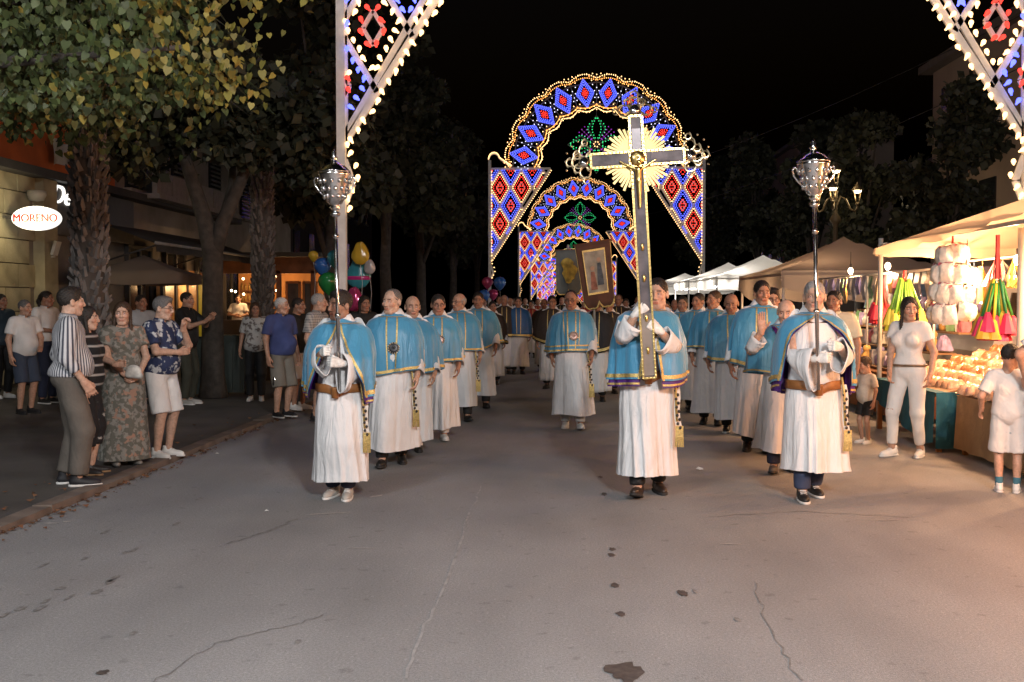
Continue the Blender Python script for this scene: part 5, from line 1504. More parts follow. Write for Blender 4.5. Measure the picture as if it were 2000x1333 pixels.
yb = on_rail(1755); broom_bundle((4.2, yb, 2.0), 26, [(.20, .50, .06), (.25, .55, .08)], [(.72, .66, .06), (.80, .70, .10)], .42, .26, 'bundle of green and yellow toy brooms beside the woman in white', (.7, .6, .1), smin=.08)
yb = on_rail(1708); broom_bundle((4.2, yb, 2.12), 16, [(.10, .08, .08), (.5, .4, .25), (.35, .05, .05)], [(.75, .05, .09), (.7, .04, .07)], .36, .15, 'bundle of dark handled toy brooms with red bells behind the lantern bearer', smin=.2)
# big hanging cluster of puffed snack bags
def snack_sack():
    y = on_rail(1845); root = empty('hanging_sack', (4.2, y, 2.30), 0, 'large hanging cluster of clear puffed snack bags with red print', 'sack')
    B().tube([(0, 0, .12), (0, 0, -.08)], .012, 6).out('tie', M('string_red'), root, True)
    pm = M('puff_bag', (.82, .74, .64), .3, var=.18, scale=22, coat=.4, bump=.7, bscale=45); rb = M('print_red', (.42, .10, .12), .4, var=.7, scale=45, coat=.4); gm = M('bag_greyish', (.62, .60, .60), .3, var=.2, coat=.4)
    r = random.Random(2); V0, F0 = pillow(.17, .22, .06, 5); V0 = np.array(V0); pb = pl_ = None
    for row in range(4):
        rad = (.10, .145, .16, .175)[row]; n = (5, 7, 8, 8)[row]
        for k in range(n):
            a = 2 * math.pi * (k + .5 * (row % 2)) / n + r.uniform(-.1, .1); z = -.18 - row * .205 + r.uniform(-.02, .02)
            if pb is None: pb = mk('puff_bag', V0, F0, pm, root); o = pb
            else: o = inst(pb, 'puff_bag', parent=root)
            if row == 0: o.data = o.data if row else o.data
            loc = (rad * math.cos(a), rad * math.sin(a), z); rt = (math.radians(90 + r.uniform(-10, 4)), r.uniform(-.15, .15), a + math.pi / 2)
            o.location = loc; o.rotation_euler = rt; o.scale = (r.uniform(.9, 1.1), r.uniform(.92, 1.08), 1.2)
            V1 = [(-.075 + .0375 * i, .072 + .03 * j + .006 * math.sin(i * 3 + j), .034 - .012 * j) for j in range(2) for i in range(5)]
            if pl_ is None: pl_ = mk('print_band', V1, grid_faces(2, 5, False), rb, o); q = pl_
            else: q = inst(pl_, 'print_band', parent=o)
snack_sack()
# stall furniture: front post, back cloth, boxed toys
B1 = B().cyl((4.28, 10.1, 0), (4.28, 10.1, 2.3), .042).out('stall_post', M('cream_paint', (.75, .66, .52), .6), None, True); tag(B1, 'cream front post of the near stall beside the pink bundle', 'post')
def back_cloth(x, y0, y1, z1, mat, label):
    V = []; n = 40
    for r_ in range(5):
        for i in range(n): V.append((x + .05 * math.sin(i * 1.1) * (r_ / 4), y0 + (y1 - y0) * i / (n - 1), z1 - (z1 - .15) * r_ / 4))
    o = mk('back_curtain', V, grid_faces(5, n, False), mat, None); tag(o, label, 'curtain')
back_cloth(7.8, 9.0, 13.8, 2.3, M('curtain_tan', (.55, .40, .24), .9), 'tan back curtain inside the near stall')
back_cloth(7.0, 14.6, 20.8, 2.2, M('curtain_mauve', (.30, .22, .28), .9), 'mauve back curtain behind the toy shelves')
# parked van seen through the stall gap
def van():
    root = empty('parked_van', (7.0, 15.2, 0), 0, 'white parked van glimpsed behind the sweets stall', 'van')
    prof_ = [(-.85, .35), (-.9, .9), (-.82, 1.15), (-.68, 1.85), (.68, 1.85), (.82, 1.15), (.9, .9), (.85, .35)]
    B().plate(prof_, 3.2, 'y', 1.8).out('body', M('van_white', (.6, .62, .63), .35, var=.05, coat=.5), root)
    B().plate([(-.72, 1.2), (-.62, 1.75), (.62, 1.75), (.72, 1.2)], .04, 'y', .18).out('windscreen', M('dark_glass'), root)
    for sx in (-1, 1):
        B().lathe([(.09, -.02), (.09, .02)], (sx * .62, .19, .85), 12, Matrix.Rotation(math.radians(90), 3, 'X')).out('headlight', M('headlight', (.7, .7, .7), .2), root)
        for yy in (.8, 2.8):
            B().lathe([(.18, -.1), (.32, -.1), (.33, 0), (.32, .1), (.18, .1)], (sx * .78, yy, .33), 16, Matrix.Rotation(math.radians(90), 3, 'Y')).out('wheel', M('tyre', (.03, .03, .03), .8), root, True)
    B().box((0, .18, .55), (1.5, .06, .14)).out('bumper', M('dark_fascia'), root)
# toy shelves
def toys():
    r = random.Random(9)
    shelf = empty('toy_shelf', (5.7, 17.4, 0), 0, 'stepped toy display shelf between the near stall and the grey gazebo', 'shelf')
    for k in range(4): B().box((-.9 + .32 * k, 0, .66 + .27 * k), (.30, 6.0, .025)).out('tier', M('counter_wood'), shelf)
    for y in (-2.9, 0, 2.9): B().box((.3, y, .75), (.04, .04, 1.5)).out('upright', STEEL, shelf)
    cols = [(.55, .55, .6), (.35, .30, .55), (.65, .2, .25), (.15, .3, .55), (.7, .62, .5), (.18, .4, .2), (.75, .45, .15), (.5, .5, .52)]
    names = ['silver', 'violet', 'red', 'blue', 'cream', 'green', 'orange', 'grey']; pro = {}
    for k in range(4):
        for j in range(21):
            c = r.randrange(8); kind = r.randrange(3); key = (c, kind)
            if key not in pro:
                m = M('toy_' + names[c], cols[c], .3, var=.35, scale=14, coat=.4); b = B()
                if kind == 0: b.box((0, 0, .11), (.12, .2, .22)); b.box((-.062, 0, .12), (.006, .15, .14))
                elif kind == 1: b.lathe([(.07, 0), (.09, .03), (.09, .12), (.05, .17), (.05, .19), (.065, .22), (.05, .27), (.0, .28)], n=12)
                else:
                    V, F = pillow(.17, .2, .22, key[0]); b.add(V, [tuple(f) for f in F.tolist()])
                pro[key] = b.out(['boxed_toy', 'plush_toy', 'bagged_toy'][kind], m, None, kind == 1); o = pro[key]
            else: o = inst(pro[key], ['boxed_toy', 'plush_toy', 'bagged_toy'][kind])
            o.location = (4.8 + .32 * k + r.uniform(-.03, .03), 14.55 + j * .285 + r.uniform(-.04, .04), .675 + .27 * k); o.rotation_euler = (0, 0, r.uniform(-.4, .4))
            tag(o, names[c] + ' ' + ['boxed toy', 'round plush toy', 'bagged toy'][kind] + ', %s tier of the toy display, %s from near end' % (ordn(k), ordn(j)), 'toy', 'toys on the stepped display')
    # packs on hooks above
    rail = B().cyl((4.95, 14.3, 2.05), (4.95, 20.6, 2.05), .018).out('hook_rail', STEEL, None, True); rp = B()
    for yy in (14.35, 17.4, 20.55): rp.cyl((4.95, yy, 0), (4.95, yy, 2.05), .018)
    rp.out('rail_stand', STEEL, rail, True)
    tag(rail, 'steel rail of hanging toy packs over the toy display', 'rail')
    for j in range(22):
        c = r.randrange(8); m = M('toy_' + names[c], cols[c], .3, var=.35, scale=14, coat=.4); z = r.uniform(.25, .45)
        V = [(0, -.09, 0), (0, .09, 0), (-.03, .10, -z * .5), (-.03, -.10, -z * .5), (0, -.09, -z), (0, .09, -z), (.03, .1, -z * .5), (.03, -.1, -z * .5)]
        o = mk('toy_pack', V, [(0, 1, 2, 3), (3, 2, 5, 4), (1, 0, 7, 6), (6, 7, 4, 5), (0, 3, 4, 7), (1, 6, 5, 2)], m, None, False); o.location = (4.95 + r.uniform(-.02, .02), 14.5 + j * .28, 2.03)
        tag(o, names[c] + ' toy pack hanging %s along the steel rail over the toy display' % ordn(j), 'toy', 'toy packs on the rail')
toys()
van()
# dense goods hanging inside the near stall
def hung_goods():
    r = random.Random(21); cols = [(.7, .12, .12), (.75, .55, .12), (.2, .35, .6), (.7, .3, .45), (.75, .7, .62), (.25, .45, .15), (.55, .25, .6), (.8, .4, .1)]; nm = ['red', 'yellow', 'blue', 'pink', 'white', 'green', 'purple', 'orange']
    for row, (x, z, n) in enumerate(((5.0, 2.12, 17), (5.9, 2.12, 15), (6.9, 2.1, 14))):
        rail = B().cyl((x, 8.8, z), (x, 13.8, z), .014).out('goods_rail', STEEL, None, True); tag(rail, '%s rail of hanging toys inside the near stall' % ['front', 'middle', 'back'][row], 'rail')
        for j in range(n):
            c = r.randrange(8); m = M('hung_' + nm[c], cols[c], .35, var=.4, scale=18, coat=.3); h = r.uniform(.22, .5); w = r.uniform(.07, .13); kind = r.randrange(3); y = 9.0 + j * 4.7 / n + r.uniform(-.06, .06); b = B()
            if kind == 0:
                V, F = pillow(w * 2, h, .07, j); b.add([(p_[2] - .03, p_[0], p_[1] - h / 2 - .08) for p_ in V], [tuple(f) for f in F.tolist()])
            elif kind == 1: b.lathe([(0, -h - .05), (w * .8, -h), (w, -h * .75), (w * .55, -h * .45), (w * .7, -h * .3), (w * .45, -.1), (0, -.06)], n=10)
            else:
                for q in range(6): b.tube([(0, 0, -.04), (r.uniform(-.05, .05), w * (q - 2.5) * .4, -h * .6), (r.uniform(-.08, .08), w * (q - 2.5) * .55, -h)], [.006, .016, .024], 6)
            b.tube([(0, 0, 0), (0, 0, -.1)], .004, 4); o = b.out('hanging_toy', m, None, kind != 2); o.location = (x, y, z)
            tag(o, '%s hanging toy, %s along the %s rail inside the near stall' % (nm[c], ordn(j), ['front', 'middle', 'back'][row]), 'toy', 'toys hung inside the near stall')
hung_goods()
# goods under the farther gazebos
for gi, (y0, y1, nm) in enumerate(((21.9, 26.0, 'grey'), (31.3, 35, 'first white'), (38.8, 42.8, 'second white'))):
    counter(4.8, 6.0, y0, y1, .75, M(['cloth_red', 'cloth_pale', 'cloth_pale'][gi], [(.4, .05, .05), (.5, .45, .42), (.5, .45, .42)][gi], .9), 'stall counter under the %s gazebo' % nm, .7)
    r = random.Random(gi)
    for j in range(9):
        o = B().lathe([(.10, 0), (.14, .05), (.13, .2), (.06, .30), (.0, .31)], n=10).out('stall_ware', M('ware_%d' % (j % 4), [(.7, .3, .3), (.3, .3, .6), (.8, .75, .6), (.3, .5, .3)][j % 4], .4), None, True)
        o.location = (5.0 + r.uniform(0, .8), y0 + .3 + j * (y1 - y0 - .6) / 8, .765); tag(o, ['red', 'blue', 'cream', 'green'][j % 4] + ' ware standing %s along the counter under the %s gazebo' % (ordn(j), nm), 'ware', 'ware under the %s gazebo' % nm)

# ------------------------------------------------------------------ procession
BLUE = drape('cape_blue', (.062, .285, .48), .40, .38, .4, .5, 10, 1.6)
PURPLE = M('lining_purple', (.07, .012, .17), .5, var=.1)
NAVY = M('trouser_navy', (.016, .022, .05), .8); BLACK = M('cloth_black', (.012, .012, .013), .7, var=.2)
SHOE_G = M('shoe_grey', (.42, .40, .37), .7); SHOE_B = M('shoe_black', (.018, .017, .017), .5); SHOE_W = M('shoe_white', (.78, .77, .74), .6); SOLE_W = M('sole_white', (.72, .71, .68), .7); SOLE_D = M('sole_dark', (.03, .03, .03), .8); LACE_W = M('lace_white', (.75, .74, .72), .8)
GROUP = 'robed men of the procession'
def g3d(px, py): return gnd(px, py)
def loc2(root, H, p):  # world -> person local (unrotated part)
    return root
# left staff bearer
p = gnd(669, 972); k = 1.70 / 1.72
def lz(py, Y): return (CAM_Z + (590 - py) * Y / FPX)
zL = lz(690, p.y - .3) / k
L1 = Robed('blue caped man in white gloves carrying the left lantern staff', p, 0, 1.70, 'd', (1.0, 1.05, 1.1, 1), ('dark', 'full'), hyaw=-38, hpitch=2, gloves=True, group=GROUP,
           hands={-1: dict(hand='grip', grip=(-.035, -.335, zL + .015), d=(.35, -.9, .15), pole=(-.55, .4, -1)), 1: dict(hand='grip', grip=(-.035, -.335, zL - .075), d=(-.75, -.65, .12), pole=(.55, .4, -1))},
           feet={-1: dict(x=.085, y=.04, toe=-12), 1: dict(x=.055, y=-.04, toe=4)})
L1.open = [2, 3, 4, 12, 30, 46]; L1.dress(BLUE, opened=True, hem=.155, belt=.92 / k, lining=PURPLE, stride=.05, trims=1, cape_hem=.90, tassel=1)
L1.trousers(NAVY, 1.97, g=.012); L1.shoes(SHOE_G, SOLE_W, LACE_W)
# cross bearer
pC = gnd(1264, 966); HC = 1.82; kC = HC / 1.72
z1, z2 = lz(598, pC.y - .3) / kC, lz(632, pC.y - .3) / kC
C2 = Robed('blue caped man in white gloves carrying the tall processional cross', pC, 0, HC, 'l', (1.0, 1.0, 1.0, 1), ('dark', 'short'), hyaw=-16, hpitch=4, gloves=True, group=GROUP, hx=.075,
           hands={-1: dict(hand='grip', grip=(-.035, -.33, z1), d=(.75, -.30, .62), pole=(-.5, -.1, -1)), 1: dict(hand='grip', grip=(-.03, -.33, z2), d=(-.8, -.3, .55), pole=(.5, -.1, -1))},
           feet={-1: dict(x=.09, y=-.17, toe=-14, pitch=-14, lift=.0), 1: dict(x=.10, y=.13, toe=10)})
C2.open = [2, 2, 3, 5, 10, 16]; C2.dress(BLUE, opened=True, hem=.175, belt=1.03 / kC, lining=PURPLE, trims=1, cape_hem=.92, tassel=1, width=.93)
C2.trousers(BLACK, 1.97, g=.012); C2.shoes(M('shoe_brown_black', (.04, .026, .02), .45), SOLE_D)
# right staff bearer
pR = gnd(1586, 974); HR_ = 1.78; kR = HR_ / 1.72
zR = lz(682, pR.y - .3) / kR
R1 = Robed('grey haired blue caped man in white gloves carrying the right lantern staff', pR, 0, HR_, 'l', (1.03, 1.1, 1.1, 2), ('grey', 'short'), hyaw=-12, hpitch=3, gloves=True, group=GROUP, belly=.3,
           hands={-1: dict(hand='grip', grip=(.040, -.34, zR - .06), d=(.75, -.65, .1), pole=(-.6, .4, -1)), 1: dict(hand='grip', grip=(.040, -.34, zR + .03), d=(-.6, -.75, .1), pole=(.6, .4, -1))},
           feet={-1: dict(x=.10, y=-.10, toe=-4), 1: dict(x=.05, y=.16, toe=6)})
R1.open = [2, 6, 22, 44, 56, 66]; R1.dress(BLUE, opened=True, hem=.24, belt=.95 / kR, lining=PURPLE, trims=1, cape_hem=.89, tassel=1)
R1.trousers(M('jeans_blue', (.035, .05, .10), .85, var=.2), 1.97, g=.014); R1.shoes(SHOE_B, SOLE_W, LACE_W)

def brother(px, py, H, label, hy=0, hp=3, hair=('dark', 'short'), skin='m', var=(1, 1, 1, 1), shoe=None, phi=0, belly=.2, tassel=0, medal=None, glasses=False, front=True, hands=None, feet=None, sash=None, trou=BLACK, hem=.16, ch=.93, sole=None, wide=1.0):
    s = random.Random(px); st = s.choice((-1, 1)) * s.uniform(.08, .17)
    if hands is None:
        sw1, sw2 = s.uniform(-.14, .08), s.uniform(-.14, .08)
        hands = {-1: dict(w=(-.235 - s.uniform(0, .07), -.06 + sw1, .885 + abs(sw1) * .3), d=(.05, sw1 * 2 - .25, -1)), 1: dict(w=(.235 + s.uniform(0, .07), -.06 + sw2, .885 + abs(sw2) * .3), d=(-.05, sw2 * 2 - .25, -1))}
    wide = wide * s.uniform(.93, 1.06); ch = ch + s.uniform(-.05, .045); hem = hem + s.uniform(-.03, .05); belly = max(0, belly + s.uniform(-.2, .4))
    o = Robed(label, gnd(px, py), phi, H, skin, var, hair, hyaw=hy, hpitch=hp, group=GROUP, belly=belly, hands=hands, wide=wide, feet=feet or {-1: dict(x=.09, y=-st, toe=-6, pitch=-8 if st > 0 else 0), 1: dict(x=.09, y=st, toe=6, pitch=-8 if st < 0 else 0)})
    o.dress(BLUE, hem=hem, trims=2 if front == 2 else 1, cape_hem=ch, tassel=tassel, medal=medal, front_trim=front, sash=sash)
    o.trousers(trou, 1.97, g=.012); o.shoes(shoe or SHOE_B, sole or SOLE_D)
    o.root.rotation_euler = (math.radians(s.uniform(-2, 2.5)), math.radians(s.uniform(-2, 2)), o.root.rotation_euler[2])
    if glasses: o.glasses()
    return o
def look(px): return -math.degrees(math.atan2(0, 1))
brother(766, 908, 1.74, 'balding blue caped man with a dark medallion behind the left staff bearer', -32, 2, ('salt', 'receding'), 'l', (1.03, 1.1, 1.15, 2), phi=6, belly=.5, tassel=1, medal=(1.17, 'dark'), hem=.20)
brother(800, 885, 1.68, 'blue caped man half hidden behind the man with the dark medallion', 10, 4, ('brown', 'fringe'), 'm', phi=5)
brother(852, 858, 1.70, 'blue caped man with glasses and white shoes in the left file', 6, 4, ('dark', 'short'), 'd', shoe=SHOE_W, sole=SOLE_W, trou=M('alb_trouser', (.6, .58, .55), .8), tassel=-1, medal=(1.2, 'red'), glasses=True, phi=8)
brother(897, 822, 1.73, 'bald blue caped man with glasses in the left file looking sideways', -52, 3, ('grey', 'fringe'), 'm', glasses=True, phi=14, tassel=1)
brother(936, 796, 1.76, 'dark haired blue caped man last in the near left file', -8, 3, ('dark', 'short'), 'd', phi=8, tassel=-1)
brother(1119, 838, 1.76, 'blue caped man with glasses and red medallion walking in the centre', -10, 8, ('dark', 'receding'), 'd', (1.05, 1.1, 1, 1), shoe=SHOE_W, sole=SOLE_W, medal=(1.15, 'red'), glasses=True, front=2, tassel=1, belly=.3, trou=M('alb_trouser'))
# right file
brother(1528, 922, 1.64, 'white haired old man in blue cape with purple sash raising his open hand', -8, 14, ('white', 'fringe'), 'l', (1.05, 1, 1.2, 2), trou=NAVY, shoe=M('shoe_grey_dark', (.12, .115, .11), .6), sash=PURPLE, phi=-10,
        hands={-1: dict(hand='open', w=(-.24, -.24, 1.42), d=(-.05, -.1, 1), t=(1, .1, 0), pole=(-.6, .2, -1))}, hem=.24)
brother(1478, 882, 1.84, 'tall dark haired blue caped man left of the old man with raised hand', 12, 2, ('dark', 'short'), 'd', (.95, .9, 1, 1), phi=-6, wide=1.0)
brother(1513, 872, 1.76, 'dark haired man with glasses glimpsed behind the old man with raised hand', 6, 4, ('dark', 'full'), 'm', glasses=True, phi=-6)
brother(1434, 846, 1.72, 'bald blue caped man with head bowed in the right file', -6, 16, ('brown', 'fringe'), 'd', (1.06, 1.1, 1, 1), phi=-8, shoe=SHOE_B, sole=SOLE_W)
brother(1388, 830, 1.76, 'brown haired blue caped man in the right file facing the cross bearer', -42, 2, ('brown', 'short'), 'd', phi=-10)
brother(1360, 806, 1.74, 'blue caped man partly hidden behind the brown haired one', -30, 2, ('dark', 'short'), 'd', phi=-10)
brother(1334, 800, 1.70, 'dark haired blue caped man seen past the cross bearer sleeve', -6, 3, ('dark', 'short'), 'd', phi=-4, shoe=SHOE_G)
# man in pale top behind the right staff bearer
def casual(label, pos, phi, H, shirt, trou, shoe, sole, hy=0, hp=2, hair=('dark', 'short'), skin='m', var=(1, 1, 1, 1), sleeve=.75, frac=1.95, hem=.88, extra=.012, hands=None, feet=None, belly=.2, fem=0, collar=True, vox=.017, glasses=False, group='onlookers beside the street', wide=1., hs=1.0, sock=None, laces=None, g=.022):
    o = Person(label, pos, phi, H, skin, var, hair, hyaw=hy, hpitch=hp, hands=hands, feet=feet, belly=belly, fem=fem, group=group, vox=vox, wide=wide, scale_head=hs, sock=sock)
    o.shirt(shirt, hem, sleeve, collar=collar, g=g)
    if trou: o.trousers(trou, frac, waist=max(hem + .06, .96), extra=extra, name='shorts' if frac < 1.2 else 'trousers')
    if shoe: o.shoes(shoe, sole, laces)
    if glasses: o.glasses()
    return o
WSH = M('shirt_white', (.72, .70, .68), .85, var=.08); ARMS = {-1: dict(w=(-.06, -.20, 1.12), d=(1, -.2, .1), pole=(-1, .2, -.6)), 1: dict(w=(.08, -.22, 1.08), d=(-1, -.2, .1), pole=(1, .2, -.6))}
casual('dark haired man in a pale shirt beside the right staff bearer', gnd(1627, 865), -25, 1.74, M('shirt_cream', (.75, .66, .48), .85), BLACK, SHOE_B, SOLE_D, -10, 2, ('dark', 'short'), 'd')
# ---- onlookers on the left pavement
SW_ = .04
def pg(px, py):
    d = ray(px, py); t = -(CAM_Z - SW_) / d.z
    return Vector((d.x * t, d.y * t, SW_))
STR = pattern('shirt_striped', (.60, .60, .62), (.06, .065, .09), 'stripe', 46, .15, axis='angle')
casual('man in a black and white striped shirt with grey trousers seen from behind', pg(140, 948), 118, 1.69, STR, M('trouser_greybrown', (.115, .10, .085), .85, var=.15), M('sneaker_black', (.015, .015, .018), .6), SOLE_W, 12, 0, ('dark', 'full'), 'l', sleeve=1.55, hem=.96, belly=.5,
       hands={-1: dict(w=(-.24, -.10, .92)), 1: dict(w=(.27, .0, .90))}, extra=.03, feet={-1: dict(x=.10, y=-.05, toe=-8), 1: dict(x=.10, y=.04, toe=8)})
o = Person('woman in black with striped capri trousers behind the striped shirt man', pg(172, 926), 95, 1.53, 'l', (.95, .85, .85, 2), ('dark', 'long'), hyaw=5, fem=1, belly=.2, group='onlookers beside the street', hands={1: dict(w=(.20, -.24, 1.12), d=(-.3, -1, .1), pole=(1, .4, -.6))})
o.shirt(pattern('top_black_stripe', (.012, .012, .014), (.6, .58, .56), 'stripe', 3.2, .93, axis='z'), .88, .7, collar=False); o.trousers(pattern('capri_print', (.012, .012, .014), (.6, .58, .55), 'blotch', 9, .66), 1.45, waist=.97); o.shoes(M('sandal_black', (.02, .018, .018), .5), M('sole_cork', (.30, .19, .10), .8))
o = Person('woman with a fringe in a long grey floral dress facing the camera', pg(243, 908), 38, 1.57, 'l', (1.02, .85, .85, 2), ('brown', 'long'), hyaw=-22, hpitch=2, fem=1, belly=.4, group='onlookers beside the street', wide=1.06,
           hands={-1: dict(w=(-.05, -.24, .98), d=(.9, -.2, -.4), pole=(-1, .3, -.4)), 1: dict(w=(.10, -.22, .96), d=(-.9, -.3, -.4), pole=(1, .3, -.4))})
FLOR = pattern('dress_floral', (.13, .13, .11), (.26, .255, .23), 'blotch', 20, .52, c3=(.36, .22, .16)); o.shirt(FLOR, 1.0, .55, collar=False, name='bodice')
th = np.linspace(0, 2 * math.pi, 72, endpoint=False)[None]; z, rx, ry = prof([(1.12, .19, .16), (.98, .215, .18), (.7, .235, .195), (.4, .25, .21), (.07, .28, .24)], np.linspace(0, 1, 24)[:, None]); fo = 1 + .09 * np.clip((1 - z), 0, 1) * folds(th, 91)
mk('skirt', np.stack([rx * np.sin(th) * fo, -ry * np.cos(th) * fo, z + 0 * th], -1).reshape(-1, 3), grid_faces(24, 72, True), FLOR, o.root); o.shoes(M('sandal_grey', (.25, .24, .22), .5), SOLE_D)
cl = o.root
HAW = pattern('shirt_tropical', (.018, .03, .085), (.52, .54, .56), 'blotch', 12, .54)
casual('man in a blue and white patterned shirt and white shorts with hand at his mouth', pg(318, 893), 72, 1.62, HAW, M('shorts_white', (.74, .72, .70), .85, var=.05), SHOE_W, SOLE_W, 12, 4, ('salt', 'full'), 'l', (1.03, 1, 1.1, 2), .75, 1.02, .90, .035, glasses=True, belly=.5, laces=LACE_W,
       hands={1: dict(hand='point', w=(.06, -.24, 1.40), d=(-.1, -.3, 1), t=(-1, 0, 0), pole=(.6, -.1, -1)), -1: dict(w=(-.02, -.25, 1.14), d=(.9, -.4, .1), pole=(-1, .2, -.6))})
casual('stocky man in a white polo and blue shorts by the stone wall', pg(50, 808), 62, 1.60, WSH, M('shorts_blue', (.04, .055, .09), .85), M('sneaker_black'), SOLE_D, 14, 3, ('salt', 'short'), 'm', sleeve=.7, frac=1.05, extra=.03, belly=.6, hands={1: dict(w=(.10, -.25, .98), d=(-.5, -.8, 0), pole=(1, .4, -.5))})
casual('person in a white shirt and dark trousers with a ponytail by the shop door', pg(92, 788), 70, 1.74, M('shirt_white'), NAVY, SHOE_B, SOLE_W, 20, 2, ('dark', 'pony'), 'd', hem=.96, hands=ARMS)
casual('dark clothed person cut off by the left edge of the picture', pg(4, 778), 60, 1.70, M('shirt_dark_blue', (.02, .035, .05), .85), BLACK, SHOE_W, SOLE_W, 10, 2, ('dark', 'short'), 'd')
casual('man in a pale shirt standing behind the woman in the floral dress', pg(277, 790), 40, 1.68, M('shirt_pale_grey', (.42, .42, .43), .85), BLACK, SHOE_B, SOLE_D, 15, 2, ('dark', 'short'), 'd')
casual('dark clothed onlooker holding up a phone left of the forked tree', pg(366, 790), 80, 1.72, BLACK, M('trouser_greenish', (.05, .05, .035), .85), SHOE_G, SOLE_W, 0, 0, ('dark', 'short'), 'm', hands={1: dict(w=(.05, -.34, 1.30), d=(-.3, -.7, .6), pole=(1, .2, -.8)), -1: dict(w=(-.05, -.34, 1.28), d=(.3, -.7, .6), pole=(-1, .2, -.8))})
casual('woman in a white floral top and dark leggings by the second palm', pg(500, 783), 10, 1.56, pattern('top_floral_white', (.50, .48, .46), (.16, .13, .12), 'blotch', 16, .56), BLACK, SHOE_W, SOLE_W, 10, 2, ('brown', 'long'), 'd', fem=1, collar=False, hem=.86)
casual('white haired man in a blue polo and grey shorts holding a can', pg(550, 815), 55, 1.63, M('polo_blue', (.065, .085, .23), .85), M('shorts_stone', (.20, .18, .15), .85), M('sneaker_black'), SOLE_W, 25, 2, ('white', 'short'), 'm', (1.05, 1.1, 1, 2), .75, 1.12, .90, .035, belly=.9, wide=1.06)
casual('man in a black vest and white shorts beside the man in the blue polo', pg(582, 800), 62, 1.63, BLACK, M('shorts_white'), SHOE_W, SOLE_W, 20, 2, ('dark', 'short'), 'd', sleeve=.25, frac=1.05, extra=.03, belly=.4, collar=False, laces=LACE_W)
casual('grey haired man in a checked shirt behind the left staff bearer', pg(622, 822), 75, 1.68, pattern('shirt_checked', (.42, .40, .37), (.16, .16, .17), 'check', 9, .5), M('shorts_tan', (.25, .2, .15), .85), SHOE_B, SOLE_D, 25, 2, ('grey', 'short'), 'm', (1, 1, 1, 2), frac=1.1, extra=.03)
casual('barman in a white shirt inside the warm lit cafe', Vector((at(466, 600, 31.2).x, 31.2, .1)), 0, 1.72, M('shirt_white'), BLACK, SHOE_B, SOLE_D, 10, 5, ('dark', 'short'), 'm', hands=ARMS)
casual('dark haired person in black under the near balloons', pg(712, 795), 20, 1.66, BLACK, BLACK, SHOE_B, SOLE_D, 15, 3, ('dark', 'long'), 'd', fem=1, collar=False)
# ---- right side
o = Person('young woman in white with ripped jeans leaning by the stall', gnd(1772, 893), -42, 1.66, 'm', (.95, .85, .85, 2), ('dark', 'long'), hyaw=38, hpitch=6, fem=1, group='onlookers beside the street',
           hands={-1: dict(w=(-.10, -.26, .86), d=(.2, -.5, -.9), pole=(-1, .4, -.4)), 1: dict(w=(.25, -.02, .90))}, feet={-1: dict(x=.16, y=-.03, toe=-15), 1: dict(x=.10, y=.10, toe=12)})
o.shirt(M('top_white', (.78, .74, .70), .8, var=.05), 1.0, .5, collar=False, g=.012, name='top'); JW = M('jeans_white', (.78, .74, .70), .85, var=.05); tr = o.trousers(JW, 1.86, waist=1.04, g=.010, extra=.006)
o.shoes(SHOE_W, SOLE_W, LACE_W)
for sd in (-1, 1):
    j = o.J[sd]; B().sph(tuple(j['K'] + np.array((0, -.058, .02))), (.042, .016, .022), 10, 6).out('knee_rip', M('knee_skin', (.48, .28, .20), .6), tr, True)
B().tube([(.19 * math.sin(a), .005 - .145 * math.cos(a), 1.0) for a in np.linspace(0, 2 * math.pi, 28)], .012, 6).out('belt', M('belt_tan', (.2, .13, .08), .5), tr, True)
o = casual('toddler girl in a white top and dark shorts beside the toy stall', gnd(1690, 866), -60, .93, M('top_kid', (.72, .66, .58), .85), BLACK, SHOE_W, SOLE_W, -10, 8, ('brown', 'full'), 'm', (1.0, .8, .7, 2), frac=.75, extra=.03, hem=.80, hs=1.42, collar=False, belly=.4, hands={-1: dict(w=(-.15, -.25, 1.10), d=(.2, -1, 0), pole=(-1, .3, -.5))})
k = casual('child in a long white shirt and blue socks at the right edge', gnd(1968, 962), 160, 1.22, M('tee_white_kid', (.76, .73, .70), .85, var=.05), pattern('shorts_kid_print', (.74, .72, .70), (.35, .42, .45), 'blotch', 8, .66), SHOE_W, SOLE_W, -30, 5, ('dark', 'short'), 'm', (1, .85, .8, 2), .8, 1.0, .78, .045, hs=1.22, collar=False, sock=M('sock_blue', (.05, .16, .22), .9), hands={1: dict(w=(.30, -.12, .98), d=(.2, -.6, -.6))})
casual('adult in a white tee cut off by the right edge of the picture', gnd(2092, 985), 150, 1.70, M('tee_white', (.78, .77, .75), .85), NAVY, SHOE_W, SOLE_W, 0, 2, ('dark', 'short'), 'm', hands={1: dict(w=(.36, -.12, 1.0), d=(.3, -.6, -.4), pole=(1, .5, -.2))})

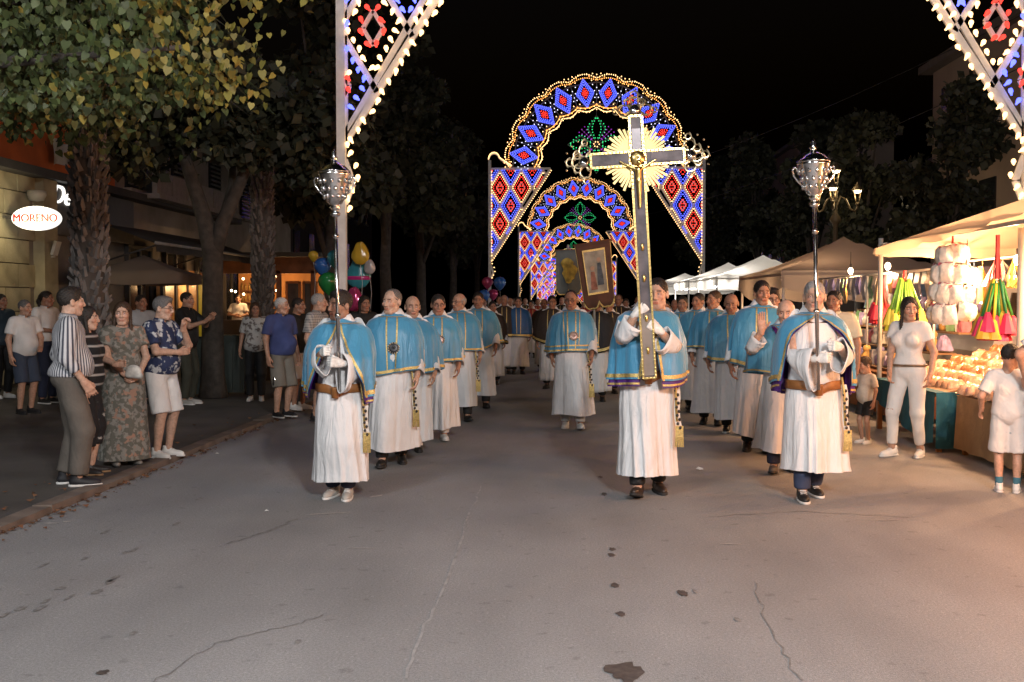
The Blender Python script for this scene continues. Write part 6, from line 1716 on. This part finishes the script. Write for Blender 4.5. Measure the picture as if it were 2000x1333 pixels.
# ---- the walkers further back
BROWN = M('cape_brown', (.035, .022, .015), .7); DKB = M('cape_deep_blue', (.02, .10, .26), .5); RED = M('cape_red', (.30, .02, .015), .6)
cm = {'brown': BROWN, 'blue': DKB, 'red': RED, 'dark': M('cape_dark', (.018, .016, .018), .7)}
far_t = {}
def walker(c, hairc, px, Y, label, H=1.70, rz=0):
    x = at(px, 600, Y).x; key = (c, hairc)
    if key not in far_t:
        o = Robed(label, Vector((x, Y, slope(Y))), rz, H, 'd', (1, 1, 1, 1), hairc, hyaw=rnd.uniform(-20, 20), hpitch=4, vox=.026, group='walkers further back in the procession')
        o.dress(cm[c], lowres=True, trims=1, front_trim=True, cape_hem=.86); o.trousers(BLACK, 1.95, vox=.024); o.shoes(SHOE_B, SOLE_D); far_t[key] = o.root
    else:
        r = copy_tree(far_t[key]); r.location = (x, Y, slope(Y)); r.rotation_euler = (0, 0, math.radians(rz)); r.scale = (H / 1.72,) * 3; tag(r, label)
dk, gy, br = ('dark', 'short'), ('grey', 'fringe'), ('brown', 'receding')
W_ = [('brown', dk, 962, 21, 'brown caped walker just behind the near left file'), ('brown', gy, 985, 24, 'grey haired brown caped walker near the left arch post'), ('blue', dk, 1012, 24, 'deep blue caped walker left of the gap in the procession'), ('blue', gy, 996, 27, 'grey haired deep blue caped walker in the dark middle'),
      ('red', dk, 1038, 31, 'red caped walker in the middle distance'), ('brown', br, 1063, 25, 'brown caped walker left of the central man'), ('dark', dk, 1166, 17.5, 'dark caped walker under the painted banner carrying its pole'), ('dark', gy, 1190, 19, 'grey haired dark caped walker right of the banner'),
      ('brown', dk, 1078, 20, 'dark haired brown caped walker at the shoulder of the central man'), ('brown', br, 1208, 23, 'balding brown caped walker left of the cross bearer'), ('dark', dk, 1222, 27, 'dark caped walker far behind the cross bearer arm'), ('red', br, 1050, 36, 'balding red caped walker far down the street'),
      ('brown', gy, 1026, 38, 'grey haired brown caped walker far down the street'), ('dark', br, 975, 33, 'balding dark caped walker far on the left'), ('blue', br, 945, 29, 'balding deep blue caped walker behind the last man of the left file'), ('dark', dk, 1004, 42, 'dark caped walker near the far arch post'),
      ('brown', dk, 1075, 44, 'tiny brown caped walker below the row of arches'), ('dark', gy, 1098, 34, 'grey haired dark caped walker behind the central man'), ('blue', dk, 1300, 19.5, 'deep blue caped walker behind the cross bearer shoulder'), ('brown', br, 1245, 33, 'balding brown caped walker by the white gazebos'), ('dark', dk, 1275, 25, 'dark caped walker behind the cross shaft'),
      ('blue', gy, 1318, 24, 'grey haired deep blue caped walker between the right file heads'), ('red', gy, 1140, 40, 'grey haired red caped walker under the banner fringe')]
for c, h, px, Y, lab in W_: walker(c, h, px, Y, lab, rnd.uniform(1.62, 1.78), rnd.uniform(-12, 12))
# ------------------------------------------------------------------ carried things
GOLD = M('gold_metal', (.85, .62, .24), .28, metal=1, var=.2, scale=20); SILV = M('silver_metal', (.78, .76, .74), .16, metal=1, var=.15, scale=30); DARKSTEEL = M('staff_steel', (.55, .53, .52), .2, metal=1, var=.05)
def lantern_staff(bot, top, label):
    root = empty('lantern_staff', bot, 0, label, 'lantern staff', 'processional lantern staffs')
    d = Vector(top) - Vector(bot); L = d.length; root.rotation_euler = Vector((0, 0, 1)).rotation_difference(d).to_euler()
    z0 = L - .50
    B().cyl((0, 0, 0), (0, 0, z0), .0155, n=12).out('shaft', DARKSTEEL, root, True)
    for z in (.62, 1.25): B().lathe([(.016, -.02), (.024, -.012), (.024, .012), (.016, .02)], (0, 0, z), 12).out('collar_ring', SILV, root, True)
    B().lathe([(.016, -.03), (.035, -.02), (.04, 0), (.022, .012), (.03, .03), (.045, .045), (.03, .06), (.055, .075), (.075, .11), (.09, .16), (.105, .22), (.118, .27), (.125, .30), (.13, .312), (.122, .32)], (0, 0, z0), 28).out('cup', SILV, root, True)
    e = B()
    for k in range(12):
        a = k * math.pi / 6
        for q, rr_ in ((.13, .086), (.19, .101), (.25, .117)): e.sph((rr_ * math.cos(a + (.26 if q == .19 else 0)), rr_ * math.sin(a + (.26 if q == .19 else 0)), z0 + q), (.014, .014, .022), 7, 5)
    e.out('embossing', SILV, root, True)
    B().lathe([(.126, .318), (.128, .33), (.11, .345), (.085, .37), (.05, .392), (.026, .40), (.022, .42), (.03, .43), (.018, .45), (.022, .475), (.0, .5)], (0, 0, z0), 24).out('lid', SILV, root, True)
    for sx in (-1, 1):
        B().tube([(sx * x, 0, z0 + z) for x, z in ((.085, .14), (.12, .17), (.155, .22), (.165, .26), (.15, .285), (.13, .275), (.128, .25))], .009, 7).out('handle', SILV, root, True)
    return root
Ys = p.y - .335 * 1.0
Ys1 = L1.root.location.y - .335 * L1.root.scale[0]
lantern_staff(at(663, 768, Ys1 + .06), at(652, 292, Ys1 - .02), 'silver lantern on a tall staff held by the left bearer')
Ys2 = R1.root.location.y - .34 * R1.root.scale[0]
lantern_staff(at(1598, 762, Ys2 + .02), at(1588, 272, Ys2 - .02), 'silver lantern on a tall staff held by the right bearer')

def cross():
    Yc = C2.root.location.y - .33 * C2.root.scale[0]
    bot = at(1268, 738, Yc); top = at(1240, 228, Yc - .03); d = top - bot; L = d.length
    root = empty('processional_cross', bot, 0, 'tall dark mirrored cross with gold rays and silver filigree ends', 'cross')
    root.rotation_euler = Vector((0, 0, 1)).rotation_difference(d).to_euler()
    mir_ = M('mirror_dark', (.10, .092, .105), .48, metal=.1, var=.5, scale=9, spec=.35); mirb = M('mirror_bright', (.26, .255, .28), .4, metal=.3, var=.2)
    W = .050; zc = L - .335; hs = .37
    B().box((0, 0, L / 2), (2 * W, .05, L)).out('shaft', mir_, root)
    B().box((0, 0, zc), (2 * hs, .054, .112)).out('crossbar', mir_, root)
    for (x0, x1, z0, z1) in ((-W, W, .0, zc - .06), (-W, W, zc + .06, L), (-hs, -.06, zc - .055, zc + .055), (.06, hs, zc - .055, zc + .055)):
        f = B(); y = -.03
        for (a, b_) in (((x0, z0), (x1, z0)), ((x1, z0), (x1, z1)), ((x1, z1), (x0, z1)), ((x0, z1), (x0, z0))): f.bar((a[0], y, a[1]), (b_[0], y, b_[1]), .016, .02)
        n = int(2 * ((x1 - x0) + (z1 - z0)) / .03)
        for k in range(n):
            t = k / n * 2 * ((x1 - x0) + (z1 - z0)); w, h = x1 - x0, z1 - z0
            if t < w: q = (x0 + t, z0)
            elif t < w + h: q = (x1, z0 + t - w)
            elif t < 2 * w + h: q = (x1 - (t - w - h), z1)
            else: q = (x0, z1 - (t - 2 * w - h))
            f.sph((q[0], y - .01, q[1]), .007, 5, 4)
        f.out('gilt_frame', GOLD, root)
    for (x, z, w, h) in ((0, zc + .17, .07, .13), (0, zc + .08, .07, .05), (-.235, zc, .24, .066), (.225, zc, .24, .066), (0, .62, .05, .3), (0, .27, .082, .5)):
        B().box((x, -.029, z), (w, .008, h)).out('mirror_panel', M('panel_beige', (.24, .215, .19), .6, metal=.1, var=.2) if h == .5 else mirb if h < .2 and abs(x) < .1 else mir_, root)
    for z in (.22, .48, .8, 1.05): B().lathe([(.006, -.03), (.012, -.02), (.012, .02), (.006, .03)], (0, -.032, z), 8).out('gilt_stud', GOLD, root, True)
    # rays
    for k in range(52):
        a = 2 * math.pi * k / 52 + .03
        if min(abs(math.sin(a)), abs(math.cos(a))) < .22: continue
        L2 = .235 + .04 * ((k * 7) % 3) / 2; c, s_ = math.cos(a), math.sin(a)
        B().bar((c * .04, -.004, zc + s_ * .04), (c * L2, -.012, zc + s_ * L2), .019, .010).out('ray', M('pale_gold', (.72, .57, .27), .5, metal=.7, var=.15), root)
    B().lathe([(.05, -.012), (.06, 0), (.05, .012), (.02, .02), (0, .02)], (0, -.04, zc), 18, Matrix.Rotation(math.radians(90), 3, 'X')).out('centre_boss', GOLD, root, True)
    # small figure on the shaft
    V, Q = sdf([C((0, 0, .02), (0, 0, .10), .022, .026, .015), C((0, 0, .0), (-.004, -.004, -.20), .022, .010, .015), E((.006, -.012, .155), (.017, .018, .022), .008), C((-.02, 0, .10), (-.14, .004, .17), .012, .008, .01), C((.02, 0, .10), (.14, .004, .17), .012, .008, .01)], .006)
    V = V * np.array((1, 1, 1)) + np.array((0, -.055, zc - .19)); mk('figure', V, Q, GOLD, root)
    # filigree ends
    def fil(cx, cz, ang):
        R = Matrix.Rotation(ang, 3, 'Y'); f = B()
        def P(x, z): v = R @ Vector((x * 1.2, 0, z * 1.2)); return (cx + v.x, -.01, cz + v.z)
        for (ox, oz, r0) in ((0, .075, .062), (-.07, .03, .055), (.07, .03, .055), (0, .135, .035), (-.125, .03, .028), (.125, .03, .028), (-.045, .085, .035), (.045, .085, .035), (-.03, -.0, .035), (.03, 0, .035)):
            for sg in (1, -1):
                pts = []
                for q in np.linspace(0, 1, 12):
                    a = q * 5.2 + (0 if sg > 0 else .5); rr_ = r0 * (1 - .62 * q); pts.append(P(ox + sg * rr_ * math.cos(a), oz + rr_ * math.sin(a)))
                f.tube(pts, .0055, 5, False)
        for q in range(9): a = q * .4 - .1; f.sph(P(.145 * math.cos(a), .04 + .13 * math.sin(a)), .009, 5, 4)
        o = f.out('filigree', M('filigree_silver', (.66, .58, .38), .3, metal=1, var=.2), root)
        B().lathe([(.0, -.012), (.036, -.012), (.044, 0), (.032, .014), (0, .018)], P(0, .045)[:1] + (-.02,) + P(0, .045)[2:], 18, Matrix.Rotation(math.radians(90), 3, 'X')).out('roundel', SILV, o, True)
    fil(0, L, 0); fil(-hs, zc, math.radians(-90)); fil(hs, zc, math.radians(90))
cross()
# painted banner
def banner(Y, c, mats, label, paint, fr=True, tilt=0):
    P = [at(x, y, Y) for x, y in c]; o0 = (P[0] + P[1]) / 2
    root = empty('procession_banner', (o0.x, Y, o0.z), 0, label, 'banner', 'processional banners')
    q = [((v.x - o0.x), (v.z - o0.z)) for v in P]
    def S(u, v):  # bilinear over the 4 corners tl,tr,br,bl
        a = (q[0][0] + (q[1][0] - q[0][0]) * u, q[0][1] + (q[1][1] - q[0][1]) * u); b_ = (q[3][0] + (q[2][0] - q[3][0]) * u, q[3][1] + (q[2][1] - q[3][1]) * u)
        return (a[0] + (b_[0] - a[0]) * v, a[1] + (b_[1] - a[1]) * v)
    V = []; n, m = 25, 14
    for j in range(m):
        for i in range(n):
            u, v = i / (n - 1), j / (m - 1); cut = .16 * abs(math.sin(u * math.pi * 2)) ** .8 * (.6 + .4 * math.cos(u * math.pi * 2) ** 2); x, z = S(u, v * (.90 + cut))
            V.append((x, .018 * math.sin(u * 9) * v, z))
    F = grid_faces(m, n, False); cl_ = mk('cloth', V, F, mats, root)
    s2 = cl_.modifiers.new('thick', 'SOLIDIFY'); s2.thickness = .012
    e = B().tube([V[(m - 1) * n + i] for i in range(n)], .016, 6); e.tube([V[j * n] for j in range(m)], .009, 5); e.tube([V[j * n + n - 1] for j in range(m)], .009, 5); e.out('gold_fringe', M('gold_braid'), root, True)
    a, b_ = S(-.06, 0), S(1.06, 0); B().cyl((a[0], .02, a[1]), (b_[0], .02, b_[1]), .018).out('top_bar', M('brown_timber'), root, True)
    c0 = S(.5, 0); B().cyl((c0[0], .05, c0[1] + .1), (c0[0] + .05, .1, -o0.z + 1.0), .017).out('pole', STEEL, root, True)
    if paint:
        def pl(u0, u1, v0, v1, y, mt, nm, par=root): 
            ps = [S(u0, v0), S(u1, v0), S(u1, v1), S(u0, v1)]; return B().plate(ps, .012, 'y', y).out(nm, mt, par)
        pic = pl(.2, .8, .13, .76, -.03, M('picture_ground', (.30, .28, .23), .7, var=.35, scale=6), 'picture')
        for (u0, u1, v0, v1) in ((.17, .83, .10, .13), (.17, .83, .76, .79), (.17, .2, .13, .76), (.8, .83, .13, .76)): pl(u0, u1, v0, v1, -.035, M('gold_braid'), 'picture_frame', pic)
        def fig(u, v0, v1, w, mt, skin_):
            pts = [S(u - w * .3, v0 + .1), S(u + w * .3, v0 + .1), S(u + w * .5, v0 + .3), S(u + w * .55, v1), S(u - w * .6, v1), S(u - w * .5, v0 + .28)]
            B().plate(pts, .008, 'y', -.040).out('painted_robe', mt, pic); cc = S(u, v0 + .05); B().lathe([(0, -.003), (.034, -.003), (.034, .003), (0, .003)], (cc[0], -.041, cc[1]), 12, Matrix.Rotation(math.radians(90), 3, 'X')).out('painted_face', skin_, pic)
        sk = M('painted_skin', (.40, .26, .18), .7); fig(.62, .22, .66, .17, M('painted_blue', (.055, .075, .10), .7, var=.5, scale=12), sk); fig(.40, .34, .72, .18, M('painted_red', (.22, .09, .06), .7, var=.5, scale=12), sk)
    else:
        for n_, (u, v) in enumerate(((.45, .35), (.62, .5), (.5, .58))): x, z = S(u, v); B().plate([(x + .10 * math.cos(a) * (1 + .3 * math.sin(3 * a)), z + .14 * math.sin(a)) for a in np.linspace(0, 6.2, 14)], .012, 'y', -.03 - .004 * n_).out('painted_patch', M('patch_ochre', (.30, .24, .04), .7, var=.5, scale=9), root)
banner(17.2, [(1123, 480), (1191, 469), (1201, 596), (1143, 606)], M('velvet_brown', (.075, .026, .012), .75, var=.3, scale=5, sheen=.5), 'brown velvet banner with a gold framed painting and scalloped fringe', True)
banner(19.0, [(1086, 490), (1133, 488), (1135, 574), (1087, 576)], M('banner_grey_teal', (.085, .11, .12), .75, var=.25, scale=4), 'grey banner with an ochre patch partly behind the brown one', False)
# bag carried by the woman in black, clutch of the woman in the dress, onlooker's can
def handbag():
    q = pg(214, 905); root = empty('handbag', (q.x + .02, q.y + .02, .0), .5, 'large black handbag hanging beside the woman in black', 'handbag')
    V, Q = sdf([E((0, 0, .80), (.17, .075, .17), .03), E((0, 0, .70), (.185, .085, .13), .05)], .014, [((0, 0, .93), (0, 0, 1))]); V = wrinkle(V, .008, 26, 4); mk('bag_body', V, Q, M('leather_black', (.012, .011, .012), .35, var=.3), root)
    for y in (-.035, .035): B().tube([(-.10, y, .90), (-.08, y, 1.08), (0, y, 1.17), (.08, y, 1.08), (.10, y, .90)], .010, 6).out('handle', M('leather_black'), root, True)
handbag()
q = cl.location; o = mk('clutch_bag', *sdf([E((0, 0, 0), (.075, .035, .055), .02), C((-.05, 0, -.04), (.06, 0, -.05), .03, .03, .02)], .01), M('clutch_white', (.55, .54, .5), .6, var=.3, scale=20), None); o.location = (q.x + .19, q.y - .22, .93 + SW_); tag(o, 'small pale clutch held by the woman in the floral dress', 'clutch bag')
qq = at(537, 745, pg(550, 815).y - .18); o = B().lathe([(.028, 0), (.033, .01), (.033, .10), (.026, .118), (.0, .118)], n=14).out('drink_can', SILV, None, True); o.location = (qq.x, qq.y, qq.z - .06); tag(o, 'silver drink can held by the man in the blue polo', 'can')
# balloons
def balloon(loc, r, c, label, foil=False, grp='', band=None):
    root = empty('balloon', loc, 0, label, 'balloon', grp)
    m = M('balloon_%s' % c[0], c[1], .12 if foil else .22, metal=.35 if foil else 0, var=.12, coat=.5)
    if foil:
        V, Q = sdf([E((0, 0, 0), (r, r * .45, r), .02), E((0, 0, r * 1.0), (r * .55, r * .3, r * .55), .08)], r / 11); V = V * (1 + .02 * np.sin(V[:, [0]] * 70)); mk('foil', V, Q, m, root)
        if band:
            B().lathe([(r * .97, -.3 * r), (r * 1.0, -.15 * r), (r * .99, 0)], n=24).out('stripe', M('balloon_band', band, .2), root, True)
            root.children[-1].scale = (1.01, .48, 1)
    else: B().lathe([(.0, -r * 1.25), (r * .12, -r * 1.18), (r * .5, -r * .85), (r * .9, -r * .3), (r, .1 * r), (r * .9, r * .5), (r * .55, r * .85), (0, r)], n=18).out('skin', m, root, True)
    B().tube([(0, 0, -r), (.03, 0, -r - .3), (-.02, 0, -max(.6, loc[2] - 1.1))], .003, 4).out('string', M('lace_white'), root)
bc = {'green': ('green', (.02, .22, .06)), 'blue': ('blue', (.03, .12, .40)), 'yellow': ('yellow', (.45, .30, .03)), 'teal': ('teal', (.04, .25, .32)), 'pink': ('pink', (.45, .05, .16)), 'silver': ('silver', (.5, .5, .52))}
for i, (px, py, r, c, f, lab) in enumerate([(642, 552, .22, 'green', False, 'dark green balloon left of the white arch post'), (630, 520, .18, 'blue', False, 'dark blue balloon in the bunch left of the arch post'), (612, 500, .11, 'yellow', False, 'small yellow balloon at the top of the near bunch'), (655, 505, .18, 'teal', False, 'teal balloon tucked behind the arch post'),
                                            (704, 500, .19, 'yellow', True, 'yellow foil balloon on top of the near bunch'), (700, 540, .26, 'teal', True, 'teal foil balloon with a pink stripe in the near bunch'), (692, 590, .20, 'pink', True, 'pink foil balloon low in the near bunch'), (722, 525, .12, 'silver', True, 'silver foil balloon at the side of the near bunch')]):
    q = at(px, py, 17.0 + .25 * (i % 3)); balloon((q.x, q.y, q.z), r * .78, bc[c], lab, f, 'near bunch of balloons', (.45, .03, .2) if c == 'teal' and f else None)
for i, (px, py, r, c, lab) in enumerate([(976, 553, .20, 'blue', 'light blue balloon right of the large arch post'), (952, 552, .18, 'pink', 'pink balloon left of the large arch post'), (945, 578, .20, 'blue', 'blue balloon low beside the large arch post'), (963, 575, .17, 'pink', 'pink balloon in front of the large arch post'), (935, 590, .18, 'blue', 'dark blue balloon lowest in the far bunch')]):
    q = at(px, py, 34 + .3 * i); balloon((q.x, q.y, q.z), r, bc[c], lab, False, 'far bunch of balloons')
# litter bins by the forked tree
def bin_(px, py, h, w, label):
    q = pg(px, py); root = empty('litter_bin', q, .1, label, 'litter bin', 'dark litter bins'); m = M('bin_green', (.018, .028, .022), .6, var=.15)
    B().plate([(-w / 2 * .86, 0.06), (w / 2 * .86, 0.06), (w / 2, h * .9), (-w / 2, h * .9)], w * .95).out('body', m, root); B().plate([(-w / 2 * 1.06, h * .9), (w / 2 * 1.06, h * .9), (w / 2 * .9, h), (-w / 2 * .9, h)], w * 1.05).out('lid', m, root)
    for sx in (-1, 1): B().lathe([(.05, -.02), (.07, -.02), (.07, .02), (.05, .02)], (sx * w * .35, w * .4, .07), 10, Matrix.Rotation(math.radians(90), 3, 'Y')).out('wheel', M('tyre'), root, True)
    for k in range(3): B().box((-w * .28 + k * w * .28, -w * .5, h * .45), (.03, .03, h * .7)).out('rib', m, root)
bin_(458, 772, 1.02, .46, 'dark litter bin right of the forked tree'); bin_(382, 775, 1.0, .42, 'dark litter bin left of the forked tree')

# fine creases on the plain garments and stall cloths
for nm_, m_ in MATS.items():
    if nm_.split('_')[0] in ('shirt', 'tee', 'top', 'polo', 'trouser', 'shorts', 'jeans', 'cloth', 'dress', 'capri', 'curtain', 'lining', 'cape') and m_.use_nodes:
        nt_ = m_.node_tree; b_ = nt_.nodes.get('Principled BSDF')
        if b_ is None or b_.inputs['Normal'].is_linked: continue
        tc_ = nt_.nodes.new('ShaderNodeTexCoord'); mp_ = nt_.nodes.new('ShaderNodeMapping'); mp_.inputs['Scale'].default_value = (11, 11, 7); mp_.inputs['Rotation'].default_value = (.5, .4, .2)
        nz_ = nt_.nodes.new('ShaderNodeTexNoise'); nz_.inputs['Scale'].default_value = 1.0; nz_.inputs['Detail'].default_value = 4; nz_.inputs['Distortion'].default_value = 1.2
        bp_ = nt_.nodes.new('ShaderNodeBump'); bp_.inputs['Strength'].default_value = .28; bp_.inputs['Distance'].default_value = .045
        nt_.links.new(tc_.outputs['Object'], mp_.inputs[0]); nt_.links.new(mp_.outputs[0], nz_.inputs['Vector']); nt_.links.new(nz_.outputs[0], bp_.inputs['Height']); nt_.links.new(bp_.outputs[0], b_.inputs['Normal'])
